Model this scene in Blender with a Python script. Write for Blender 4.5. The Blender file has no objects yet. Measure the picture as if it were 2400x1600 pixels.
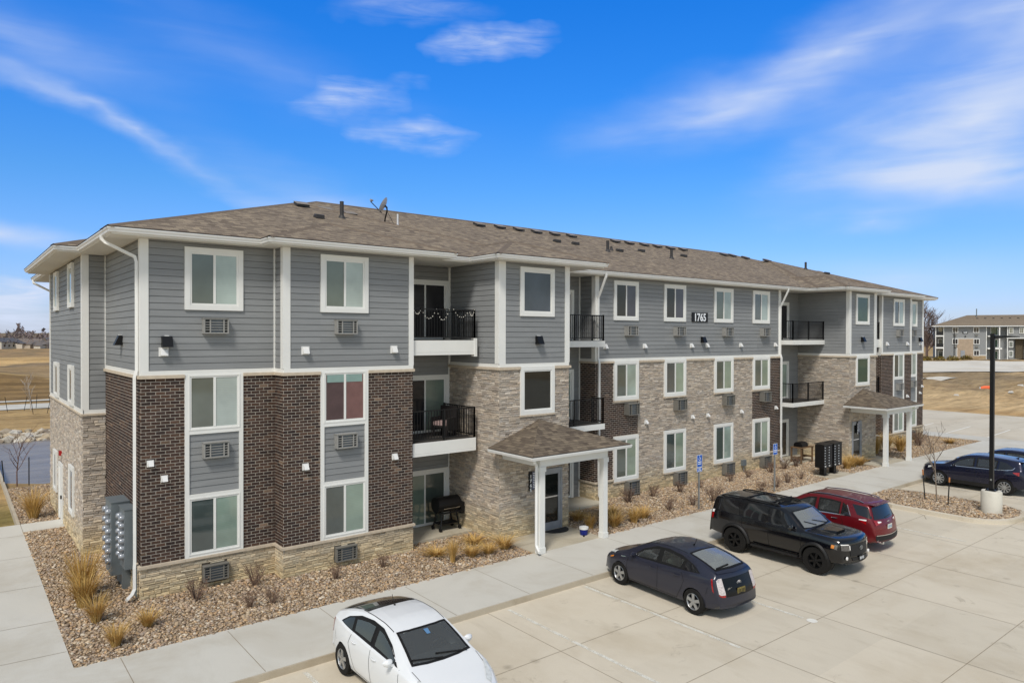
import bpy, bmesh, math, random
import numpy as np
from mathutils import Vector, Matrix
random.seed(7); RNG = np.random.default_rng(11)
sc = bpy.context.scene
COL = sc.collection
R = math.radians

# ------------------------------------------------------------------ helpers
def lin(c):
    return tuple(((v/255.0)/12.92 if v/255.0 <= .04045 else ((v/255.0+.055)/1.055)**2.4) for v in c)

class MB:
    """collects polygons; build() links them as ONE mesh object"""
    def __init__(s): s.v=[]; s.f=[]; s.m=[]; s.c=[]; s.cur=0; s.col=(1,1,1)
    def add(s, vs, fs, mat=None, col=None):
        b=len(s.v); s.v.extend([tuple(p) for p in vs])
        for f in fs:
            s.f.append(tuple(i+b for i in f)); s.m.append(s.cur if mat is None else mat); s.c.append(col or s.col)
    def quad(s,a,b,c,d,**k): s.add([a,b,c,d],[(0,1,2,3)],**k)
    def tri(s,a,b,c,**k): s.add([a,b,c],[(0,1,2)],**k)
    def box(s,x0,x1,y0,y1,z0,z1,**k):
        if x0>x1:x0,x1=x1,x0
        if y0>y1:y0,y1=y1,y0
        if z0>z1:z0,z1=z1,z0
        s.add([(x0,y0,z0),(x1,y0,z0),(x1,y1,z0),(x0,y1,z0),(x0,y0,z1),(x1,y0,z1),(x1,y1,z1),(x0,y1,z1)],
              [(0,3,2,1),(4,5,6,7),(0,1,5,4),(1,2,6,5),(2,3,7,6),(3,0,4,7)],**k)
    def tube(s,path,r,n=8,cap=True,**k):
        path=[Vector(p) for p in path]; rs=r if isinstance(r,(list,tuple)) else [r]*len(path)
        rings=[]; prev=None
        for i,p in enumerate(path):
            if i==0: d=path[1]-p
            elif i==len(path)-1: d=p-path[i-1]
            else: d=(path[i+1]-p).normalized()+(p-path[i-1]).normalized()
            if d.length<1e-9: d=Vector((0,0,1))
            d.normalize()
            if prev is None:
                u=d.cross(Vector((0,0,1)));
                if u.length<.05: u=d.cross(Vector((1,0,0)))
            else: u=prev-d*prev.dot(d)
            u.normalize(); prev=u; w=d.cross(u)
            rings.append([p+(u*math.cos(2*math.pi*j/n+math.pi/n)+w*math.sin(2*math.pi*j/n+math.pi/n))*rs[i] for j in range(n)])
        vs=[q for g in rings for q in g]; fs=[]
        for i in range(len(path)-1):
            for j in range(n):
                fs.append((i*n+j,i*n+(j+1)%n,(i+1)*n+(j+1)%n,(i+1)*n+j))
        if cap:
            fs.append(tuple(range(n))[::-1]); fs.append(tuple(range((len(path)-1)*n,len(path)*n)))
        s.add(vs,fs,**k)
    def cyl(s,p0,p1,r0,r1=None,n=16,**k): s.tube([p0,p1],[r0,r0 if r1 is None else r1],n,**k)
    def prism(s,poly,z0,z1,**k):
        n=len(poly); vs=[(x,y,z0) for x,y in poly]+[(x,y,z1) for x,y in poly]
        s.add(vs,[tuple(range(n))[::-1],tuple(range(n,2*n))]+[(i,(i+1)%n,n+(i+1)%n,n+i) for i in range(n)],**k)
    def lathe(s,prof,c=(0,0,0),axis='z',n=24,a0=0,a1=2*math.pi,**k):
        full=abs(a1-a0-2*math.pi)<1e-6; m=n if full else n+1; vs=[]
        for i in range(m):
            a=a0+(a1-a0)*i/n; ca,sa=math.cos(a),math.sin(a)
            for r,h in prof:
                if axis=='z': vs.append((c[0]+r*ca,c[1]+r*sa,c[2]+h))
                elif axis=='y': vs.append((c[0]+r*ca,c[1]+h,c[2]+r*sa))
                else: vs.append((c[0]+h,c[1]+r*ca,c[2]+r*sa))
        q=len(prof); fs=[]
        for i in range(n):
            i2=(i+1)%m
            for j in range(q-1): fs.append((i*q+j,i2*q+j,i2*q+j+1,i*q+j+1))
        s.add(vs,fs,**k)
    def grid(s,pts,**k):
        nu=len(pts); nv=len(pts[0])
        s.add([p for row in pts for p in row],[(i*nv+j,(i+1)*nv+j,(i+1)*nv+j+1,i*nv+j+1) for i in range(nu-1) for j in range(nv-1)],**k)
    def build(s,name,mats,parent=None,smooth=False,colors=False,world=True,normals=True):
        me=bpy.data.meshes.new(name); me.from_pydata(s.v,[],s.f)
        if not isinstance(mats,(list,tuple)): mats=[mats]
        for m in mats: me.materials.append(m)
        if len(mats)>1: me.polygons.foreach_set('material_index',s.m)
        if colors:
            ca=me.color_attributes.new('Col','FLOAT_COLOR','CORNER'); arr=[]
            for f,c in zip(s.f,s.c): arr.extend([c[0],c[1],c[2],1.0]*len(f))
            ca.data.foreach_set('color',arr)
        if normals:
            bm=bmesh.new(); bm.from_mesh(me); bmesh.ops.recalc_face_normals(bm,faces=bm.faces); bm.to_mesh(me); bm.free()
        if smooth:
            me.polygons.foreach_set('use_smooth',[True]*len(me.polygons))
            try: me.set_sharp_from_angle(angle=R(38))
            except Exception: pass
        me.update()
        o=bpy.data.objects.new(name,me); COL.objects.link(o)
        if parent is not None:
            o.parent=parent
            if world: o.location=-root_loc(parent)
        return o

def root_loc(o):
    l=Vector(o.location)
    while o.parent is not None:
        o=o.parent; l=l+Vector(o.location)
    return l

def tag(o,label=None,cat=None,group=None,kind=None):
    if label: o['label']=label
    if cat: o['category']=cat
    if group: o['group']=group
    if kind: o['kind']=kind
    return o
def thing(name,label,cat,loc=(0,0,0),group=None,rz=0.0):
    o=bpy.data.objects.new(name,None); COL.objects.link(o); o.location=loc; o.rotation_euler=(0,0,rz); o.empty_display_size=.2
    return tag(o,label,cat,group)
def copy_tree(o,parent=None):
    c=o.copy(); COL.objects.link(c)
    if parent is not None: c.parent=parent
    for ch in [q for q in o.children]: copy_tree(ch,c)
    return c
ORD=['first','second','third','fourth','fifth','sixth','seventh','eighth','ninth','tenth','eleventh','twelfth','thirteenth','fourteenth','fifteenth','sixteenth','seventeenth','eighteenth','nineteenth','twentieth']

# ------------------------------------------------------------------ materials
class NT:
    def __init__(s,name):
        s.mat=bpy.data.materials.new(name); s.mat.use_nodes=True; s.t=s.mat.node_tree; s.n=s.t.nodes; s.l=s.t.links
        s.b=s.n['Principled BSDF']; s.out=s.n['Material Output']
    def new(s,typ,**k):
        x=s.n.new(typ)
        for a,b in k.items():
            if a.startswith('i_'): x.inputs[int(a[2:]) if a[2:].isdigit() else a[2:].replace('_',' ')].default_value=b
            else: setattr(x,a,b)
        return x
    def link(s,a,b): s.l.new(a,b)
    def coord(s,which='Object'): return s.new('ShaderNodeTexCoord').outputs[which]
    def mapping(s,vec,scale=(1,1,1),rot=(0,0,0),loc=(0,0,0)):
        m=s.new('ShaderNodeMapping'); s.link(vec,m.inputs[0]); m.inputs['Scale'].default_value=scale; m.inputs['Rotation'].default_value=rot; m.inputs['Location'].default_value=loc; return m.outputs[0]
    def noise(s,vec,scale,detail=4,rough=.55,dist=0):
        n=s.new('ShaderNodeTexNoise'); s.link(vec,n.inputs['Vector']); n.inputs['Scale'].default_value=scale; n.inputs['Detail'].default_value=detail; n.inputs['Roughness'].default_value=rough; n.inputs['Distortion'].default_value=dist; return n.outputs['Fac']
    def ramp(s,fac,stops):
        r=s.new('ShaderNodeValToRGB'); s.link(fac,r.inputs[0]); e=r.color_ramp.elements
        while len(e)<len(stops): e.new(.5)
        for x,(p,c) in zip(e,stops): x.position=p; x.color=(*c,1) if len(c)==3 else c
        return r.outputs[0]
    def mix(s,fac,a,b,mode='MIX'):
        m=s.new('ShaderNodeMix',data_type='RGBA',blend_type=mode)
        for val,i in ((fac,0),(a,6),(b,7)):
            if hasattr(val,'is_linked') or hasattr(val,'links'): s.link(val,m.inputs[i])
            else: m.inputs[i].default_value=val if i==0 else ((*val,1) if len(val)==3 else val)
        return m.outputs[2]
    def math(s,op,a,b=None,c=None,clamp=False):
        m=s.new('ShaderNodeMath',operation=op,use_clamp=clamp)
        for i,v in enumerate((a,b,c)):
            if v is None: continue
            if hasattr(v,'links'): s.link(v,m.inputs[i])
            else: m.inputs[i].default_value=v
        return m.outputs[0]
    def bump(s,h,strength=.3,dist=.02):
        b=s.new('ShaderNodeBump'); s.link(h,b.inputs['Height']); b.inputs['Strength'].default_value=strength; b.inputs['Distance'].default_value=dist; s.link(b.outputs[0],s.b.inputs['Normal'])
    def set(s,color=None,rough=None,metal=None,spec=None,coat=None,coat_r=None):
        B=s.b.inputs
        if color is not None:
            if hasattr(color,'links'): s.link(color,B['Base Color'])
            else: B['Base Color'].default_value=(*color,1)
        for v,k in ((rough,'Roughness'),(metal,'Metallic'),(spec,'Specular IOR Level'),(coat,'Coat Weight'),(coat_r,'Coat Roughness')):
            if v is None: continue
            if hasattr(v,'links'): s.link(v,B[k])
            else: B[k].default_value=v
        return s.mat

def m_plain(name,c,rough=.6,metal=0,spec=.4,var=.10,scale=3.0,coat=None):
    t=NT(name); c=lin(c) if max(c)>1 else c
    n=t.noise(t.coord(),scale,5,.6)
    col=t.ramp(n,[(.3,tuple(v*(1-var) for v in c)),(.7,tuple(min(1,v*(1+var)) for v in c))])
    return t.set(col,rough,metal,spec,coat,.05 if coat else None)
def m_attr(name,rough=.85,noise_scale=30,var=.22,bump=.25,bdist=.01,spec=.25):
    t=NT(name); a=t.new('ShaderNodeAttribute',attribute_name='Col').outputs['Color']
    co=t.coord(); n=t.noise(co,noise_scale,4,.6)
    g=t.ramp(n,[(.25,(1-var,)*3),(.75,(1+var,)*3)])
    col=t.mix(1.0,a,g,'MULTIPLY')
    if bump: t.bump(n,bump,bdist)
    return t.set(col,rough,0,spec)

MAT={}
MAT['trim']=m_plain('white_painted_trim',(228,228,224),.5,var=.03,scale=1.2)
MAT['vinyl']=m_plain('white_vinyl',(236,236,234),.35,var=.02)
MAT['gutter']=m_plain('white_gutter',(232,232,229),.35,var=.03)
MAT['cream']=m_plain('cast_stone_ledge',(196,182,162),.85,var=.12,scale=8)
MAT['black']=m_plain('black_metal',(22,22,24),.42,.3,.5)
MAT['darkplastic']=m_plain('dark_plastic',(28,28,29),.55)
MAT['rubber']=m_plain('tyre_rubber',(30,29,28),.85,spec=.2,var=.2,scale=20)
MAT['grey_metal']=m_plain('grey_enclosure_metal',(112,120,124),.5,.2,.4,var=.08)
MAT['galv']=m_plain('galvanised_steel',(150,152,152),.45,.5,.5)
MAT['ptac']=m_plain('beige_grey_housing',(152,151,147),.55,.1)
MAT['ptac_dark']=m_plain('brown_grey_housing',(120,118,112),.55,.1)
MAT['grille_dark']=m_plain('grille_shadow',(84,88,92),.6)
MAT['fin']=m_plain('condenser_fin',(104,112,120),.45,.3)
MAT['white_plate']=m_plain('white_plastic',(222,222,220),.4,var=.02)
MAT['asphalt_edge']=m_plain('shingle_edge',(58,52,48),.9)
MAT['deck']=m_plain('deck_membrane',(70,66,62),.9)
MAT['wood']=m_plain('weathered_wood',(112,88,62),.8,var=.25,scale=9)
MAT['chrome']=m_plain('chrome',(225,225,228),.12,1.0,.5,var=.01)
MAT['silver_wheel']=m_plain('silver_alloy',(178,180,182),.3,.75,.5,var=.04)
MAT['black_wheel']=m_plain('black_alloy',(26,26,28),.35,.5,.5)
MAT['meter']=m_plain('meter_glass',(150,154,160),.22,.3,.5)
MAT['amber']=m_plain('amber_lens',(214,128,40),.2,coat=1)
MAT['redlens']=m_plain('red_lens',(150,14,18),.15,coat=1,var=.15)
MAT['clearlens']=m_plain('clear_lens',(205,208,208),.12,coat=1,var=.18,scale=14)
MAT['white_lens']=m_plain('white_lens',(238,236,234),.12,coat=1,var=.06,scale=20)
MAT['signblue']=m_plain('sign_blue',(14,92,190),.45)
MAT['signwhite']=m_plain('sign_white',(236,240,244),.45)
MAT['signblack']=m_plain('sign_black',(17,18,20),.5)
MAT['signnavy']=m_plain('sign_navy',(92,96,120),.45)
MAT['red']=m_plain('fire_red',(168,30,34),.45)
MAT['bucketblue']=m_plain('bucket_blue',(18,34,120),.45)
MAT['orange']=m_plain('safety_orange',(238,112,70),.6)
MAT['yellow']=m_plain('hydrant_yellow',(220,200,60),.5)
MAT['mat_dark']=m_plain('rubber_mat',(44,44,44),.95)
MAT['cushion']=m_plain('pink_grey_cushion',(176,150,146),.9)
MAT['wicker']=m_plain('dark_wicker',(34,30,29),.8,var=.4,scale=60)
MAT['plate_gold']=m_plain('gold_plate',(120,108,58),.5,var=.25,scale=40)
MAT['plate_white']=m_plain('white_plate_metal',(214,216,206),.45,var=.1,scale=30)
MAT['plate_blue']=m_plain('plate_blue_print',(90,130,170),.45)
MAT['green_box']=m_plain('transformer_green',(74,92,80),.6)
MAT['bulb']=m_plain('string_bulb',(224,220,210),.3)
MAT['steel_door']=m_plain('grey_door_metal',(150,154,160),.45,.2)
MAT['pipe_white']=m_plain('pale_pvc',(214,216,220),.4)
MAT['vent_top']=m_plain('roof_vent_metal',(150,140,128),.5,.3)
MAT['vent_dark']=m_plain('roof_vent_dark',(58,56,56),.6)

def glassy(name,c,rough=.05,spec=.5,stripes=0,ior=1.95):
    t=NT(name); c=lin(c); co=t.coord()
    n=t.noise(co,1.1,3,.5)
    col=t.ramp(n,[(.3,tuple(v*.78 for v in c)),(.72,tuple(v*1.2 for v in c))])
    if stripes:
        sx=t.new('ShaderNodeSeparateXYZ'); t.link(co,sx.inputs[0])
        ph=t.math('FRACT',t.math('MULTIPLY',sx.outputs[2],stripes))
        col=t.mix(t.ramp(ph,[(.0,(.30,)*3),(.12,(0,)*3),(.9,(0,)*3),(1,(.22,)*3)]),col,tuple(v*.5 for v in c))
    t.b.inputs['IOR'].default_value=ior
    return t.set(col,rough,0,spec)
MAT['g_dark']=glassy('glass_screen_dark',(82,92,87))
MAT['g_blind']=glassy('glass_blind_pale',(156,170,166),stripes=21)
MAT['g_blind2']=glassy('glass_blind_green',(146,164,154),stripes=21)
for k_,c_ in ((1,(70,80,79)),(2,(94,102,96)),(3,(78,86,88))): MAT['g_dark%d'%k_]=glassy('glass_screen_dark_%d'%k_,c_)
for k_,c_ in ((1,(142,158,150)),(2,(166,178,174)),(3,(150,166,168))): MAT['g_blind%d'%(k_+10)]=glassy('glass_blind_pale_%d'%k_,c_,stripes=21)
for k_,c_ in ((1,(132,152,140)),(2,(158,174,164)),(3,(140,156,140))): MAT['g_blind2%d'%(k_+10)]=glassy('glass_blind_green_%d'%k_,c_,stripes=21)
MAT['g_black']=glassy('glass_black',(28,32,31),.04,.5,ior=1.55)
MAT['g_slate']=glassy('glass_slate',(72,80,92),.05,.5,ior=1.55)
MAT['g_violet']=glassy('glass_violet',(76,76,88),.05,.5,ior=1.55)
MAT['g_charcoal']=glassy('glass_charcoal',(46,45,47),.05,.5,ior=1.55)
MAT['g_green']=glassy('glass_green',(60,86,74),.05,.5,ior=1.55)
MAT['g_curtain']=glassy('glass_vertical_blind',(116,134,124),.1,.5)
MAT['pink']=m_plain('dusty_pink_curtain',(120,88,84),.6,var=.12,scale=5)
MAT['pink_dark']=m_plain('brown_pink_curtain',(84,66,66),.5,var=.15,scale=4)
MAT['teal']=m_plain('pale_teal_blind',(134,160,154),.4)

# concrete
def concrete(name,base,stain,amount=.5,scale=.35,spots=False):
    t=NT(name); co=t.coord()
    big=t.noise(co,scale,6,.62,.6); mid=t.noise(t.mapping(co,(1,.35,1)),1.9,6,.65,.4); fine=t.noise(co,60,3,.6)
    c=t.ramp(big,[(.28,lin(stain)),(.52,lin(base)),(.8,tuple(min(1,v*1.07) for v in lin(base)))])
    c=t.mix(t.ramp(mid,[(.55,(0,)*3),(.8,(amount,)*3)]),c,tuple(v*.9 for v in lin(stain)))
    c=t.mix(1.0,c,t.ramp(fine,[(.3,(.93,)*3),(.7,(1.05,)*3)]),'MULTIPLY')
    if spots:
        sp=t.noise(co,.9,7,.72,1.2); c=t.mix(t.ramp(sp,[(.60,(0,)*3),(.69,(.5,)*3)]),c,tuple(v*.62 for v in lin(stain)))
        sk=t.noise(t.mapping(co,(1.3,.5,1),(0,0,.5)),1.1,5,.6,.3); c=t.mix(t.ramp(sk,[(.52,(0,)*3),(.72,(.20,)*3)]),c,tuple(v*.8 for v in lin(stain)))
        vo=t.new('ShaderNodeTexVoronoi'); t.link(co,vo.inputs['Vector']); vo.inputs['Scale'].default_value=.55; c=t.mix(t.ramp(t.math('ADD',vo.outputs['Distance'],t.math('MULTIPLY',t.noise(co,6,4,.7),.10)),[(.07,(.5,)*3),(.13,(0,)*3)]),c,tuple(v*.5 for v in lin(stain)))
        slab=t.new('ShaderNodeTexBrick'); t.link(t.mapping(co,loc=(-.2,2.3,0)),slab.inputs['Vector']); slab.inputs['Scale'].default_value=1; slab.inputs['Brick Width'].default_value=3.2; slab.inputs['Row Height'].default_value=2.6; slab.inputs['Mortar Size'].default_value=0; slab.offset=0; slab.inputs['Color1'].default_value=(.955,.955,.95,1); slab.inputs['Color2'].default_value=(1.035,1.03,1.02,1); c=t.mix(1.0,c,slab.outputs['Color'],'MULTIPLY')
    t.bump(fine,.12,.004)
    return t.set(c,.88,0,.25)
MAT['lot']=concrete('lot_concrete',(204,195,178),(187,175,154),.5,.22,True)
MAT['walk']=concrete('walk_concrete',(198,195,186),(184,178,165),.35,.4)
MAT['kerb']=concrete('kerb_concrete',(184,174,156),(166,152,130),.5,.6)
MAT['joint']=m_plain('dark_joint_strip',(140,128,110),.95)  # darker tan strips for saw-cut joints and cracks
MAT['patio']=concrete('patio_concrete',(186,178,160),(165,154,132),.4,.7)
MAT['base_conc']=concrete('pole_base_concrete',(208,204,192),(188,182,166),.4,1.2)
# worn paint
def worn_paint():
    t=NT('worn_white_paint'); co=t.coord(); n=t.noise(co,3.2,6,.7); n2=t.noise(co,28,4,.7)
    f=t.math('ADD',t.math('MULTIPLY',n,.65),t.math('MULTIPLY',n2,.35))
    m=t.new('ShaderNodeMixShader'); tr=t.new('ShaderNodeBsdfTransparent')
    t.link(t.ramp(f,[(.38,(0,)*3),(.54,(.85,)*3)]),m.inputs[0]); t.link(tr.outputs[0],m.inputs[1]); t.link(t.b.outputs[0],m.inputs[2]); t.link(m.outputs[0],t.out.inputs[0])
    return t.set(lin((226,224,214)),.8,0,.2)
MAT['line']=worn_paint()
MAT['line_far']=m_plain('white_line_paint',(226,224,216),.8)

# siding, brick, stone, roof
def siding_mat():
    t=NT('grey_lap_siding'); co=t.coord()
    n=t.noise(t.mapping(co,(.6,.6,9)),2.2,5,.6); n2=t.noise(co,.35,3,.5); c=lin((137,139,140))
    col=t.ramp(n,[(.25,tuple(v*.9 for v in c)),(.75,tuple(v*1.09 for v in c))])
    col=t.mix(1.0,col,t.ramp(n2,[(.3,(.95,)*3),(.7,(1.05,)*3)]),'MULTIPLY')
    sp=t.new('ShaderNodeSeparateXYZ'); t.link(co,sp.inputs[0]); cb=t.new('ShaderNodeCombineXYZ'); t.link(t.math('ADD',sp.outputs[0],t.math('MULTIPLY',sp.outputs[1],1.37)),cb.inputs[0]); t.link(t.math('SUBTRACT',sp.outputs[2],6.0),cb.inputs[1])
    bt=t.new('ShaderNodeTexBrick'); t.link(cb.outputs[0],bt.inputs['Vector']); bt.inputs['Scale'].default_value=1; bt.inputs['Brick Width'].default_value=3.66; bt.inputs['Row Height'].default_value=.176; bt.inputs['Mortar Size'].default_value=.0012; bt.inputs['Mortar Smooth'].default_value=0; bt.offset=.37; bt.offset_frequency=3
    bt.inputs['Color1'].default_value=(.93,.93,.93,1); bt.inputs['Color2'].default_value=(1.06,1.06,1.06,1); bt.inputs['Mortar'].default_value=(.75,.75,.75,1)
    col=t.mix(1.0,col,bt.outputs['Color'],'MULTIPLY')
    t.bump(n,.1,.004); return t.set(col,.62,0,.3)
MAT['siding']=siding_mat()
MAT['flat_siding']=m_plain('grey_panel_siding',(137,139,140),.62,var=.05)
MAT['brick']=m_attr('dark_brown_brick',.85,18,.22,.3,.006)
MAT['mortar']=m_plain('pale_mortar',(184,175,163),.95,var=.08,scale=12)
MAT['stone']=m_attr('ledge_stone',.9,16,.2,.5,.012)
MAT['stone_back']=m_plain('stone_joint',(86,76,66),.95,var=.2,scale=6)
MAT['pebble']=m_attr('river_pebble',.75,40,.15,0,.01,.3)
MAT['dry']=m_attr('dry_grass_blade',.9,10,.12,0,.01,.1)
MAT['twig']=m_attr('twig_bark',.95,14,.2,0,.01,.1)
def shingles(nm='brown_shingles',dk=1.0):
    t=NT(nm); co=t.coord(); geo=t.new('ShaderNodeNewGeometry'); sn=t.new('ShaderNodeSeparateXYZ'); t.link(geo.outputs['Normal'],sn.inputs[0])
    sx=t.new('ShaderNodeSeparateXYZ'); t.link(co,sx.inputs[0])
    side=t.math('GREATER_THAN',t.math('ABSOLUTE',sn.outputs[0]),t.math('ABSOLUTE',sn.outputs[1]))
    a=t.math('ADD',t.math('MULTIPLY',sx.outputs[0],t.math('SUBTRACT',1.0,side)),t.math('MULTIPLY',sx.outputs[1],side))
    cv=t.new('ShaderNodeCombineXYZ'); t.link(a,cv.inputs[0]); t.link(sx.outputs[2],cv.inputs[1])
    def br(w,h,off):
        b=t.new('ShaderNodeTexBrick'); t.link(t.mapping(cv.outputs[0],loc=(off,off*.37,0)),b.inputs['Vector']); b.inputs['Scale'].default_value=1.0
        b.inputs['Color1'].default_value=(0,0,0,1); b.inputs['Color2'].default_value=(1,1,1,1); b.inputs['Mortar'].default_value=(.25,.25,.25,1)
        b.inputs['Mortar Size'].default_value=.0035; b.inputs['Mortar Smooth'].default_value=.2; b.inputs['Brick Width'].default_value=w; b.inputs['Row Height'].default_value=h; b.offset=.41; b.offset_frequency=3
        return b
    b1=br(.21,.0475,0); b2=br(.37,.095,3.3)
    f=t.math('ADD',t.math('MULTIPLY',b1.outputs['Color'],.52),t.math('ADD',t.math('MULTIPLY',b2.outputs['Color'],.13),t.math('MULTIPLY',t.noise(co,70,3,.7),.42)))
    c=t.ramp(f,[(.1,lin((82,72,64))),(.42,lin((121,109,96))),(.7,lin((143,130,113))),(.98,lin((172,156,133)))])
    c=t.mix(t.ramp(b1.outputs['Fac'],[(0,(0,)*3),(1,(.55,)*3)]),c,lin((66,58,52)))
    big=t.noise(co,.3,4,.6); c=t.mix(1.0,c,t.ramp(big,[(.3,(.93,.93,.94)),(.7,(1.06,1.05,1.03))]),'MULTIPLY')
    c=t.mix(1.0,c,(dk,dk,dk),'MULTIPLY'); t.bump(f,.35,.012)
    return t.set(c,.92,0,.2)
MAT['roof']=shingles(); MAT['roof_porch']=shingles('dark_brown_shingles',.68)
MAT['ridge']=m_plain('ridge_cap_shingle',(112,99,86),.92,var=.18,scale=7)  # cap colour darkened to paint in the shadow line along ridges and hips
def soffit():
    t=NT('soffit_panel'); co=t.coord(); sx=t.new('ShaderNodeSeparateXYZ'); t.link(co,sx.inputs[0])
    f1=t.math('FRACT',t.math('MULTIPLY',t.math('ADD',sx.outputs[0],sx.outputs[1]),5.0))
    h=t.ramp(f1,[(.0,(0,)*3),(.09,(1,)*3),(.91,(1,)*3),(1,(0,)*3)]); t.bump(h,.6,.01)
    return t.set(t.mix(h,lin((188,185,174)),lin((224,222,213))),.6)
MAT['soffit']=soffit()

# ------------------------------------------------------------------ camera
CAMV=dict(cx=-3.825,cy=-20.033,cz=6.924,yaw=51.449,pitch=-.439,roll=.133,f=1655.114)
cy_,cp_,cr_=R(CAMV['yaw']),R(CAMV['pitch']),R(CAMV['roll'])
fw=Vector((math.cos(cy_)*math.cos(cp_),math.sin(cy_)*math.cos(cp_),math.sin(cp_))); rt0=Vector((math.sin(cy_),-math.cos(cy_),0)); up0=rt0.cross(fw)
rt=rt0*math.cos(cr_)+up0*math.sin(cr_); up=up0*math.cos(cr_)-rt0*math.sin(cr_)
cam=bpy.data.cameras.new('camera'); co=bpy.data.objects.new('camera',cam); COL.objects.link(co)
M3=Matrix((rt,up,-fw)).transposed(); co.matrix_world=Matrix.Translation((CAMV['cx'],CAMV['cy'],CAMV['cz']))@M3.to_4x4()
cam.lens=CAMV['f']/2400*36; cam.sensor_width=36; cam.clip_start=.1; cam.clip_end=6000
sc.camera=co
EYE=Vector((CAMV['cx'],CAMV['cy'],CAMV['cz']))

# ------------------------------------------------------------------ world + sun
SUN_EL=52; SUN_AZ=-142   # direction TO the sun, degrees from +X towards +Y
def build_world():
    w=bpy.data.worlds.new('World'); sc.world=w; w.use_nodes=True; t=w.node_tree; N=t.nodes; L=t.links; bg=N['Background']
    sky=N.new('ShaderNodeTexSky'); sky.sky_type='NISHITA'; sky.sun_disc=False; sky.sun_elevation=R(SUN_EL); sky.sun_rotation=R(90-SUN_AZ)
    sky.air_density=1.0; sky.dust_density=.6; sky.ozone_density=1.5; sky.altitude=200
    tc=N.new('ShaderNodeTexCoord'); nv=N.new('ShaderNodeVectorMath'); nv.operation='NORMALIZE'; L.new(tc.outputs['Generated'],nv.inputs[0])
    sx=N.new('ShaderNodeSeparateXYZ'); L.new(nv.outputs[0],sx.inputs[0])
    def M(op,a,b=None,clamp=False):
        m=N.new('ShaderNodeMath'); m.operation=op; m.use_clamp=clamp
        for i,v in enumerate((a,b)):
            if v is None: continue
            if hasattr(v,'links'): L.new(v,m.inputs[i])
            else: m.inputs[i].default_value=v
        return m.outputs[0]
    el=M('ARCSINE',sx.outputs[2]); az=M('ARCTAN2',sx.outputs[1],sx.outputs[0])
    # deeper blue away from the sun and above the horizon, warm white tint added overhead and sunward, out of view, for fill and pale reflections
    def ramp(fac,stops):
        rp=N.new('ShaderNodeValToRGB'); L.new(fac,rp.inputs[0]); e=rp.color_ramp.elements
        while len(e)<len(stops): e.new(.5)
        for x,(p,c) in zip(e,stops): x.position=p; x.color=(*c,1)
        return rp.outputs[0]
    def mixc(fac,a_,b_,mode='MIX'):
        m=N.new('ShaderNodeMix'); m.data_type='RGBA'; m.blend_type=mode
        for v,i in ((fac,0),(a_,6),(b_,7)):
            if hasattr(v,'links'): L.new(v,m.inputs[i])
            else: m.inputs[i].default_value=v if i==0 else (*v,1)
        return m.outputs[2]
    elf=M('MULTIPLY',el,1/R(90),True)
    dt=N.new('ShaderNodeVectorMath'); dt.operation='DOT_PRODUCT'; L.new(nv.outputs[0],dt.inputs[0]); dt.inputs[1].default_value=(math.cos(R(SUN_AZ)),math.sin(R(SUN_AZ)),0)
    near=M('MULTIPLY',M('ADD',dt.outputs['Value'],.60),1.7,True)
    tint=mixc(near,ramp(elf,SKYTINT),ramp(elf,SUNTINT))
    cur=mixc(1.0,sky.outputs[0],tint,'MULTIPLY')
    cv=N.new('ShaderNodeCombineXYZ'); L.new(az,cv.inputs[0]); L.new(el,cv.inputs[1])
    def noise(scale,loc,rot,sc_,detail=5,rough=.55,dist=.6):
        mp=N.new('ShaderNodeMapping'); L.new(cv.outputs[0],mp.inputs[0]); mp.inputs['Scale'].default_value=(sc_[0],sc_[1],1); mp.inputs['Rotation'].default_value=(0,0,rot); mp.inputs['Location'].default_value=(loc,loc*.7,0)
        n=N.new('ShaderNodeTexNoise'); L.new(mp.outputs[0],n.inputs['Vector']); n.inputs['Scale'].default_value=scale; n.inputs['Detail'].default_value=detail; n.inputs['Roughness'].default_value=rough; n.inputs['Distortion'].default_value=dist
        return n.outputs['Fac']
    nz={0:noise(2.2,1.3,R(-12),(1.6,9),4,.5),1:noise(2.4,5.1,R(20),(1.4,10),4,.5),2:noise(4.2,8.8,R(10),(2.2,17),7,.62)}
    # feather the edges: push the sample point about with two noises
    def vnoise(scale,amp,sc_):
        mp=N.new('ShaderNodeMapping'); L.new(cv.outputs[0],mp.inputs[0]); mp.inputs['Scale'].default_value=(sc_[0],sc_[1],1)
        n=N.new('ShaderNodeTexNoise'); L.new(mp.outputs[0],n.inputs['Vector']); n.inputs['Scale'].default_value=scale; n.inputs['Detail'].default_value=3; n.inputs['Roughness'].default_value=.5
        a_=N.new('ShaderNodeVectorMath'); a_.operation='SUBTRACT'; L.new(n.outputs['Color'],a_.inputs[0]); a_.inputs[1].default_value=(.5,.5,.5)
        b_=N.new('ShaderNodeVectorMath'); b_.operation='MULTIPLY'; L.new(a_.outputs[0],b_.inputs[0]); b_.inputs[1].default_value=(amp[0],amp[1],0); return b_.outputs[0]
    w1=N.new('ShaderNodeVectorMath'); w1.operation='ADD'; L.new(cv.outputs[0],w1.inputs[0]); L.new(vnoise(5,(.15,.035),(1,2.0)),w1.inputs[1])
    w2_=N.new('ShaderNodeVectorMath'); w2_.operation='ADD'; L.new(w1.outputs[0],w2_.inputs[0]); L.new(vnoise(20,(.05,.014),(1,2.4)),w2_.inputs[1]); wv=w2_.outputs[0]
    w3_=N.new('ShaderNodeVectorMath'); w3_.operation='ADD'; L.new(wv,w3_.inputs[0]); L.new(vnoise(11,(.16,.055),(1,1.6)),w3_.inputs[1]); wp=w3_.outputs[0]
    total=None
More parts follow.
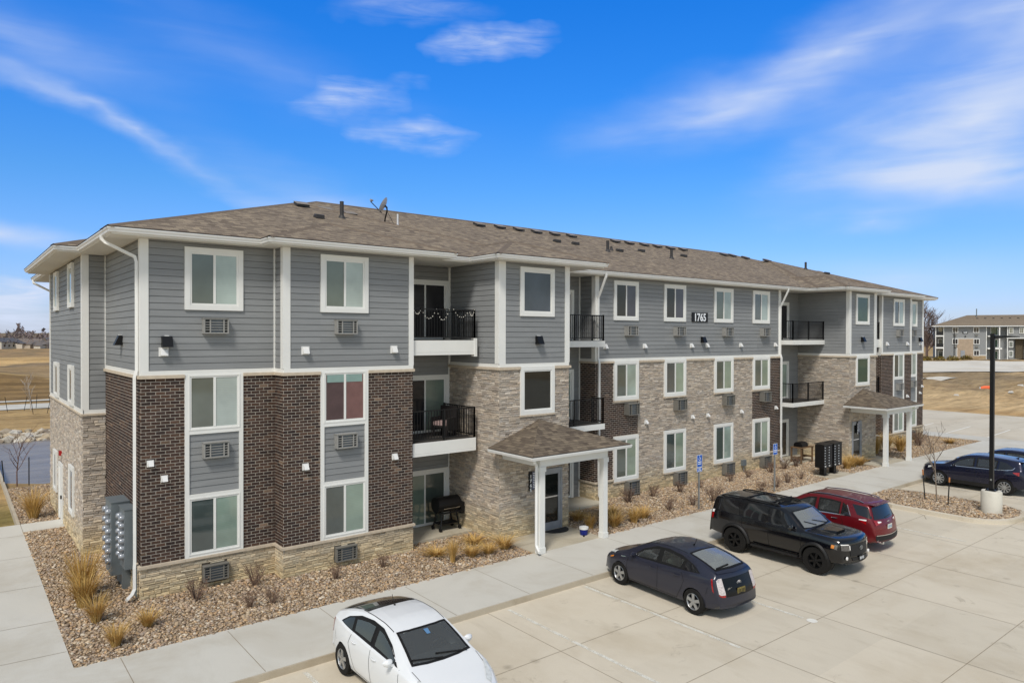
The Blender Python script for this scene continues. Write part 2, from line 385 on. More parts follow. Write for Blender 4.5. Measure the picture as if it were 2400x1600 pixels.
    for caz,cel,rx,ry,ang,amt,kind in CLOUDS:
        mp=N.new('ShaderNodeMapping'); mp.vector_type='TEXTURE'; L.new(wp if kind==2 else wv,mp.inputs[0])
        mp.inputs['Location'].default_value=(R(caz),R(cel),0); mp.inputs['Rotation'].default_value=(0,0,R(ang)); mp.inputs['Scale'].default_value=(R(rx),R(ry),1)
        g=N.new('ShaderNodeTexGradient'); g.gradient_type='QUADRATIC_SPHERE' if kind!=2 else 'SPHERICAL'; L.new(mp.outputs[0],g.inputs[0])
        v=M('MULTIPLY',M('MULTIPLY',g.outputs['Fac'],M('MULTIPLY',M('SUBTRACT',nz[kind],.26 if kind==2 else .14),2.6 if kind==2 else 1.95,True)),amt)
        total=v if total is None else M('ADD',total,v)
    total=M('MULTIPLY',total,1.05,True)
    col=mixc(M('MULTIPLY',total,.95,True),cur,CLOUDC)
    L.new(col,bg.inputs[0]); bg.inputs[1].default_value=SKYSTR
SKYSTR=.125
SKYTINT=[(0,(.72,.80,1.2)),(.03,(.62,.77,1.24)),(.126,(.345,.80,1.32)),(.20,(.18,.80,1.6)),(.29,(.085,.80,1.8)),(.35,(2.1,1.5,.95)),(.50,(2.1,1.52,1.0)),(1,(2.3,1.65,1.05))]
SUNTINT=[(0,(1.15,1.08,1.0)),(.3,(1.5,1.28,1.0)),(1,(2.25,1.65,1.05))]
CLOUDC=(5.3,6.0,7.5)
# azimuth, elevation, half-length, half-height (degrees), tilt, amount, kind
CLOUDS=[(34.5,17.2,16,4.0,-8,1.0,0),(25,20.5,15,4.4,-22,.85,0),(19,14.5,18,6.5,-18,1.25,0),(15,21,12,8,-30,.9,0),(17,10.4,15,3.2,6,1.2,0),(25.2,8.4,6,1.5,0,.7,0),
 (53.4,22.3,6.2,1.5,-3,.72,2),(63.3,18.0,5.6,1.7,-7,.62,2),(59.4,15.4,4.4,1.4,5,.58,2),(85,18.8,15,3.4,10,.40,1),(80.5,14.4,24,1.4,24,.6,1),(66,10,18,3.2,20,.45,1),(87.2,6.9,9,1.5,5,1.15,1),(88.5,2.3,6,2.0,0,1.7,2),(85,.6,5,1.2,0,1.1,2),(84,3.2,4,.9,0,1.0,2),(59.4,24.6,8,1.4,0,.3,2),(72,20,22,4,14,.22,1),(22,4.2,16,2.6,0,.4,0)]
build_world()
sd=bpy.data.lights.new('sun','SUN'); sd.energy=2.6; sd.angle=R(12); sd.color=(1,.965,.90); so=bpy.data.objects.new('sun',sd); COL.objects.link(so)
sdir=Vector((math.cos(R(SUN_EL))*math.cos(R(SUN_AZ)),math.cos(R(SUN_EL))*math.sin(R(SUN_AZ)),math.sin(R(SUN_EL))))
so.rotation_euler=(-sdir).to_track_quat('-Z','Y').to_euler(); so.location=(0,0,60)
sc.view_settings.view_transform='Standard'; sc.view_settings.look='None'; sc.view_settings.exposure=0; sc.render.engine='CYCLES'
sc.render.resolution_x=1024; sc.render.resolution_y=682
# ------------------------------------------------------------------ ground
W_=47.7                       # length of the building, mirror axis at W_/2
def mxr(x): return W_-x
def fbm(x,y,seed=0):
    v=0
    for k,(f,a) in enumerate(((.9,1),(2.1,.5),(4.7,.25))):
        v+=a*np.sin(f*x+1.7*k+seed)*np.cos(f*1.13*y+2.3*k-seed)
    return v
def sm(a,b,x): t=np.clip((x-a)/(b-a),0,1); return t*t*(3-2*t)
def terrain_z(x,y):
    x=np.asarray(x,float); y=np.asarray(y,float)
    z=-.06+0*x
    # pond hollow to the north
    dx=np.maximum(np.abs(x+6)-34,0)/4; dy=(y-30.2)/9.3+.07*fbm(x*.55,y*.3,4)+.04*fbm(x*1.7,y*.9,1)
    z=z-1.3*np.clip(1.12-(dx*dx+dy*dy),0,1)
    # low brown mounds beyond the street
    z=z+2.0*np.exp(-(((x+8)/16)**2+((y-112)/20)**2))*sm(84,100,y)+1.0*np.exp(-(((x-26)/22)**2+((y-150)/16)**2))
    far=sm(78,110,y); z=z+far*.25*fbm(x*.09,y*.09)
    # rough soil and gentle rise to the east
    e=sm(71,95,x)*(1-sm(70,85,y)); z=z+e*(.20*fbm(x*.25,y*.3,2)+.22*fbm(x*.9,y*.8,5)*sm(72,78,x)*(1-sm(118,130,x)))
    z=z+1.25*sm(100,190,x)
    d=np.hypot(x,y); z=z+sm(420,1500,d)*9*(1+.3*fbm(x*.004,y*.004))
    return z
def nonuni(a,b,core0,core1,step,grow):
    out=list(np.arange(core0,core1+step,step)); s=step; p=out[-1]
    while p<b: s*=grow; p+=s; out.append(p)
    s=step; p=core0
    while p>a: s*=grow; p-=s; out.insert(0,p)
    return np.array(out)
def ground_color(x,y):
    n=.5+.25*fbm(x*.35,y*.35,3); n2=.5+.25*fbm(x*.06,y*.11,1)
    c=np.empty(x.shape+(3,))
    def blend(mask,rgb):
        nonlocal c
        c=c*(1-mask[...,None])+np.array(lin(rgb))*mask[...,None]
    c[...]=np.array(lin((180,154,112)))
    blend(np.clip(n*1.1-.2,0,1)*.7,(150,124,84)); 
    # lawn by the path, part green
    blend(sm(-30,-20,x)*(x<-1)*(y>4)*(y<16)*np.clip(1.1-np.abs(y-13)*.25,0,1)*.8,(122,116,70))
    # far fields
    w=7*fbm(x*.12,y*.05,2)+3*fbm(x*.5,y*.2,6); yy=y+w; nn=np.clip(.5+.5*fbm(x*.5,y*.9,9),0,1); west=1-sm(28,60,x)
    def band(a,b,rgb,k=1,soft=3): blend(sm(a-soft,a+soft,yy)*(1-sm(b-soft,b+soft,yy))*k*sm(66,70,y)*west,rgb)
    band(60,100,(150,124,84)); band(60,100,(118,96,66),.8*nn); band(100,104,(196,168,112),.8,1.5); band(103,128,(150,130,100)); band(103,128,(92,80,66),1)  # darkest band paints the shadowed slope of the left mound into the soil
    blend(np.clip((x-1)*.16,0,1)*sm(100,106,yy)*(1-sm(136,142,yy))*west*.9,(172,148,112)); band(128,165,(168,144,108)); band(128,165,(140,120,92),.8*nn); band(165,188,(126,112,92)); band(165,188,(160,138,108),.7*nn)
    band(188,250,(206,174,124)); band(208,216,(182,148,100),.8,2); band(226,232,(170,142,98),.8,2); band(250,420,(168,140,104)); band(250,420,(128,116,92),.7*nn)
    # bare soil to the east
    e=sm(68,70,x)*(1-sm(60,80,y)); n3=.5+.5*fbm(x*.12,y*.5,7)
    n4=.5+.5*fbm(x*.3,y*.22,4); blend(e,(204,178,138)); blend(e*np.clip(n3-.2,0,1)*.7,(184,154,112)); blend(e*sm(86,100,x)*np.clip(1.25-n3,0,1)*.75,(158,138,108)); blend(e*sm(84,92,x)*np.clip(n4*1.8-1,0,1)*.7,(138,118,92)); blend(e*sm(108,118,x)*(1-sm(140,150,x))*np.clip(.4+n4,0,1)*.75,(138,122,98)); blend(e*sm(69,71,x)*(1-sm(72,76,x))*np.clip(n4*1.5-.4,0,1)*.6,(176,140,92))
    blend(sm(400,600,np.hypot(x,y))*.8,(120,110,96))
    return c
def terrain():
    xs=nonuni(-2600,3200,-30,150,2.0,1.12); ys=nonuni(-900,3200,-14,130,1.4,1.12)
    X,Y=np.meshgrid(xs,ys,indexing='ij'); Z=terrain_z(X,Y); C=ground_color(X,Y)
    nx,ny=X.shape; me=bpy.data.meshes.new('ground'); v=np.stack([X,Y,Z],-1).reshape(-1,3)
    idx=np.arange(nx*ny).reshape(nx,ny); q=np.stack([idx[:-1,:-1],idx[1:,:-1],idx[1:,1:],idx[:-1,1:]],-1).reshape(-1,4)
    me.from_pydata(v.tolist(),[],q.tolist())
    ca=me.color_attributes.new('Col','FLOAT_COLOR','POINT'); ca.data.foreach_set('color',np.concatenate([C.reshape(-1,3),np.ones((nx*ny,1))],1).ravel())
    me.polygons.foreach_set('use_smooth',[True]*len(me.polygons))
    t=NT('dry_ground'); a=t.new('ShaderNodeAttribute',attribute_name='Col').outputs['Color']; co=t.coord()
    n=t.noise(co,1.2,8,.72,.5); n2=t.noise(t.mapping(co,(.3,1,1)),.22,5,.6,.4); n3=t.noise(co,9,4,.7)
    c=t.mix(1,a,t.ramp(n,[(.25,(.58,.56,.52)),(.5,(1,1,1)),(.78,(1.28,1.25,1.17))]),'MULTIPLY'); c=t.mix(1,c,t.ramp(n2,[(.3,(.74,.73,.71)),(.7,(1.18,1.16,1.13))]),'MULTIPLY'); c=t.mix(1,c,t.ramp(n3,[(.3,(.86,)*3),(.7,(1.12,)*3)]),'MULTIPLY')
    st=t.noise(t.mapping(co,(.10,.9,1),(0,0,R(38.5))),1.0,6,.65,.5); c=t.mix(1,c,t.ramp(st,[(.32,(.70,.68,.64)),(.52,(1,1,1)),(.7,(1.2,1.18,1.12))]),'MULTIPLY')
    t.bump(n,.7,.16); me.materials.append(t.set(c,.97,0,.1))
    o=bpy.data.objects.new('ground',me); COL.objects.link(o); tag(o,kind='structure')
terrain()

# parking lot: one concrete sheet with saw-cut joints, wrapping round the east side
mb=MB()
mb.quad((-60,-70,0),(69.2,-70,0),(69.2,-5.80,0),(-60,-5.80,0))
mb.quad((51.3,-5.80,0),(69.2,-5.80,0),(68.4,60,0),(51.3,60,0))
def strip(mb,x0,y0,x1,y1,w,z,**k):
    d=Vector((x1-x0,y1-y0,0)).normalized(); n=Vector((-d.y,d.x,0))*w/2
    mb.quad((x0-n.x,y0-n.y,z),(x1-n.x,y1-n.y,z),(x1+n.x,y1+n.y,z),(x0+n.x,y0+n.y,z),**k)
for x in (-2.6,.4,3.5,6.68,10.03,13.05,16.25,19.45,22.65,31.9,35.1,38.3,41.5,44.7,47.9,52.2,55.6,59,62.4):
    strip(mb,x,-5.9,x,-60,.012,.004,mat=1)
for y in (-8.62,-11.23,-14.4,-17.6,-20.8): strip(mb,-40,y,69,y+.04,.012,.0045,mat=1)
for y in (-5.9,-2,2,6,10,14): strip(mb,51.4,y,69,y,.016,.004,mat=1)
# hairline cracks by the island
for pts in (((26.0,-8.3),(25.75,-8.62),(25.2,-8.9)),((26.6,-11.2),(26.35,-11.6),(26.42,-12.1),(26.2,-12.5))):
    for a,b in zip(pts,pts[1:]): strip(mb,*a,*b,.02,.005,mat=1)
tag(mb.build('parking_lot',[MAT['lot'],MAT['joint']]),kind='structure')
mb=MB()
for x in (1.88,7.23,9.93,12.6,23.1,29.75,32.05,34.7,37.4,40.1): strip(mb,x,-6.05,x,-10.95,.10,.006)
tag(mb.build('stall_line',MAT['line']),kind='structure')
mb=MB()
for k in range(-3,9): strip(mb,51.9,.2+2.62*k,58.2,.62+2.62*k,.11,.006)
tag(mb.build('stall_line',MAT['line_far']),kind='structure')
mb=MB(); mb.lathe([(0,0),(.13,0)],(12.62,-11.17,.007),n=14); tag(mb.build('paint_spot',MAT['line_far']),kind='structure')
mb=MB()
for (x,y,a) in ((25.2,-14.35,.3),):
    mb.add([(x,y,.007),(x+.42,y+.1,.007),(x+.3,y+.28,.007),(x+.08,y+.2,.007)],[(0,1,2,3)])
tag(mb.build('paint_spot',MAT['line_far']),kind='structure')

# pavements
SW=.15
mb=MB(); mb.prism([(-14,-5.86),(51.2,-5.86),(51.2,40),(49.0,40),(49.0,-3.12),(-14,-3.33)],-.1,SW)
for x in (-5.7,-3.4,-1.03,1.15,3.37,5.79,8.1,10.45,13.45,15.8,18.1,20.4,22.7,25.0,27.2,29.2,31.2,34.2,37.6,40,42.4,44.8,47.2): strip(mb,x,-5.84,x,-3.36,.014,SW+.003,mat=1)
for y in (-3.3,-1,1.4,3.8,6.2,8.6,11): strip(mb,49.02,y,51.18,y,.014,SW+.003,mat=1)
tag(mb.build('pavement',[MAT['walk'],MAT['joint']]),kind='structure')
mb=MB(); mb.box(-14,51.24,-5.905,-5.862,-.1,SW-.004); mb.box(51.202,51.245,-5.86,40,-.1,SW-.004); tag(mb.build('kerb',MAT['kerb']),kind='structure')
mb=MB(); mb.prism([(-4.6,-3.328),(-1.86,-3.328),(-1.86,9.38),(-.60,9.38),(-.60,10.66),(-4.6,10.66)],-.1,SW-.002)
for y in (6.12,2.9,-.1,-2.2,9.0): strip(mb,-4.58,y+.1,-1.88,y-.1,.014,SW+.002,mat=1)
strip(mb,-1.86,9.4,-1.86,10.64,.014,SW+.002,mat=1)
tag(mb.build('path',[MAT['walk'],MAT['joint']]),kind='structure')
mb=MB(); mb.box(-1.96,-1.86,10.67,30,-.1,.17); tag(mb.build('edging_strip',MAT['kerb']),kind='structure')
# porch, mailbox and patio slabs
for (x0,x1,y0,y1,z) in ((10.47,13.43,-3.326,-1.5,.155),(34.27,37.55,-3.2,-1.5,.155),(29.2,31.25,-3.26,-2.25,.156)):
    mb=MB(); mb.box(x0,x1,y0,y1,-.1,z); strip(mb,x0,(y0+y1)/2,x1,(y0+y1)/2,.012,z+.003,mat=1); tag(mb.build('slab',[MAT['patio'],MAT['joint']]),kind='structure')
for (x0,x1,y0) in ((7.60,10.40,-.07),(13.45,16.95,-.07),(30.75,34.25,-.07),(37.3,40.1,-.07)):
    mb=MB(); mb.box(x0,x1,y0,1.5,-.1,.20); tag(mb.build('patio',MAT['patio']),kind='structure')

# gravel beds with loose river stones
def gravel_mat():
    t=NT('river_gravel'); co=t.coord(); v=t.new('ShaderNodeTexVoronoi'); t.link(co,v.inputs['Vector']); v.inputs['Scale'].default_value=17
    w=t.new('ShaderNodeSeparateColor'); t.link(v.outputs['Color'],w.inputs[0])
    c=t.ramp(w.outputs[0],[(0,lin((92,78,64))),(.35,lin((140,116,90))),(.65,lin((166,142,112))),(1,lin((190,172,146)))]); c=t.mix(t.ramp(v.outputs['Distance'],[(.3,(0,)*3),(.75,(.8,)*3)]),c,lin((70,58,46)))
    t.bump(v.outputs['Distance'],-.8,.03); return t.set(c,.9,0,.2)
MAT['gravel']=gravel_mat()
BEDS=[[(-1.855,-3.328),(10.465,-3.328),(10.465,-1.5),(10.4,.5),(.1,.5),(.1,9.375),(-1.855,9.375)],
 [(-1.86,10.67),(-.3,10.67),(-.3,14.1),(.05,14.1),(.05,18.2),(-1.86,18.2)],
 [(13.435,-3.31),(29.19,-3.26),(29.19,-2.24),(31.26,-2.24),(31.26,-3.25),(34.26,-3.24),(34.26,-1.5),(34.26,.52),(13.435,.52)],
 [(37.56,-3.2),(48.99,-3.1),(49.0,1.0),(49.0,12),(47.6,12),(47.6,.3),(37.56,.3)]]
for b in BEDS:
    mb=MB(); mb.prism(b,-.1,.125); tag(mb.build('gravel_bed',MAT['gravel']),kind='structure')
# kerbed island
def island_outline(d=0):
    pts=[(27.3+d*.2,-5.87),(26.55-d*.8,-6.5),(26.2-d,-7.3),(26.2-d,-9.9)]
    for a in range(0,181,12): pts.append((27.85-(1.65+d)*math.cos(R(a)),-9.9-(1.2+d)*math.sin(R(a))))
    pts+=[(29.5+d,-9.2),(29.5+d,-7.0),(29.2+d,-5.87)]
    return pts
inn,outp=island_outline(0),island_outline(.17)
mb=MB(); n=len(inn)
for i in range(n-1):
    a,b,c,d=outp[i],outp[i+1],inn[i+1],inn[i]
    mb.quad((*a,.14),(*b,.14),(*c,.15),(*d,.15)); mb.quad((*a,-.02),(*b,-.02),(*b,.14),(*a,.14)); mb.quad((*d,.0),(*c,.0),(*c,.15),(*d,.15))
tag(mb.build('island_kerb',MAT['lot']),kind='structure')
mb=MB(); mb.prism(inn,-.02,.115); tag(mb.build('gravel_bed',MAT['gravel']),kind='structure')

def in_poly(x,y,poly):
    r=np.zeros(len(x),bool); n=len(poly)
    for i in range(n):
        x0,y0=poly[i]; x1,y1=poly[(i+1)%n]
        cnd=((y0>y)!=(y1>y)); 
        with np.errstate(divide='ignore',invalid='ignore'): xi=(x1-x0)*(y-y0)/(y1-y0+1e-12)+x0
        r^=cnd&(x<xi)
    return r
FOOT=[(0,3.5,0,20),(3.4,7.62,-.64,20),(7.6,10.4,-.09,20),(10.36,13.49,-1.56,20),(13.4,17,-.09,20),(16.9,30.8,.495,20),(30.7,34.3,-.09,20),(34.2,37.35,-1.56,20),(37.2,40.2,-.09,20),(40.05,44.3,-.64,20),(44.2,47.7,0,20),(-.62,.1,5.15,14)]
PB=[(160,142,120),(182,160,130),(146,126,104),(198,180,152),(168,148,124),(132,116,102),(188,154,112),(206,196,178),(154,142,132),(176,144,106),(120,106,94),(162,138,118)]
def pebbles():
    t=(1+5**.5)/2; ico=np.array([(-1,t,0),(1,t,0),(-1,-t,0),(1,-t,0),(0,-1,t),(0,1,t),(0,-1,-t),(0,1,-t),(t,0,-1),(t,0,1),(-t,0,-1),(-t,0,1)],float); ico/=np.linalg.norm(ico[0])
    tri=np.array([(0,11,5),(0,5,1),(0,1,7),(0,7,10),(0,10,11),(1,5,9),(5,11,4),(11,10,2),(10,7,6),(7,1,8),(3,9,4),(3,4,2),(3,2,6),(3,6,8),(3,8,9),(4,9,5),(2,4,11),(6,2,10),(8,6,7),(9,8,1)])
    P=[]
    for b,per,base in [(b,350,.125) for b in BEDS]+[(inn,230,.115)]:
        b_=np.array(b); x0,y0=b_.min(0); x1,y1=b_.max(0); n=int((x1-x0)*(y1-y0)*per)
        x=RNG.uniform(x0,x1,n); y=RNG.uniform(y0,y1,n); k=in_poly(x,y,b)
        for (a0,a1,c0,c1) in FOOT: k&=~((x>a0-.02)&(x<a1+.02)&(y>c0-.02)&(y<c1+.02))
        k&=~((x>36)&(RNG.uniform(0,1,n)<.45)); k&=~((y>11)&(x<0)&(RNG.uniform(0,1,n)<.3))
        big=1.25 if b is inn else 1.0
        P.append(np.stack([x[k],y[k],np.full(k.sum(),base),np.full(k.sum(),big)],1))
    P=np.concatenate(P); n=len(P); s=RNG.gamma(9,.0031,n)*P[:,3]; s=np.clip(s,.016,.07)
    sc3=np.stack([s*RNG.uniform(.9,1.5,n),s*RNG.uniform(.7,1.05,n),s*RNG.uniform(.5,.8,n)],1); an=RNG.uniform(0,6.283,n); tl=RNG.normal(0,.28,n)
    v=ico[None]*(1+RNG.uniform(-.16,.16,(n,12,1)))*sc3[:,None]
    vz=v[...,2]*np.cos(tl)[:,None]+v[...,0]*np.sin(tl)[:,None]; vx=v[...,0]*np.cos(tl)[:,None]-v[...,2]*np.sin(tl)[:,None]
    X=vx*np.cos(an)[:,None]-v[...,1]*np.sin(an)[:,None]+P[:,0:1]; Y=vx*np.sin(an)[:,None]+v[...,1]*np.cos(an)[:,None]+P[:,1:2]; Z=vz+P[:,2:3]+s[:,None]*RNG.uniform(.15,.55,(n,1))
    V=np.stack([X,Y,Z],-1).reshape(-1,3); F=(tri[None]+12*np.arange(n)[:,None,None]).reshape(-1,3)
    me=bpy.data.meshes.new('pebbles'); me.vertices.add(len(V)); me.vertices.foreach_set('co',V.ravel()); me.loops.add(F.size); me.loops.foreach_set('vertex_index',F.ravel()); me.polygons.add(len(F)); me.polygons.foreach_set('loop_start',np.arange(0,F.size,3)); me.update(calc_edges=True)
    pal=np.array([lin(c) for c in PB]); pal=pal*.66+pal.mean(0)*.34; c=pal[RNG.integers(0,len(pal),n)]*RNG.uniform(.85,1.3,(n,1)); c=np.clip(c,0,.9)
    ca=me.color_attributes.new('Col','FLOAT_COLOR','POINT'); ca.data.foreach_set('color',np.concatenate([np.repeat(c,12,0),np.ones((n*12,1))],1).ravel())
    me.polygons.foreach_set('use_smooth',np.ones(len(F),bool)); me.materials.append(MAT['pebble'])
    o=bpy.data.objects.new('pebbles',me); COL.objects.link(o); tag(o,'tan and brown river stones spread over the planting beds','gravel',kind='stuff')
    print('pebbles',n)
pebbles()

# pond and street beyond it
mb=MB(); mb.quad((-42,19,-.36),(30,19,-.36),(30,40.6,-.36),(-42,40.6,-.36))
t=NT('pond_water'); co=t.coord(); n=t.noise(t.mapping(co,(.45,1.6,1)),3.2,5,.65,.5); t.bump(n,.9,.09); MAT['water']=t.set(t.ramp(t.noise(t.mapping(co,(.25,1.2,1)),1.1,5,.65,.4),[(.3,lin((118,112,106))),(.7,lin((152,144,134)))]),.33,0,.3)
tag(mb.build('pond',MAT['water']),kind='structure')
def drape(name,mat,poly_fn,off):
    mb=MB(); mb.grid([[(x,y,float(terrain_z(x,y))+off) for (x,y) in row] for row in poly_fn]); return tag(mb.build(name,mat),kind='structure')
xs=np.linspace(-60,60,40)
drape('street',MAT['walk'],[[(x,y+.02*x) for y in (60.2,63,65.8)] for x in xs],.05)
drape('path',MAT['walk'],[[(x,y+.02*x) for y in (69.2,70.9)] for x in xs],.06)
# stone rip-rap at the far edge of the pond
def riprap():
    mb=MB(); rnd=random.Random(5)
    for k in range(620):
        x=rnd.uniform(-14,12); u=rnd.random(); y=38.3+2.6*u+.12*x*.2; z=-.42+.52*u; s=rnd.uniform(.16,.42)
        bm=bmesh.new(); bmesh.ops.create_icosphere(bm,subdivisions=1,radius=1)
        ax=(s*rnd.uniform(.9,1.6),s*rnd.uniform(.7,1.1),s*rnd.uniform(.45,.8)); a=rnd.uniform(0,6.28)
        vs=[]
        for v in bm.verts:
            j=rnd.uniform(.75,1.2); p=(v.co.x*ax[0]*j,v.co.y*ax[1]*j,v.co.z*ax[2]*j); vs.append((x+p[0]*math.cos(a)-p[1]*math.sin(a),y+p[0]*math.sin(a)+p[1]*math.cos(a),z+p[2]))
        fs=[tuple(v.index for v in f.verts) for f in bm.faces]; bm.free()
        b=rnd.uniform(.6,1.02); c=rnd.choice([(206,196,178),(190,174,148),(172,158,138),(214,208,196),(150,136,118)])
        mb.add(vs,fs,col=tuple(q*b for q in lin(c)))
    tag(mb.build('riprap',MAT['pebble'],colors=True,normals=False),'pale broken rocks lining the far bank of the pond','rocks',kind='stuff')
riprap()
# ------------------------------------------------------------------ apartment building
BLD=thing('apartment_building','long three-storey grey apartment block numbered 1765, with dark brick and stone lower walls','apartment block',(W_/2,9.57,.1))
def F(kind,c):
    return {'fy':lambda a,z,d:(a,c-d,z),'by':lambda a,z,d:(a,c+d,z),'lx':lambda a,z,d:(c-d,a,z),'rx':lambda a,z,d:(c+d,a,z)}[kind]
def fbox(mb,f,a0,a1,z0,z1,d0,d1,**k):
    if a0>a1:a0,a1=a1,a0
    p=[f(a,z,d) for d in (d0,d1) for z in (z0,z1) for a in (a0,a1)]
    mb.add(p,[(0,1,3,2),(4,6,7,5),(0,4,5,1),(2,3,7,6),(0,2,6,4),(1,5,7,3)],**k)
def fquad(mb,f,a0,a1,z0,z1,d,**k): mb.add([f(a0,z0,d),f(a1,z0,d),f(a1,z1,d),f(a0,z1,d)],[(0,1,2,3)],**k)
LAP=.176
def siding(mb,f,a0,a1,z0,z1):
    """lapped boards, each with a real shadow gap at its lower edge"""
    if a0>a1:a0,a1=a1,a0
    z=z0
    while z<z1-.005:
        t=min(z+LAP,z1); g=.010
        fquad(mb,f,a0,a1,z,z+g,-.03)
        mb.add([f(a0,z+g,-.03),f(a1,z+g,-.03),f(a1,z+g,.014),f(a0,z+g,.014)],[(0,1,2,3)])
        mb.add([f(a0,z+g,.014),f(a1,z+g,.014),f(a1,t,.003),f(a0,t,.003)],[(0,1,2,3)])
        mb.add([f(a0,t,.003),f(a1,t,.003),f(a1,t,-.03),f(a0,t,-.03)],[(0,1,2,3)])
        z=t
def clip_holes(a0,a1,z0,z1,holes):
    segs=[(a0,a1)]
    for (h0,h1,g0,g1) in holes:
        if z1<=g0+1e-4 or z0>=g1-1e-4: continue
        ns=[]
        for s0,s1 in segs:
            if h1<=s0 or h0>=s1: ns.append((s0,s1)); continue
            if h0>s0+.01: ns.append((s0,h0))
            if h1<s1-.01: ns.append((h1,s1))
        segs=ns
    return segs
BRK=[lin(c) for c in [(70,54,47),(59,46,41),(78,60,50),(63,49,44),(84,64,53),(53,42,39),(74,57,50),(66,51,44)]]; BRK_T=[lin((104,86,72)),lin((122,102,86)),lin((90,74,64))]
def bricks(mb,f,a0,a1,z0,z1,rnd,holes=(),off=0):
    if a0>a1:a0,a1=a1,a0
    for s0,s1 in [(a0,a1)]: fquad(mb,f,s0,s1,z0,z1,.0,mat=1)
    H=.0862; Lb=.232; n=int(round((z1-z0)/H)); H=(z1-z0)/n; g=.0085
    for i in range(n):
        za,zb=z0+i*H+g,z0+(i+1)*H-g; a=a0-(Lb/2 if i%2 else 0)-off
        while a<a1:
            for s0,s1 in clip_holes(max(a+g,a0),min(a+Lb-g,a1),za,zb,holes):
                if s1-s0<.02: continue
                c=rnd.choice(BRK_T) if rnd.random()<.02 else rnd.choice(BRK); k=rnd.uniform(.85,1.18); d=.008+rnd.uniform(-.0015,.002)
                p=[f(s0,za,0),f(s1,za,0),f(s1,zb,0),f(s0,zb,0),f(s0+.002,za+.002,d),f(s1-.002,za+.002,d),f(s1-.002,zb-.002,d),f(s0+.002,zb-.002,d)]
                mb.add(p,[(4,5,6,7),(0,1,5,4),(1,2,6,5),(2,3,7,6),(3,0,4,7)],mat=0,col=tuple(v*k for v in c))
            a+=Lb
STN=[lin(c) for c in [(186,173,158),(174,164,152),(196,183,166),(168,159,148),(182,168,152),(160,149,138),(199,189,176),(175,167,158),(186,174,159),(170,159,146)]]
def stones(mb,f,a0,a1,z0,z1,rnd,holes=(),proud=.045):
    if a0>a1:a0,a1=a1,a0
    z=z0
    for zz0,zz1 in [(z0,z1)]:
        edges=sorted({z0,z1,*[h[2] for h in holes if z0<h[2]<z1],*[h[3] for h in holes if z0<h[3]<z1]})
        for e0,e1 in zip(edges,edges[1:]):
            for s0,s1 in clip_holes(a0,a1,e0,e1,holes): fquad(mb,f,s0,s1,e0,e1,0,mat=1)
    while z<z1-.01:
        h=rnd.choice((.05,.06,.07,.08,.09)); 
        if z+h>z1-.04: h=z1-z
        a=a0-rnd.uniform(0,.25)
        while a<a1:
            L=rnd.uniform(.12,.38); two=h>.075 and rnd.random()<.3
            for (q0,q1) in (((z,z+h*.5),(z+h*.5,z+h)) if two else ((z,z+h),)):
                for s0,s1 in clip_holes(max(a,a0),min(a+L,a1),q0,q1,holes):
                    if s1-s0<.03: continue
                    d=rnd.uniform(.014,proud*.8); g=.0028; j=lambda:rnd.uniform(-.006,.006)
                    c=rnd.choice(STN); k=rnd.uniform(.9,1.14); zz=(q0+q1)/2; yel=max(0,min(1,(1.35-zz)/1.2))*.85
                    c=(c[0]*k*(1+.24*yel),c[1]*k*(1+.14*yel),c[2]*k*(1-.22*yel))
                    x0,x1,y0,y1=s0+g,s1-g,q0+g*.8,q1-g*.8; b=min(.016,(y1-y0)*.3)
                    o=[f(x0,y0,0),f(x1,y0,0),f(x1,y1,0),f(x0,y1,0)]
                    m=[f(x0+j()*.4,y0+abs(j())*.5,d*.72),f(x1+j()*.4,y0+abs(j())*.5,d*.72+j()*.3),f(x1+j()*.4,y1-abs(j())*.5,d*.8),f(x0+j()*.4,y1-abs(j())*.5,d*.8)]
                    t=[f(x0+b,y0+b,d+j()),f(x1-b,y0+b,d+j()),f(x1-b,y1-b,d+j()),f(x0+b,y1-b,d+j())]
                    mb.add(o+m+t,[(8,9,10,11),(0,1,5,4),(1,2,6,5),(2,3,7,6),(3,0,4,7),(4,5,9,8),(5,6,10,9),(6,7,11,10),(7,4,8,11)],mat=0,col=c)
            a+=L
        z+=h
SEED=[100]
def rnd_(): SEED[0]+=1; return random.Random(SEED[0])
def P_siding(f,a0,a1,z0,z1): mb=MB(); siding(mb,f,a0,a1,z0,z1); return mb.build('siding_wall',MAT['siding'],BLD)
def P_brick(f,rects,holes=()):
    mb=MB(); r=rnd_()
    for (a0,a1,z0,z1) in rects: bricks(mb,f,a0,a1,z0,z1,r,holes)
    return mb.build('brick_wall',[MAT['brick'],MAT['mortar']],BLD,colors=True)
def P_stone(f,rects,holes=(),proud=.045):
    mb=MB(); r=rnd_()
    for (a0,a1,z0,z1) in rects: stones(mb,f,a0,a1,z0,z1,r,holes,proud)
    return mb.build('stone_wall',[MAT['stone'],MAT['stone_back']],BLD,colors=True)
def P_trim(name,mat,boxes):
    if name=='window_surround':
        mb=MB()
        for f,a0,a1,z0,z1,d0,d1 in boxes: fbox(mb,f,a0,a1,z0,z1,d0,d1)
        return mb.build(name,mat,BLD)
    for f,a0,a1,z0,z1,d0,d1 in boxes: mb=MB(); fbox(mb,f,a0,a1,z0,z1,d0,d1); mb.build(name,mat,BLD)
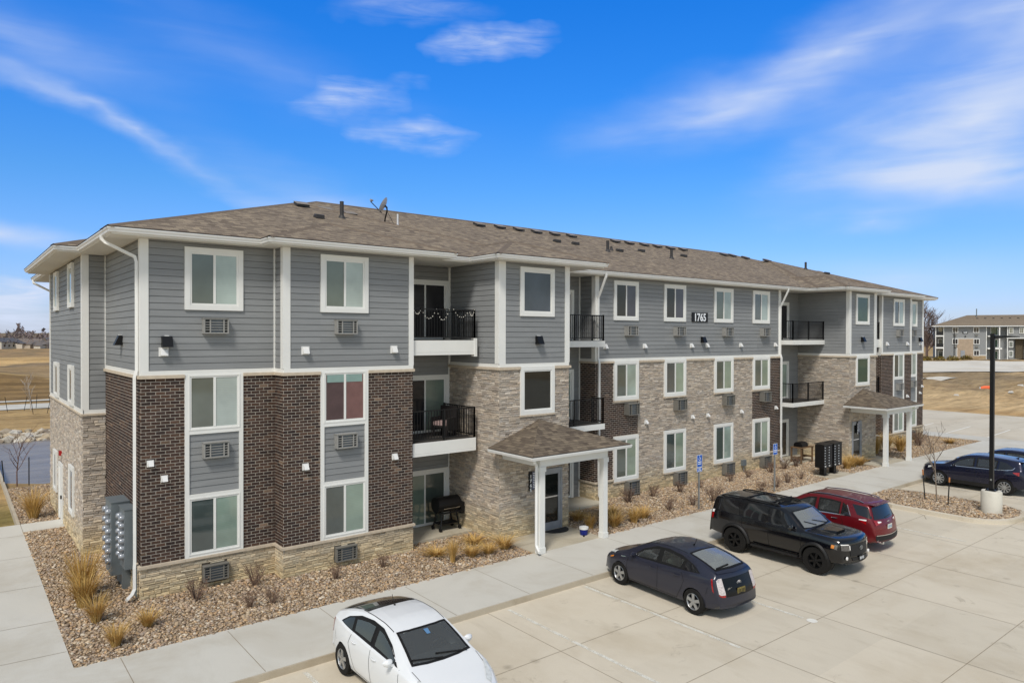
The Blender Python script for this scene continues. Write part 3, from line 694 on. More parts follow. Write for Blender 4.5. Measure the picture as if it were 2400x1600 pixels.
def P_window(f,a0,a1,z0,z1,panes,cas=.135,d=.02,label=None,inner=None,base=-.04):
    """casing, vinyl sash, mullions and one pane per light"""
    if a0>a1:a0,a1=a1,a0
    mb=MB(); D=d+.035
    fbox(mb,f,a0,a0+cas,z0,z1,base,D); fbox(mb,f,a1-cas,a1,z0,z1,base,D); fbox(mb,f,a0+cas,a1-cas,z1-cas,z1,base,D-.002); fbox(mb,f,a0+cas,a1-cas,z0,z0+cas,base,D-.002)
    i0,i1,j0,j1=a0+cas,a1-cas,z0+cas,z1-cas; s=.045
    fbox(mb,f,i0,i0+s,j0,j1,base,d+.018); fbox(mb,f,i1-s,i1,j0,j1,base,d+.018); fbox(mb,f,i0+s,i1-s,j1-s,j1,base,d+.016); fbox(mb,f,i0+s,i1-s,j0,j0+s,base,d+.016)
    n=len(panes); w=(i1-i0)/n
    for k in range(1,n): fbox(mb,f,i0+w*k-.032,i0+w*k+.032,j0+s,j1-s,base,d+.022)
    o=mb.build('window',MAT['trim'],BLD)
    if label: o['label']=label
    for k in range(n):
        pm=MB(); fquad(pm,f,i0+w*k+(.0 if k else s*.5),i0+w*(k+1)-(.0 if k<n-1 else s*.5),j0+s*.5,j1-s*.5,d+(.004 if k else .0))
        key=panes[k]; v=VAR.randrange(4)
        if v and key=='g_dark': key+=str(v)
        elif v and key in('g_blind','g_blind2'): key+=str(v+10)
        pm.build('pane',MAT[key],o)
    return o
VAR=random.Random(77)
def P_ptac(f,a0,z0,w=.65,h=.41,d=.2,dark=False,base=0):
    mb=MB(); t=.035; a1=a0+w; z1=z0+h
    fbox(mb,f,a0,a0+t,z0,z1,base,d); fbox(mb,f,a1-t,a1,z0,z1,base,d); fbox(mb,f,a0+t,a1-t,z1-t,z1,base,d-.002); fbox(mb,f,a0+t,a1-t,z0,z0+t,base,d-.002)
    fbox(mb,f,a0-.012,a1+.012,z1,z1+.014,base,d+.02)
    o=mb.build('air_conditioner',MAT['ptac_dark' if dark else 'ptac'],BLD)
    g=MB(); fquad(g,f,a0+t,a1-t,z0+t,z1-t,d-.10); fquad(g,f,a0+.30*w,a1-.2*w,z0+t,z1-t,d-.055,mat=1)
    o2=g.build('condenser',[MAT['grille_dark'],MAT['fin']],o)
    g=MB()
    for k in range(1,5): zz=z0+t+(h-2*t)*k/5; fbox(g,f,a0+t,a1-t,zz-.009,zz+.009,d-.05,d-.012)
    for q in (.26,.80): fbox(g,f,a0+w*q-.016,a0+w*q+.016,z0+t,z1-t,d-.045,d-.006)
    g.build('grille',MAT['ptac_dark' if dark else 'ptac'],o)
    return o
def P_vent(f,a,z,s=.235,base=0.):
    mb=MB(); h=s/2; fbox(mb,f,a-h,a+h,z-h,z+h,base,base+.025)
    q=h*.72; b=base+.025
    p=[f(a-q,z+q,b),f(a+q,z+q,b),f(a+q,z-q,b),f(a-q,z-q,b),f(a-q,z+q*.75,b+.05),f(a+q,z+q*.75,b+.05),f(a+q,z-q,b+.12),f(a-q,z-q,b+.12)]
    mb.add(p,[(4,5,6,7),(0,4,7,3),(1,2,6,5),(0,1,5,4),(3,7,6,2)]); mb.build('wall_vent',MAT['white_plate'],BLD)
def P_lamp(f,a,z):
    mb=MB(); w,h=.125,.14
    p=[f(a-w,z+h,0),f(a+w,z+h,0),f(a+w,z-h,0),f(a-w,z-h,0),f(a-w,z+h,.10),f(a+w,z+h,.10),f(a+w,z-h,.22),f(a-w,z-h,.22)]
    mb.add(p,[(4,5,6,7),(0,4,7,3),(1,2,6,5),(0,1,5,4),(3,7,6,2)])
    for k in range(3): fbox(mb,f,a-w-.004,a+w+.004,z-.07+.07*k,z-.055+.07*k,.0,.178-.03*k)
    o=mb.build('wall_lamp',MAT['black'],BLD); m=MB(); fbox(m,f,a-.05,a+.05,z+h,z+h+.02,.01,.09); m.build('sensor',MAT['white_plate'],o)
def P_downspout(path,label=None):
    mb=MB(); mb.tube(path,.052,4); 
    return mb.build('downspout',MAT['gutter'],BLD)
def P_slider(f,a0,a1,z0,z1,kinds=('g_charcoal','g_charcoal')):
    mb=MB(); c=.12
    fbox(mb,f,a0,a0+c,z0,z1,-.03,.07); fbox(mb,f,a1-c,a1,z0,z1,-.03,.07); fbox(mb,f,a0+c,a1-c,z1-c,z1,-.03,.068)
    m=(a0+a1)/2; i0,i1,j0,j1=a0+c,a1-c,z0+.02,z1-c; s=.06
    for q0,q1,dd in ((i0,m+.03,.05),(m-.03,i1,.036)):
        fbox(mb,f,q0,q0+s,j0,j1,-.02,dd); fbox(mb,f,q1-s,q1,j0,j1,-.02,dd); fbox(mb,f,q0+s,q1-s,j1-s,j1,-.02,dd-.002); fbox(mb,f,q0+s,q1-s,j0,j0+s*1.4,-.02,dd-.002)
    o=mb.build('sliding_door',MAT['trim'],BLD)
    for (q0,q1,dd,k) in ((i0+s*.5,m,.040,kinds[0]),(m,i1-s*.5,.026,kinds[1])):
        p=MB()
        if k=='blinds':
            n=16
            for i in range(n):
                a=q0+(q1-q0)*i/n; b=q0+(q1-q0)*(i+1)/n; p.add([f(a,j0+.05,dd),f(b,j0+.05,dd+.004*(i%2)+.001),f(b,j1-.03,dd+.004*(i%2)+.001),f(a,j1-.03,dd)],[(0,1,2,3)])
            p.build('pane',MAT['g_curtain'],o)
        else: fquad(p,f,q0,q1,j0+.04,j1-.03,dd); p.build('pane',MAT[k],o)
    return o
def railing(mb,pts,z,h=1.02):
    for (x0,y0),(x1,y1) in zip(pts,pts[1:]):
        L=math.hypot(x1-x0,y1-y0); ux,uy=(x1-x0)/L,(y1-y0)/L; n=max(1,int(L/.105))
        for zz in (z+h-.02,z+.09): mb.tube([(x0,y0,zz),(x1,y1,zz)],.024,4)
        for i in range(1,n): x,y=x0+(x1-x0)*i/n,y0+(y1-y0)*i/n; mb.tube([(x,y,z+.09),(x,y,z+h-.03)],.0125,4,cap=False)
        k=max(1,round(L/1.3))
        for i in range(k+1): x,y=x0+(x1-x0)*i/k,y0+(y1-y0)*i/k; mb.tube([(x,y,z),(x,y,z+h+.01)],.036,4)
def P_balcony(x0,x1,yf,yb,z0,z1,rail,cap=None):
    mb=MB(); mb.box(x0,x1,yf,yb,z0,z1-.012); mb.box(x0+.04,x1-.04,yf+.04,yb-.01,z1-.012,z1,mat=1)
    mb.box(x0+.001,x1-.001,yf-.006,yf,z0+.1,z0+.104,mat=0)
    if cap: mb.box(*cap)
    o=mb.build('balcony',[MAT['trim'],MAT['deck']],BLD); r=MB(); railing(r,rail,z1); r.build('railing',MAT['black'],o); return o

ZT0,ZT1,ZL0=5.885,6.0,5.80      # white band and cream ledge between 2nd and 3rd floor
ZS=9.395                        # soffit
ZB,ZB1=.93,1.0                  # base ledge
def wing(mir):
    m=(lambda x:W_-x) if mir else (lambda x:x)
    LX,RX=('rx','lx') if mir else ('lx','rx')
    f0=F('fy',0); f2=F('fy',-.64); ft=F('fy',-1.544); fr=F('fy',1.4)
    S=lambda a,b:(min(m(a),m(b)),max(m(a),m(b)))
    # ---- corner bay and projecting bay
    for f,x0,x1,w0,w1 in ((f0,0,3.47,1.045,2.56),(f2,3.47,7.62,4.55,6.06)):
        P_siding(f,*S(x0+(.18 if x0==0 else .2),x1-(.0 if x0==0 else .15)),ZT1,ZS)
        P_brick(f,[(*S(x0,w0),ZB1,ZL0),(*S(w1,x1),ZB1,ZL0)])
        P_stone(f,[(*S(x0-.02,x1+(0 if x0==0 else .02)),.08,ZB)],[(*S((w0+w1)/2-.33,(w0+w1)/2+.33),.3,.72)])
        P_trim('ledge',MAT['cream'],[(f,*S(x0-.05,w0),ZL0,ZT0,0,.07),(f,*S(w1,x1+.04),ZL0,ZT0,0,.07),(f,*S(x0-.06,w0),ZB,ZB1,0,.075),(f,*S(w1,x1+.06),ZB,ZB1,0,.075),(f,*S(w0,w1),ZB,ZB1-.005,0,.07)])
        P_trim('frieze_band',MAT['trim'],[(f,*S(x0,x1),ZT0,ZT1,-.02,.035)])
        # window strip: surround, two windows, siding spandrel
        P_trim('window_surround',MAT['trim'],[(f,*S(w0,w0+.11),ZB1,ZT0,-.02,.045),(f,*S(w1-.11,w1),ZB1,ZT0,-.02,.045),(f,*S(w0+.11,w1-.11),4.28,4.40,-.02,.043),(f,*S(w0+.11,w1-.11),2.57,2.68,-.02,.043),(f,*S(w0+.11,w1-.11),ZB1-.004,1.07,-.02,.043),(f,*S(w0+.11,w1-.11),5.84,ZT0,-.02,.043)])
        mb=MB(); siding(mb,f,*S(w0+.11,w1-.11),2.68,4.28); mb.build('spandrel_panel',MAT['siding'],BLD)
        pk=x0>1 and not mir
        P_window(f,*S(w0+.09,w1-.09),4.39,5.86,('g_dark','g_blind') if not pk else ('pink_dark','pink'),cas=.03,label='window with dusty pink curtains' if pk else None)
        if pk:
            v=MB(); fbox(v,f,*S(w0+.2,w1-.2),5.56,5.8,.026,.03); v.build('pelmet',MAT['teal'],BLD)
        P_window(f,*S(w0+.09,w1-.09),1.06,2.58,('g_dark','g_blind2'),cas=.03)
        P_window(f,*S(w0,w1),7.6,9.27,('g_dark','g_blind'))
        a=min(S((w0+w1)/2-.32,(w0+w1)/2+.32))
        P_ptac(f,a,6.97); P_ptac(f,a,3.63,d=.2); P_ptac(f,a,.31,d=.17,dark=True)
    P_trim('corner_trim',MAT['trim'],[(f0,*S(-.03,.18),ZT1,ZS,-.15,.03),(f2,*S(3.44,3.66),ZT1,ZS,-.15,.03),(f2,*S(7.47,7.64),ZT1,ZS,-.15,.03)])
    P_trim('corner_trim',MAT['trim'],[(f0,*S(3.42,3.468),ZT1,ZS,0,.03)])
    P_vent(f0,m(.535),6.49); P_vent(f0,m(.22),3.62,.17); P_vent(f0,m(.55),3.19,.17)
    P_vent(f2,m(4.1),6.5); P_vent(f2,m(6.94),6.5); P_vent(f2,m(4.1),3.19,.19,.01); P_vent(f2,m(6.97),3.18,.19,.01); P_lamp(f0,m(.605),6.76)
    # returns
    fl=F(LX,m(0)); P_siding(fl,.15,5.15,ZT1,ZS); P_brick(fl,[(0,5.15,ZB1,ZL0)]); P_stone(fl,[(0,5.15,.08,ZB)])
    P_trim('ledge',MAT['cream'],[(fl,-.066,5.15,ZL0+.003,ZT0-.003,0,.066),(fl,-.07,5.15,ZB+.003,ZB1-.003,0,.07)]); P_trim('frieze_band',MAT['trim'],[(fl,-.03,5.15,ZT0-.002,ZT1-.003,-.02,.026)]); P_trim('corner_trim',MAT['trim'],[(fl,5.09,5.145,ZT1,ZS,0,.03)])
    P_lamp(fl,2.45,6.78)
    f3=F(LX,m(3.47)); P_siding(f3,-.46,0,ZT1,ZS); P_brick(f3,[(-.64,0,ZB1,ZL0)]); P_stone(f3,[(-.66,0,.08,ZB)]); P_trim('ledge',MAT['cream'],[(f3,-.706,0,ZL0+.003,ZT0-.003,0,.066),(f3,-.71,0,ZB+.003,ZB1-.003,0,.07)]); P_trim('frieze_band',MAT['trim'],[(f3,-.64,0,ZT0-.002,ZT1-.003,-.02,.026)])
    f4=F(RX,m(7.62)); P_siding(f4,-.5,1.4,ZT1,ZS); P_brick(f4,[(-.64,1.4,ZB1,ZL0)]); P_stone(f4,[(-.64,1.4,.08,ZB)]); P_trim('frieze_band',MAT['trim'],[(f4,-.64,1.4,ZL0,ZT1,-.02,.03),(f4,-.64,1.4,ZB,ZB1,0,.06)])
    # ---- recess beside the stair tower
    P_siding(fr,*S(7.62,10.36),.2,ZS); P_trim('corner_trim',MAT['trim'],[(fr,*S(10.30,10.355),.2,ZS,0,.035)])
    P_slider(fr,*S(8.32,10.28),6.79,8.9,('g_charcoal','g_charcoal')); P_slider(fr,*S(8.32,10.28),3.49,5.54,('g_charcoal','blinds')); P_slider(fr,*S(8.32,10.28),.2,2.2,('g_curtain','g_dark'))
    x0,x1=S(7.63,10.14); xe=m(10.1)
    P_balcony(x0,x1,-.56,1.39,6.3,6.79,[(m(7.66),-.51),(xe,-.51),(xe,1.36)],(m(10.06),m(10.17),-.58,-.4,6.23,6.85))
    P_balcony(x0,x1,-.56,1.39,3.06,3.5,[(m(7.66),-.51),(xe,-.51),(xe,1.36)])
    # ---- stair tower
    door=S(12.08,13.17); win=S(11.24,12.78)
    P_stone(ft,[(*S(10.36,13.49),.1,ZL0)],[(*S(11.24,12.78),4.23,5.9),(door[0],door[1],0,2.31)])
    P_trim('ledge',MAT['cream'],[(ft,*S(10.29,11.24),ZL0,ZT0,0,.08),(ft,*S(12.78,13.56),ZL0,ZT0,0,.08),(ft,*S(11.22,12.8),4.19,4.25,0,.075)])
    P_trim('frieze_band',MAT['trim'],[(ft,*S(10.36,13.49),ZT0+.003,ZT1,-.02,.035)])
    P_siding(ft,*S(10.6,13.31),ZT1,ZS); P_trim('corner_trim',MAT['trim'],[(ft,*S(10.33,10.62),ZT1,ZS,-.15,.03),(ft,*S(13.3,13.51),ZT1,ZS,-.15,.03)])
    P_window(ft,*win,7.6,9.27,('g_slate',) if not mir else ('g_green',)); P_window(ft,*win,4.25,5.89,('g_black',) if not mir else ('g_green',),d=.035); P_lamp(ft,m(12.05),6.79)
    d0,d1=door; mb=MB(); c=.07
    fbox(mb,ft,d0,d0+c,.155,2.3,-.05,.05); fbox(mb,ft,d1-c,d1,.155,2.3,-.05,.05); fbox(mb,ft,d0+c,d1-c,2.2,2.3,-.05,.048)
    s=.1; fbox(mb,ft,d0+c,d0+c+s,.16,2.2,-.04,.03); fbox(mb,ft,d1-c-s,d1-c,.16,2.2,-.04,.03); fbox(mb,ft,d0+c+s,d1-c-s,2.1,2.2,-.04,.028); fbox(mb,ft,d0+c+s,d1-c-s,.16,.42,-.04,.028)
    o=mb.build('entrance_door',MAT['steel_door'],BLD); p=MB(); fquad(p,ft,d0+c+s-.01,d1-c-s+.01,.4,2.11,.0); p.build('pane',MAT['g_black'],o)
    h=MB(); hx=d0+c+.05 if not mir else d1-c-.05; hh=1 if not mir else -1; h.tube([ft(hx,1.22,.03),ft(hx+.02*hh,1.22,.09),ft(hx+.02*hh,.95,.09),ft(hx,.95,.03)],.014,6); fbox(h,ft,d0+c+s,d1-c-s,1.28,1.32,-.005,.003,); h.build('handle',MAT['chrome'],o)
    # address panels beside the door
    a0,a1=(11.62,11.75) if not mir else (35.0,35.13)
    mb=MB(); fbox(mb,ft,a0,a1,1.66,2.30,0,.075); o=mb.build('address_sign',MAT['signblack'],BLD)
    for k,ch in enumerate('1765'): text_mesh(ch,'digit',.155,ft(a0+.065,2.14-.155*k-.055,.077),MAT['signwhite'],o,bold=.006,cx=True)
    mb=MB(); b0=a1+.004; fbox(mb,ft,b0,b0+.19,1.68,2.28,0,.07); o=mb.build('directory_sign',MAT['signnavy'],BLD); q=MB()
    for k in range(9): fbox(q,ft,b0+.03,b0+.16-(k%3)*.02,2.22-.06*k,2.244-.06*k,.07,.073)
    q.build('lettering',MAT['signwhite'],o)
    fs=F(LX,m(10.36)); P_stone(fs,[(-1.56,1.4,.1,ZL0)]); P_siding(fs,-1.38,1.4,ZT1,ZS); P_trim('ledge',MAT['cream'],[(fs,-1.618,1.4,ZL0+.003,ZT0-.003,0,.074)]); P_trim('frieze_band',MAT['trim'],[(fs,-1.544,1.4,ZT0+.001,ZT1-.003,-.02,.026)]); P_trim('corner_trim',MAT['trim'],[(fs,-1.57,-1.36,ZT1,ZS,-.02,.035),(fs,1.33,1.39,ZT1,ZS,0,.03)])
    fs=F(RX,m(13.49)); P_stone(fs,[(-1.56,1.4,.1,ZL0)]); P_siding(fs,-1.4,1.4,ZT1,ZS); P_trim('ledge',MAT['cream'],[(fs,-1.618,1.4,ZL0+.003,ZT0-.003,0,.074)]); P_trim('frieze_band',MAT['trim'],[(fs,-1.544,1.4,ZT0+.001,ZT1-.003,-.02,.026)]); P_trim('corner_trim',MAT['trim'],[(fs,-1.57,-1.38,ZT1,ZS,-.02,.035)])
    # ---- second recess
    P_siding(fr,*S(13.49,16.9),.2,ZS); P_trim('corner_trim',MAT['trim'],[(fr,*S(16.83,16.89),.2,ZS,0,.035)])
    for zz,k in ((6.74,('g_charcoal','g_charcoal')),(3.45,('g_dark','g_blind2')),(.2,('g_dark','g_charcoal'))): P_slider(fr,*S(14.55,16.5),zz+.02,zz+2.1,k)
    x0,x1=S(13.5,16.78); e=m(16.72); s_=m(13.54)
    for zz,b in ((6.75,.25),(3.43,.23)): P_balcony(x0,x1,-.18,1.39,zz-b,zz,[(s_,-.13),(e,-.13),(e,.49)])
    fm=F(LX,m(16.9)); P_siding(fm,.65,1.4,ZT1,ZS); P_brick(fm,[(.495,1.4,ZB1-.08,ZL0)]); P_stone(fm,[(.48,1.4,.08,ZB-.08)])
    P_trim('ledge',MAT['cream'],[(fm,.432,1.4,ZL0+.003,ZT0-.003,0,.066),(fm,.432,1.4,ZB-.077,ZB1-.083,0,.07)]); P_trim('frieze_band',MAT['trim'],[(fm,.495,1.4,ZT0-.002,ZT1-.003,-.02,.026)]); P_trim('corner_trim',MAT['trim'],[(fm,.46,.68,ZT1,ZS,-.02,.035)])
    # ---- entrance porch
    sh=0 if not mir else .15
    px=lambda a:m(a)+sh
    mb=MB(); X0,X1=sorted((px(9.9),px(14.3))); ze=3.27; ap=((X0+X1)/2,-1.55,4.06); c=[(X0,-1.55,ze),(X0,-3.82,ze),(X1,-3.82,ze),(X1,-1.55,ze)]
    k=[(X0+.03,-1.55,ze-.02),(X0+.03,-3.79,ze-.02),(X1-.03,-3.79,ze-.02),(X1-.03,-1.55,ze-.02)]
    mb.tri(c[0],c[1],ap); mb.tri(c[1],c[2],ap); mb.tri(c[2],c[3],ap)
    for i in range(3): mb.quad(c[i],c[i+1],k[i+1],k[i],mat=1)
    po=mb.build('porch',[MAT['roof_porch'],MAT['asphalt_edge']],BLD)
    mb=MB(); pr=[(0.02,ze-.02),(0.02,ze-.05),(-.0,ze-.12),(-.09,ze-.13),(-.09,ze-.02)]
    def offp(d): return [(X0-d,-1.56),(X0-d,-3.82-d),(X1+d,-3.82-d),(X1+d,-1.56)]
    mb.grid([[(*offp(d)[i],z) for (d,z) in pr] for i in range(4)]); mb.build('gutter',MAT['gutter'],po)
    mb=MB(); xa,xb=sorted((px(10.6),px(13.4))); mb.quad((X0+.08,-3.74,ze-.135),(X1-.08,-3.74,ze-.135),(X1-.08,-1.56,ze-.135),(X0+.08,-1.56,ze-.135)); 
    mb.box(xa-.1,xb+.1,-3.48,-3.28,2.86,ze-.137); mb.box(xa-.1,xa+.1,-3.28,-1.57,2.86,ze-.137); mb.box(xb-.1,xb+.1,-3.28,-1.57,2.86,ze-.137); mb.build('beam',MAT['trim'],po)
    for x in (xa,xb):
        mb=MB(); mb.box(x-.1,x+.1,-3.48,-3.28,.156,2.858); mb.box(x-.125,x+.125,-3.505,-3.255,2.70,2.857); mb.box(x-.118,x+.118,-3.498,-3.262,.156,.34); mb.build('column',MAT['trim'],po)
    mb=MB()
    x=xa if not mir else xb
    sg=-1 
    if not mir: mb.tube([(x-.45,-3.60,ze-.12),(x-.45,-3.6,ze-.22),(x-.17,-3.38,ze-.35),(x-.17,-3.38,.42),(x-.17,-3.45,.32),(x-.25,-3.62,.27)],.05,6)
    else: mb.tube([(x+.3,-3.7,ze-.12),(x+.3,-3.7,ze-.2),(x+.12,-3.4,ze-.42)],.045,6)
    mb.build('downspout',MAT['gutter'],po)
    # ---- end block with the side door
    fe=F('fy',5.15); fq=F(LX,m(-.614))
    P_siding(fe,*S(-.5,0),4.62,ZS); P_stone(fe,[(*S(-.63,0),.08,4.44)],proud=.05); P_trim('ledge',MAT['cream'],[(fe,*S(-.69,0),4.44,4.5,0,.07)]); P_trim('frieze_band',MAT['trim'],[(fe,*S(-.614,0),4.5,4.62,-.02,.03)])
    P_trim('corner_trim',MAT['trim'],[(fe,*S(-.645,-.46),4.62,ZS,-.15,.03)])
    P_siding(fq,5.3,14,4.62,ZS); P_trim('ledge',MAT['cream'],[(fq,5.083,14,4.443,4.497,0,.066)]); P_trim('frieze_band',MAT['trim'],[(fq,5.12,14,4.498,4.617,-.02,.026)]); P_trim('corner_trim',MAT['trim'],[(fq,5.127,5.34,4.62,ZS,-.02,.036),(fq,13.85,14.03,4.62,ZS,-.02,.036)])
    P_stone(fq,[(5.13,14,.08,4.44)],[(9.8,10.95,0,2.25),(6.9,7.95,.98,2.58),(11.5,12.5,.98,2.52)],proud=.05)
    for y0,y1,z0,z1,pk in ((11.1,12.2,7.84,9.3,'g_blind'),(7.0,8.1,7.84,9.3,'g_blind'),(11.0,12.2,4.6,5.9,'g_charcoal'),(7.02,8.07,4.6,5.92,'g_charcoal'),(11.5,12.5,.98,2.52,'g_violet'),(6.9,7.95,.98,2.58,'g_violet')): P_window(fq,y0,y1,z0,z1,(pk,),cas=.12,d=.05)
    mb=MB(); fbox(mb,fq,9.8,9.9,.155,2.25,-.05,.06); fbox(mb,fq,10.85,10.95,.155,2.25,-.05,.06); fbox(mb,fq,9.9,10.85,2.14,2.25,-.05,.058); fbox(mb,fq,9.9,10.85,.16,2.14,-.04,.02); o=mb.build('side_door',MAT['trim'],BLD)
    h=MB(); fbox(h,fq,9.94,10.04,1.02,1.14,.02,.10); fbox(h,fq,9.95,10.03,1.35,1.42,.02,.05); h.build('handle',MAT['black'],o)
    mb=MB(); fbox(mb,fq,10.2,10.34,2.55,2.72,.02,.11); mb.build('alarm_strobe',MAT['red'],BLD)
    fz=F('by',14.0); P_siding(fz,*S(-.614,0),4.62,ZS); P_stone(fz,[(*S(-.614,0),.08,4.62)])
    fl2=F(LX,m(0)); P_siding(fl2,14.0,19.14,ZT1,ZS); P_brick(fl2,[(14.0,19.14,ZB1,ZT1)]); P_stone(fl2,[(14,19.14,.08,ZB1)])

def text_mesh(body,name,size,loc,mat,parent,bold=0,cx=False,rot=(math.pi/2,0,0),sx=1.0,depth=.002):
    cu=bpy.data.curves.new(name,'FONT'); cu.body=body; cu.size=size; cu.offset=bold; cu.extrude=depth; cu.align_x='CENTER' if cx else 'LEFT'; cu.resolution_u=3
    tmp=bpy.data.objects.new('tmp_text',cu); COL.objects.link(tmp); dg=bpy.context.evaluated_depsgraph_get(); me=bpy.data.meshes.new_from_object(tmp.evaluated_get(dg)); bpy.data.objects.remove(tmp); bpy.data.curves.remove(cu)
    me.name=name; me.materials.clear(); me.materials.append(mat)
    Mx=Matrix.Translation(loc)@__import__('mathutils').Euler(rot).to_matrix().to_4x4()@Matrix.Diagonal((sx,1,1,1)); me.transform(Mx)
    o=bpy.data.objects.new(name,me); COL.objects.link(o)
    if parent: o.parent=parent; o.location=-root_loc(parent)
    return o
wing(False); wing(True)

# ---- middle section
fm=F('fy',.495); MW=[(17.97,19.5),(21.22,22.76)]; MW=MW+[(W_-b,W_-a) for a,b in MW[::-1]]
P_siding(fm,17.07,30.63,ZT1,ZS); P_trim('corner_trim',MAT['trim'],[(fm,16.87,17.09,ZT1,ZS,-.15,.03),(fm,30.61,30.83,ZT1,ZS,-.15,.03)])
P_trim('frieze_band',MAT['trim'],[(fm,16.9,30.8,ZT0,ZT1,-.02,.04)])
hol=[(a,b,4.16,5.9) for a,b in MW]+[(a,b,.74,2.69) for a,b in MW]
P_brick(fm,[(16.9,19.5,ZB1-.08,ZL0)],hol); P_brick(fm,[(28.2,30.8,ZB1-.08,ZL0)],hol)
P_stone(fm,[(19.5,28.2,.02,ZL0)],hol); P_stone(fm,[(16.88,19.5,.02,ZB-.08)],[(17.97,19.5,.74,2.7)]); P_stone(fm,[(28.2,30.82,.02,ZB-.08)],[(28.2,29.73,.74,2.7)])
ed=[16.85,*[q for w in MW for q in w],30.85]
P_trim('ledge',MAT['cream'],[(fm,ed[i],ed[i+1],ZL0,ZT0,0,.08) for i in range(0,10,2)]+[(fm,a,b,ZB-.08,ZB1-.08,0,.075) for a,b in ((16.84,17.97),(29.73,30.86))]+[(fm,a-.02,b+.02,z,z+.07,0,.085) for a,b in MW for z in (4.15,.73)])
PK3=[('g_charcoal','g_violet'),('g_charcoal','g_violet'),('g_dark','g_blind'),('g_dark','g_blind')]
for i,(a,b) in enumerate(MW):
    P_window(fm,a,b,7.6,9.27,PK3[i]); P_window(fm,a,b,4.22,5.89,('g_dark','g_blind2'),d=.045); P_window(fm,a,b,.80,2.69,('g_dark','g_blind2'),d=.045)
    c=(a+b)/2; P_ptac(fm,c-.1,6.95,d=.24); P_ptac(fm,c-.1,3.58,w=.68,h=.48,d=.3,dark=True); P_ptac(fm,c-.1,.2,w=.68,h=.56,d=.32,dark=True)
for x in (17.47,19.92,23.2,24.39,27.14,30.29): P_vent(fm,x,6.5,.21)
for x in (20.0,23.26,24.43,27.2,30.33): P_vent(fm,x,3.18,.18,.03)
P_lamp(fm,24.04,6.78)
mb=MB(); fbox(mb,fm,23.21,24.42,7.61,8.05,0,.045); o=mb.build('house_number',MAT['signblack'],BLD); text_mesh('1765','digits',.50,fm(23.815,7.655,.047),MAT['signwhite'],o,bold=.013,cx=True,sx=.93)
mb=MB(); fbox(mb,fm,27.2,27.5,.46,.74,.03,.16); o=mb.build('junction_box',MAT['grey_metal'],BLD); mb=MB(); mb.tube([fm(27.35,.46,.09),fm(27.35,.12,.09)],.025,6); mb.build('conduit',MAT['galv'],o)
# rear wall
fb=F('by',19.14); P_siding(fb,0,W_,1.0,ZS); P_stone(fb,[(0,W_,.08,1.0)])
for k in range(12):
    for z in (1.2,4.4,7.7): P_window(fb,2+k*3.9,3.5+k*3.9,z,z+1.6,('g_dark','g_blind'))

# ---- downspouts from the main gutters
P_downspout([(-.80,.50,9.45),(-.80,.50,9.36),(-.72,.48,9.28),(-.10,.16,8.93),(-.07,.14,8.8),(-.07,.14,6.02),(-.12,.14,5.85),(-.12,.14,1.1),(-.13,.13,.95),(-.13,.12,.42),(-.2,.08,.3),(-.34,-.05,.23)])
for s in (1,-1):
    X=(lambda a:a) if s==1 else (lambda a:W_-a+.02)
    P_downspout([(X(17.0),-.02,9.45),(X(17.0),0,9.33),(X(17.0),.36,8.62),(X(17.0),.43,8.5),(X(17.0),.43,6.0),(X(17.0),.36,5.8),(X(17.0),.36,1.1),(X(17.0),.34,.9),(X(17.0),.34,.4),(X(17.0)+.03,.2,.28)])
P_downspout([(-.80,19.2,9.45),(-.78,19.1,9.3),(-.1,18.8,8.9),(-.07,18.8,6.0)])
P_downspout([(W_+.8,.5,9.45),(W_+.8,.5,9.32),(W_+.1,.2,8.85),(W_+.07,.15,8.7),(W_+.07,.15,.3)])

# ---- roof
SL=1/3; ZE=9.565
EO=[(-.83,-.6),(2.85,-.6),(2.85,-1.25),(8.9,-1.25),(8.9,-.6),(9.85,-.6),(9.85,-2.15),(14.9,-2.15),(14.9,-.05)]
EO=EO+[(W_-x,y) for x,y in EO[::-1]]
RS=[(W_+.83,4.55),(W_+1.44,4.55),(W_+1.44,14.6),(W_+.83,14.6),(W_+.83,19.74),(-.83,19.74),(-.83,14.6),(-1.44,14.6),(-1.44,4.55),(-.83,4.55)]
OUT=EO+RS
HIPS=[(-.83,W_+.83,-.05,19.19,.003),(-.83,14.9,-.6,19.74,0),(W_-14.9,W_+.83,-.6,19.74,0),(2.85,8.9,-1.25,9,.002),(W_-8.9,W_-2.85,-1.25,9,.002),(9.85,14.9,-2.15,9,.001),(W_-14.9,W_-9.85,-2.15,9,.001),(-1.44,12,4.55,14.6,.004),(W_-12,W_+1.44,4.55,14.6,.004)]
def roof_z(x,y): return max(ZE+dz+SL*min(x-a,b-x,y-c,d-y) for a,b,c,d,dz in HIPS)
mb=MB(); ridge=MB()
def cap(p,q):
    p,q=Vector(p),Vector(q); d=(q-p).normalized(); s=d.cross(Vector((0,0,1))).normalized()*.12
    ridge.add([p-s+Vector((0,0,-.03)),p+Vector((0,0,.035)),p+s+Vector((0,0,-.03)),q-s+Vector((0,0,-.03)),q+Vector((0,0,.035)),q+s+Vector((0,0,-.03))],[(0,1,4,3),(1,2,5,4)])
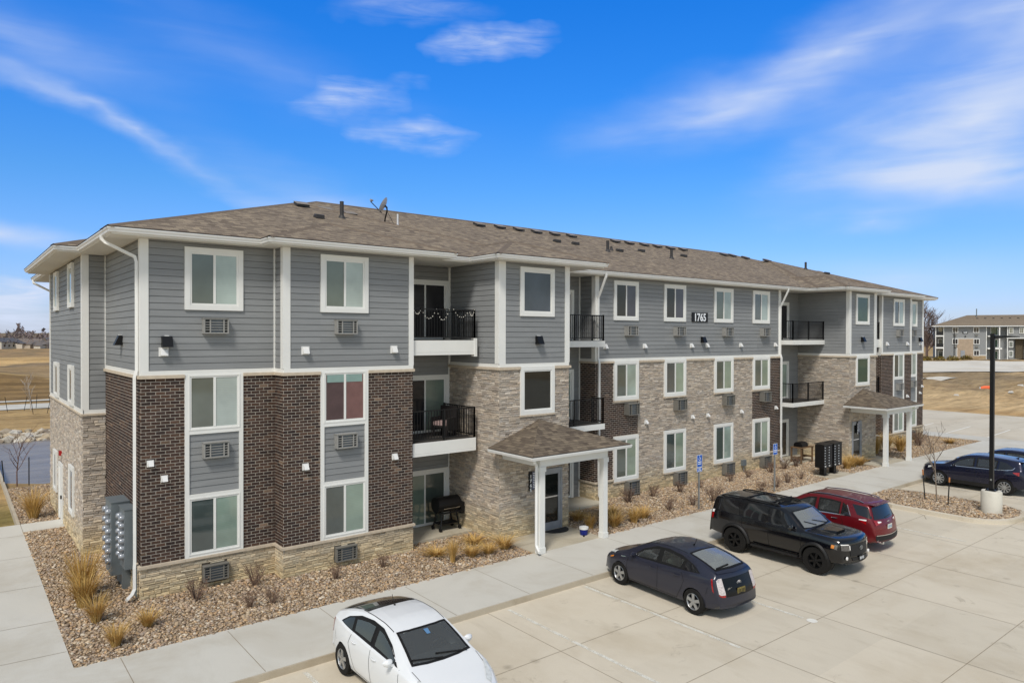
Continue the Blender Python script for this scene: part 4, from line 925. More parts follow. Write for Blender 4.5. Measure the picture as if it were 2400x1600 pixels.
for a,b,c,d,dz in HIPS:
    z=ZE+dz; h=min(b-a,d-c)/2
    if b-a>d-c: r0,r1=(a+h,(c+d)/2,z+SL*h),(b-h,(c+d)/2,z+SL*h)
    else: r0,r1=((a+b)/2,c+h,z+SL*h),((a+b)/2,d-h,z+SL*h)
    A,B,C,D=(a,c,z),(b,c,z),(b,d,z),(a,d,z)
    if b-a>d-c: mb.quad(A,B,r1,r0); mb.tri(B,C,r1); mb.quad(C,D,r0,r1); mb.tri(D,A,r0)
    else: mb.tri(A,B,r0); mb.quad(B,C,r1,r0); mb.tri(C,D,r1); mb.quad(D,A,r0,r1)
    for p,q in ((A,r0),(B,r0 if b-a<=d-c else r1),(r0,r1)): cap(p,q)
RO=mb.build('roof',MAT['roof'],BLD); ridge.build('ridge_cap',MAT['ridge'],RO)
def offset(poly,d):
    n=len(poly); res=[]
    for i in range(n):
        p0,p1,p2=Vector(poly[i-1]),Vector(poly[i]),Vector(poly[(i+1)%n]); e1=(p1-p0).normalized(); e2=(p2-p1).normalized(); n1=Vector((e1.y,-e1.x)); n2=Vector((e2.y,-e2.x)); k=(n1+n2)/(1+n1.dot(n2)); res.append((p1.x+k.x*d,p1.y+k.y*d))
    return res
prof=[(-.02,ZE-.004),(.0,ZE-.004),(.012,ZE-.012),(.012,ZE-.04),(-.012,ZE-.075),(-.025,ZE-.125),(-.11,ZE-.135),(-.11,ZE-.17)]
rings=[offset(OUT,d) for d,z in prof]; n=len(OUT); mb=MB()
mb.grid([[(*rings[j][i%n],prof[j][1]) for j in range(len(prof))] for i in range(n+1)]); mb.build('gutter',MAT['gutter'],BLD)
mb=MB(); o1=offset(OUT,-.03); o2=offset(OUT,.02)
mb.grid([[(*o2[i%n],ZE+.012),(*o2[i%n],ZE-.003),(*o1[i%n],ZE-.003)] for i in range(n+1)]); mb.build('drip_edge',MAT['asphalt_edge'],BLD)
mb=MB(); so_=offset(OUT,-.1); mb.add([(x,y,ZS+.005) for x,y in so_],[tuple(range(len(so_)))]); mb.build('soffit',MAT['soffit'],BLD)
# roof vents, flues and hoods
def on_roof(x,y): return Vector((x,y,roof_z(x,y)))
def P_boxvent(x,y):
    mb=MB(); z=roof_z(x,y); w,dp=.24,.2
    p=[(x-w,y-dp,z-.02),(x+w,y-dp,z-.02),(x+w,y+dp,z+.11),(x-w,y+dp,z+.11),(x-w,y-dp,z+.06),(x+w,y-dp,z+.06),(x+w,y+dp,z+.2),(x-w,y+dp,z+.2)]
    mb.add(p,[(0,1,5,4),(1,2,6,5),(2,3,7,6),(3,0,4,7)],mat=1); mb.add([(x-w-.03,y-dp-.04,z+.055),(x+w+.03,y-dp-.04,z+.055),(x+w+.03,y+dp,z+.225),(x-w-.03,y+dp,z+.225)],[(0,1,2,3)],mat=0)
    mb.build('roof_vent',[MAT['vent_top'],MAT['vent_dark']],RO)
def P_flue(x,y,h=.42,r=.075,mat='vent_dark'):
    mb=MB(); z=roof_z(x,y); mb.cyl((x,y,z-.05),(x,y,z+h),r,n=12); mb.cyl((x,y,z-.06),(x,y,z+.10),r*2.2,r*1.15,12); mb.build('flue',MAT[mat],RO)
def P_hood(x,y):
    mb=MB(); z=roof_z(x,y); w=.15
    mb.add([(x-w,y-.16,z-.03),(x+w,y-.16,z-.03),(x+w,y+.16,z+.06),(x-w,y+.16,z+.06),(x-w,y-.16,z+.10),(x+w,y-.16,z+.10),(x+w*.8,y+.1,z+.16),(x-w*.8,y+.1,z+.16)],[(0,1,5,4),(1,2,6,5),(2,3,7,6),(3,0,4,7),(4,5,6,7)]); mb.build('exhaust_hood',MAT['vent_dark'],RO)
for x,y in ((6.84,6.41),(7.95,6.74),(8.97,6.65),(16.6,8.2),(17.96,8.3),(19.17,8.28),(20.31,8.2),(21.59,8.2),(22.91,8.29),(26.4,8.3),(27.6,8.3),(29.0,8.36),(30.2,8.36),(31.38,8.3),(32.7,8.36),(37.1,8.37),(38.1,8.4),(39.2,8.1),(40.4,7.2),(43.4,4.9)): P_boxvent(x,y)
P_boxvent(5.1,8.4)
for x,y in ((6.54,4.09),(19.71,5.96),(20.86,5.85),(26.0,5.99),(29.61,5.92),(23.4,5.2),(43.0,4.29)): P_hood(x,y)
P_flue(7.7,4.69,.62); P_flue(22.09,4.78,.55); P_flue(27.02,4.72,.5); P_flue(22.9,5.3,.2,.06); P_flue(42.0,5.26,.5)
P_flue(9.98,4.52,.5,.036,'pipe_white')

# ---- electricity meters on the end wall
mf=F('lx',0)
def meters(y0,y1,z0,z1,d,cols,rows,dx):
    mb=MB(); fbox(mb,mf,y0,y1,z0,z1,.02,d); fbox(mb,mf,y0-.015,y1+.015,z1,z1+.02,.02,d+.02); fbox(mb,mf,y0-.004,y0,z0+.35,z0+.95,.05,d-.06); o=mb.build('meter_cabinet',MAT['grey_metal'],BLD)
    for i in range(cols):
        for j in range(rows):
            a=y0+(y1-y0)*(i+.5)/cols; z=z0+.22+(z1-z0-.35)*(j+.5)/rows; m=MB(); m.lathe([(.088,0),(.088,-.05),(.075,-.09),(.05,-.115),(0,-.12)],(-d,a,z),'x',14); m.build('meter',MAT['meter'],o,smooth=True)
meters(.42,1.12,.86,2.40,.30,2,6,0); meters(1.32,2.2,.5,2.44,.46,2,6,0)
mb=MB(); fbox(mb,mf,1.2,1.31,.1,1.9,.02,.22); fbox(mb,mf,.35,.6,.1,.84,.02,.06); fbox(mb,mf,2.2,2.6,.3,1.8,.02,.2); fbox(mb,mf,1.35,2.1,.16,.6,.02,.2); mb.build('conduit_box',MAT['grey_metal'],BLD)
# ------------------------------------------------------------------ street furniture and small things
# satellite dish on the roof
bx,by=9.98,5.6; bz=roof_z(bx,by)
D=thing('satellite_dish','grey satellite dish on a bent black mast on the roof slope','satellite dish',(bx,by,bz))
mb=MB(); mb.box(bx-.1,bx+.1,by-.1,by+.1,bz-.03,bz+.04); mb.tube([(bx,by,bz),(bx,by-.06,bz+.22),(bx,by-.22,bz+.5),(bx,by-.2,bz+.62)],.03,8); mb.tube([(bx,by-.2,bz+.5),(bx+.05,by-.75,bz-.16)],.01,5); mb.build('mast',MAT['black'],D)
hc=Vector((bx,by-.05,bz+.72)); dn=Vector((-.55,.55,.42)).normalized(); u=dn.cross(Vector((0,0,1))).normalized(); w=u.cross(dn)
mb=MB(); g=[]
for i in range(7):
    rr=i/6; g.append([tuple(hc+u*(.27*rr*math.cos(a))+w*(.33*rr*math.sin(a))+dn*(.10*rr*rr)) for a in [2*math.pi*k/28 for k in range(29)]])
mb.grid(g); mb.build('reflector',m_plain('dish_grey',(196,196,200),.5),D,smooth=True)
arm=hc-w*.31; tip=hc+dn*.62-w*.12
mb=MB(); mb.tube([tuple(arm),tuple(tip)],.018,6); mb.tube([tuple(hc-dn*.02),(bx,by-.2,bz+.62)],.04,6); mb.build('feed_arm',MAT['black'],D)
mb=MB(); mb.tube([tuple(tip-u*.09+w*.06),tuple(tip+u*.09+w*.06)],.04,8); mb.tube([tuple(tip),tuple(tip+w*.1-dn*.06)],.035,8); mb.build('receiver',m_plain('lnb_grey',(150,150,156),.5),D)

# parking signs
def wheelchair(mb,f,cx,cz,s):
    n=14
    for i in range(n):
        a0=R(-200+250*i/n); a1=R(-200+250*(i+1)/n); q=[]
        for a,r in ((a0,.30),(a1,.30),(a1,.40),(a0,.40)): q.append(f(cx+s*r*math.cos(a),cz-s*.12+s*r*math.sin(a),.006))
        mb.add(q,[(0,1,2,3)])
    for (x0,z0,x1,z1,wd) in ((-.05,.45,-.03,.0,.1),(-.03,.0,.25,.0,.09),(.25,.0,.36,-.36,.09),(-.05,.22,.2,.22,.07)):
        d=Vector((x1-x0,z1-z0)).normalized(); nx,nz=-d.y*wd/2,d.x*wd/2; mb.add([f(cx+s*(x0-nx),cz+s*(z0-nz),.0065),f(cx+s*(x1-nx),cz+s*(z1-nz),.0065),f(cx+s*(x1+nx),cz+s*(z1+nz),.0065),f(cx+s*(x0+nx),cz+s*(z0+nz),.0065)],[(0,1,2,3)])
    mb.add([f(cx+s*(-.05+.1*math.cos(2*math.pi*k/12)),cz+s*(.58+.1*math.sin(2*math.pi*k/12)),.0065) for k in range(12)],[tuple(range(12))])
def parking_sign(x,y,ztop,two,label):
    T=thing('parking_sign',label,'sign',(x,y,.13),'blue accessible parking signs'); f=F('fy',y-.03)
    mb=MB(); mb.box(x-.025,x+.025,y-.025,y+.025,.1,ztop+.03); mb.build('post',MAT['galv'],T)
    plates=[(ztop-.48,ztop,True)]+([(ztop-.665,ztop-.495,False)] if two else [])
    for z0,z1,main in plates:
        mb=MB(); fbox(mb,f,x-.165,x+.165,z0,z1,-.004,.002,mat=1); fbox(mb,f,x-.153,x+.153,z0+.012,z1-.012,.002,.004,mat=0); o=mb.build('sign_plate',[MAT['signblue'],MAT['signwhite']],T)
        if main:
            mb=MB(); wheelchair(mb,f,x,z1-.13,.17); mb.build('symbol',MAT['signwhite'],o)
            for k,s in enumerate(('RESERVED','PARKING')): text_mesh(s,'lettering',.058,f(x,z1-.30-.075*k,.006),MAT['signwhite'],o,bold=.002,cx=True,sx=.85)
        else: text_mesh('VAN','lettering',.07,f(x,(z0+z1)/2+.008,.006),MAT['signwhite'],o,bold=.002,cx=True); text_mesh('ACCESSIBLE','lettering',.045,f(x,(z0+z1)/2-.052,.006),MAT['signwhite'],o,bold=.002,cx=True,sx=.9)
parking_sign(19.22,-2.93,2.28,True,'blue parking sign with a second small plate below, left of the two')
parking_sign(24.35,-3.1,2.26,False,'single-plate blue parking sign on a post behind the black off-roader')

# mailboxes
def mailbox(x,y,label):
    T=thing('mailbox_unit',label,'mailbox',(x,y,.156),'black cluster mailboxes'); f=F('fy',y-.26)
    mb=MB(); mb.box(x-.12,x+.12,y-.12,y+.12,.17,.56); mb.box(x-.2,x+.2,y-.2,y+.2,.156,.175); mb.build('pedestal',MAT['black'],T)
    mb=MB(); mb.box(x-.40,x+.40,y-.26,y+.2,.55,1.66); mb.add([(x-.42,y-.29,1.66),(x+.42,y-.29,1.66),(x+.42,y+.22,1.70),(x-.42,y+.22,1.70),(x-.42,y-.29,1.685),(x+.42,y-.29,1.685),(x+.42,y+.22,1.73),(x-.42,y+.22,1.73)],[(4,5,6,7),(0,1,5,4),(1,2,6,5),(2,3,7,6),(3,0,4,7)]); mb.build('cabinet',MAT['black'],T)
    for c in range(2):
        for k in range(8):
            z=1.58-.128*k; d=MB(); fbox(d,f,x-.375+.385*c,x-.01+.385*c,z-.116,z,0,.006); o=d.build('compartment_door',MAT['black'],T)
            l=MB(); fbox(l,f,x-.33+.385*c,x-.27+.385*c,z-.055,z-.02,.006,.009); l.build('number_label',MAT['signwhite'],o)
        l=MB(); fbox(l,f,x-.30+.385*c,x-.2+.385*c,.60,.68,.006,.012); l.build('lock',MAT['chrome'],T)
mailbox(29.66,-2.5,'black cluster mailbox unit, left one of the pair on the small slab'); mailbox(30.62,-2.5,'black cluster mailbox unit, right one of the pair nearer the entrance')

# lamp post
lx,ly=27.86,-10.22
T=thing('lamp_post','tall square black lamp post on a round concrete base in the island','street lamp',(lx,ly,.115))
mb=MB(); mb.lathe([(.355,0),(.355,.84),(.33,.885),(0,.89)],(lx,ly,.08),n=40); mb.build('base',MAT['base_conc'],T,smooth=True)
mb=MB(); mb.box(lx-.17,lx+.17,ly-.17,ly+.17,.965,1.0)
for a in (-1,1):
    for b in (-1,1): mb.cyl((lx+.13*a,ly+.13*b,1.0),(lx+.13*a,ly+.13*b,1.06),.02,n=8)
mb.build('base_plate',MAT['black'],T)
mb=MB(); mb.box(lx-.068,lx+.068,ly-.068,ly+.068,.99,7.06); mb.build('pole',MAT['black'],T)
mb=MB(); fbox(mb,F('lx',lx-.068),ly-.03,ly+.03,1.36,1.43,0,.006); mb.build('hand_hole_cover',MAT['galv'],T)
mb=MB(); ad=Vector((.66,-.52)).normalized(); an=Vector((-ad.y,ad.x))
def hp(t,s,z): return (lx+ad.x*t+an.x*s,ly+ad.y*t+an.y*s,z)
q=[hp(.06,-.05,6.86),hp(.06,.05,6.86),hp(.06,.05,6.98),hp(.06,-.05,6.98)]; r=[hp(.35,-.16,6.90),hp(.35,.16,6.90),hp(.35,.16,6.99),hp(.35,-.16,6.99)]; e=[hp(.95,-.16,6.93),hp(.95,.16,6.93),hp(.95,.16,6.955),hp(.95,-.16,6.955)]
mb.add(q+r+e,[(0,1,2,3)]+[(i,(i+1)%4,4+(i+1)%4,4+i) for i in range(4)]+[(4+i,4+(i+1)%4,8+(i+1)%4,8+i) for i in range(4)]+[(8,9,10,11)]); mb.build('lamp_head',MAT['black'],T)

# pellet grill on the ground-floor patio
gx,gy=9.72,.62; T=thing('pellet_grill','black barrel grill on wheels standing on the ground-floor patio by the tower','barbecue grill',(gx,gy,.2))
mb=MB(); prof=[]
mb.grid([[(gx+dx,gy+.27*math.cos(a),1.08+.27*math.sin(a)) for a in [R(t) for t in range(-180,181,15)]] for dx in (-.45,.45)]); mb.lathe([(.27,0),(0,.0)],(gx-.45,gy,1.08),'x',24); mb.lathe([(.27,0),(0,.0)],(gx+.45,gy,1.08),'x',24); mb.build('barrel',MAT['black'],T,smooth=True)
mb=MB(); mb.box(gx+.46,gx+.78,gy-.24,gy+.2,.72,1.10); mb.build('hopper',MAT['black'],T)
mb=MB(); mb.tube([(gx-.32,gy-.3,1.0),(gx-.32,gy-.36,1.0),(gx+.32,gy-.36,1.0),(gx+.32,gy-.3,1.0)],.014,6); mb.build('handle',MAT['chrome'],T)
mb=MB(); mb.box(gx-.5,gx+.5,gy-.44,gy-.3,.85,.87); mb.build('front_shelf',MAT['black'],T)
for sx,sy in ((-.36,-.22),(.36,-.22),(-.36,.22),(.36,.22)):
    mb=MB(); mb.tube([(gx+sx*.75,gy+sy*.8,.9),(gx+sx*1.1,gy+sy*1.1,.24)],.028,6); mb.build('leg',MAT['black'],T)
    mb=MB(); mb.lathe([(.075,-.025),(.075,.025),(0,.025)],(gx+sx*1.1,gy+sy*1.1,.275),'x',16); mb.lathe([(.075,-.025),(0,-.025)],(gx+sx*1.1,gy+sy*1.1,.275),'x',16); mb.build('wheel',MAT['rubber'],T)
mb=MB(); mb.box(gx-.36,gx+.36,gy-.24,gy+.24,.42,.45); mb.build('shelf',MAT['black'],T)
# table with a small griddle on the far patio
tx,ty=32.15,-.02; T=thing('patio_table','weathered wooden patio table on the far ground-floor patio','table',(tx,ty,.2))
mb=MB()
for k in range(5): mb.box(tx-.62,tx+.62,ty-.34+.138*k,ty-.21+.138*k,.98,1.02)
mb.build('table_top',MAT['wood'],T)
for sx in (-1,1):
    for sy in (-1,1): mb=MB(); mb.box(tx+sx*.56-.035,tx+sx*.56+.035,ty+sy*.28-.035,ty+sy*.28+.035,.2,.98); mb.build('leg',MAT['wood'],T)
mb=MB(); mb.box(tx-.5,tx+.5,ty-.02,ty+.02,.42,.5); mb.box(tx-.56,tx-.5,ty-.28,ty+.28,.42,.5); mb.box(tx+.5,tx+.56,ty-.28,ty+.28,.42,.5); mb.build('stretcher',MAT['wood'],T)
T=thing('tabletop_griddle','black lidded griddle on top of the wooden patio table','griddle',(tx-.12,ty,1.02))
mb=MB(); mb.box(tx-.42,tx+.2,ty-.24,ty+.24,1.04,1.13)
for sx in (-.38,.16):
    for sy in (-.2,.2): mb.box(tx+sx-.02,tx+sx+.02,ty+sy-.02,ty+sy+.02,1.02,1.04)
mb.build('body',MAT['black'],T); mb=MB(); mb.grid([[(tx+dx,ty+.24*math.cos(a),1.13+.15*math.sin(a)) for a in [R(t) for t in range(0,181,15)]] for dx in (-.42,.2)]); mb.add([(tx-.42,ty+.24*math.cos(R(t)),1.13+.15*math.sin(R(t))) for t in range(0,181,15)],[tuple(range(13))]); mb.build('lid',MAT['black'],T)
# armchair on the middle balcony
ax_,ay_,az_=9.45,.35,3.51; T=thing('balcony_chair','dark wicker balcony armchair with a pale pink cushion behind the railing','chair',(ax_,ay_,az_))
def rotp(px,py,a=R(205)): return (ax_+px*math.cos(a)-py*math.sin(a),ay_+px*math.sin(a)+py*math.cos(a))
def rbox(mb,x0,x1,y0,y1,z0,z1):
    p=[(*rotp(x,y),z) for z in (z0,z1) for x,y in ((x0,y0),(x1,y0),(x1,y1),(x0,y1))]; mb.add(p,[(0,3,2,1),(4,5,6,7),(0,1,5,4),(1,2,6,5),(2,3,7,6),(3,0,4,7)])
mb=MB(); rbox(mb,-.3,.3,-.3,.3,az_+.3,az_+.38); mb.build('seat',MAT['wicker'],T)
mb=MB(); rbox(mb,-.36,-.28,-.32,.32,az_+.3,az_+1.0); mb.build('backrest',MAT['wicker'],T)
for s in (-1,1): mb=MB(); rbox(mb,-.3,.3,s*.31-.04,s*.31+.04,az_+.2,az_+.64); mb.build('armrest',MAT['wicker'],T)
for sx in (-.26,.26):
    for sy in (-.26,.26): mb=MB(); rbox(mb,sx-.03,sx+.03,sy-.03,sy+.03,az_,az_+.3); mb.build('leg',MAT['wicker'],T)
mb=MB(); rbox(mb,-.27,.29,-.26,.26,az_+.38,az_+.5); mb.build('cushion',MAT['cushion'],T)
# string lights on the top balcony rail
T=thing('string_lights','string of small pale bulbs draped in loops over the top balcony railing','string lights',(8.9,-.54,7.8))
mb=MB(); bl=[]; pts=[]
anch=[7.75,8.15,8.62,9.1,9.18,9.85,10.05]; 
for a,b,s in ((7.68,7.98,.18),(7.98,8.55,.32),(8.55,9.05,.36),(9.22,9.85,.26),(9.85,10.06,.2)):
    for k in range(9): t=k/8; pts.append((a+(b-a)*t,-.545,7.81-s*4*t*(1-t))); 
mb.tube(pts,.006,4,cap=False); mb.build('cable',MAT['darkplastic'],T)
bm_=MB(); rr=random.Random(3)
for p in pts[::1]: bm_.box(p[0]-.008,p[0]+.008,p[1]-.026,p[1]-.007,p[2]-.022+rr.uniform(-.01,.01),p[2]+.006)
bm_.build('bulbs',MAT['bulb'],T)
# porch things
T=thing('bucket','navy blue bucket with a white rim standing on the porch slab','bucket',(13.1,-2.75,.156)); mb=MB(); mb.lathe([(0,0),(.12,0),(.15,.2)],(13.1,-2.75,.157),n=24); mb.build('body',MAT['bucketblue'],T,smooth=True); mb=MB(); mb.lathe([(.15,.2),(.162,.2),(.165,.27),(.145,.275),(.12,.1),(0,.08)],(13.1,-2.75,.157),n=24); mb.build('rim',MAT['white_plate'],T,smooth=True)
mb=MB(); mb.lathe([(0,0),(.025,0),(.04,.05),(0,.06)],(12.93,-2.93,.157),n=8); tag(mb.build('pebble_weight',MAT['black']),'small black lump on the slab beside the navy bucket','door stop')
for (x,y,l) in ((12.75,-1.66,'dark half-round doormat in front of the near entrance door'),(35.2,-1.75,'dark half-round doormat in front of the far entrance door')):
    mb=MB(); n=20; v=[(x+.52*math.cos(R(180+180*k/n)),y+.46*math.sin(R(180+180*k/n)),z) for z in (.159,.175) for k in range(n+1)]; mb.add(v,[tuple(range(n+1)),tuple(range(n+1,2*n+2))]+[(k,(k+1)%(n+1),n+1+(k+1)%(n+1),n+1+k) for k in range(n+1)]); tag(mb.build('doormat',MAT['mat_dark']),l,'doormat','half-round doormats')
# drain covers on the path
# ------------------------------------------------------------------ cars
def pchip(pts):
    xs=np.array([p[0] for p in pts],float); ys=np.array([p[1] for p in pts],float); h=np.diff(xs); dl=np.diff(ys)/h; m=np.zeros(len(xs))
    for i in range(1,len(xs)-1):
        if dl[i-1]*dl[i]>0: w1=2*h[i]+h[i-1]; w2=h[i]+2*h[i-1]; m[i]=(w1+w2)/(w1/dl[i-1]+w2/dl[i])
    m[0]=dl[0]; m[-1]=dl[-1]
    def g(x):
        x=min(max(x,xs[0]),xs[-1]); i=min(max(int(np.searchsorted(xs,x))-1,0),len(xs)-2); t=(x-xs[i])/h[i]
        return float(ys[i]*(1+2*t)*(1-t)**2+h[i]*m[i]*t*(1-t)**2+ys[i+1]*t*t*(3-2*t)+h[i]*m[i+1]*t*t*(t-1))
    return g
def cut_under_glass(root,extra=()):
    """open the body shell behind every see-through pane"""
    from mathutils.kdtree import KDTree
    pts=[]
    for o in root.children:
        if o.type=='MESH' and o.data.materials and o.data.materials[0] in SEE:
            me=o.data; cnt={}
            for p in me.polygons:
                for e in p.edge_keys: cnt[e]=cnt.get(e,0)+1
            edge=set()
            pts+=[v.co.copy() for v in me.vertices if v.index not in edge]
    if not pts: return
    kd=KDTree(len(pts))
    for i,p in enumerate(pts): kd.insert(p,i)
    kd.balance()
    for o in root.children:
        if o.name.split('.')[0] in ('body','window_surround'):
            bm=bmesh.new(); bm.from_mesh(o.data); kill=[f for f in bm.faces if kd.find(f.calc_center_median())[2]<.03 and all(kd.find(v.co)[2]<.034 for v in f.verts)]; bmesh.ops.delete(bm,geom=kill,context='FACES'); bm.to_mesh(o.data); bm.free()
def glass_or(mb,g,name,mat,root,smooth):
    if mat not in SEE: mb.grid(g); return mb.build(name,mat,root,smooth=smooth,world=False)
    b=2; core=[r[b:-b] for r in g[b:-b]]; mb.grid(core); o=mb.build(name,mat,root,smooth=smooth,world=False)
    s=MB(); nv=len(g[0]); s.grid([r for r in g[:b+1]]); s.grid([r for r in g[-b-1:]]); s.grid([r[:b+1] for r in g[b:-b]]); s.grid([r[-b-1:] for r in g[b:-b]]); s.build('window_seal',MAT['seam'],o,world=False)
    return o
def interior(root,c,s0,zo,seat,w=.36,rear=True,wheel_y=.36):
    X=lambda q:c.L/2-q
    mb=MB(); yy=c.W/2*.80; q0,q1=s0+.05,s0+2.75
    mb.quad((X(q0),-yy,.34+zo),(X(q1),-yy,.34+zo),(X(q1),yy,.34+zo),(X(q0),yy,.34+zo)); mb.quad((X(q0),-yy,.34+zo),(X(q1),-yy,.34+zo),(X(q1),-yy,.84+zo),(X(q0),-yy,.84+zo)); mb.quad((X(q0),yy,.34+zo),(X(q1),yy,.34+zo),(X(q1),yy,.84+zo),(X(q0),yy,.84+zo)); mb.quad((X(q1),-yy,.34+zo),(X(q1),yy,.34+zo),(X(q1),yy,.95+zo),(X(q1),-yy,.95+zo)); mb.quad((X(q0),-yy,.34+zo),(X(q0),yy,.34+zo),(X(q0),yy,.84+zo),(X(q0),-yy,.84+zo)); mb.build('cabin_lining',MAT['darkplastic'],root,world=False)
    mb=MB(); pr=[(s0+.02,.80),(s0+.06,.915),(s0+.38,.955),(s0+.58,.93),(s0+.62,.84),(s0+.55,.6)]; mb.grid([[(X(q),y,z+zo) for q,z in pr] for y in np.linspace(-yy*.98,yy*.98,9)]); mb.build('dashboard',MAT['dash'],root,smooth=True,world=False)
    mb=MB(); cx,cz=X(s0+.74),.90+zo; n=24; mb.tube([(cx+.06*math.sin(2*math.pi*k/n),wheel_y+.18*math.cos(2*math.pi*k/n),cz+.165*math.sin(2*math.pi*k/n)) for k in range(n+1)],.014,6,cap=False); mb.box(cx-.02,cx+.03,wheel_y-.17,wheel_y+.17,cz-.03,cz+.03); mb.build('steering_wheel',MAT['black'],root,world=False)
    for q,ys in ((s0+1.1,(-w,w)),(s0+1.98,(-w,w))) if rear else ((s0+1.1,(-w,w)),):
        for y in ys:
            mb=MB(); hw=.23
            sec=[(q-.25,.50),(q-.22,.60),(q+.15,.57),(q+.33,1.08),(q+.40,1.09),(q+.42,1.02),(q+.30,.5)]
            g=[]
            for t in (-1,-.8,0,.8,1): k=1 if abs(t)<1 else .9; g.append([(X(q+(a-q)*k),y+hw*t,(.55+(z-.55)*k)+zo) for a,z in sec])
            mb.grid(g)
            hq=q+.39; mb.grid([[(X(hq+.05*math.cos(b)),y+d,1.20+zo+.085*math.sin(b)) for b in [2*math.pi*k/10 for k in range(11)]] for d in (-.12,-.1,.1,.12)]); mb.tube([(X(hq),y,1.05+zo),(X(hq),y,1.18+zo)],.015,5)
            mb.build('seat',seat,root,smooth=True,world=False)
def see(name,tint,rough=.02,dust_sheen=.07):
    t=NT(name); tr=t.new('ShaderNodeBsdfTransparent'); tr.inputs[0].default_value=(*tint,1); gl=t.new('ShaderNodeBsdfGlossy'); gl.inputs['Roughness'].default_value=rough; gl.inputs['Color'].default_value=(.9,.95,1,1); fr=t.new('ShaderNodeFresnel'); fr.inputs[0].default_value=1.55
    df=t.new('ShaderNodeBsdfDiffuse'); df.inputs[0].default_value=(.42,.44,.43,1); m0=t.new('ShaderNodeMixShader'); m0.inputs[0].default_value=dust_sheen; t.link(tr.outputs[0],m0.inputs[1]); t.link(df.outputs[0],m0.inputs[2])  # grey diffuse share: dust on the glass plus a painted pale sky reflection
    m=t.new('ShaderNodeMixShader'); t.link(t.math('MULTIPLY',fr.outputs[0],1.5,clamp=True),m.inputs[0]); t.link(m0.outputs[0],m.inputs[1]); t.link(gl.outputs[0],m.inputs[2]); t.link(m.outputs[0],t.out.inputs[0]); return t.mat
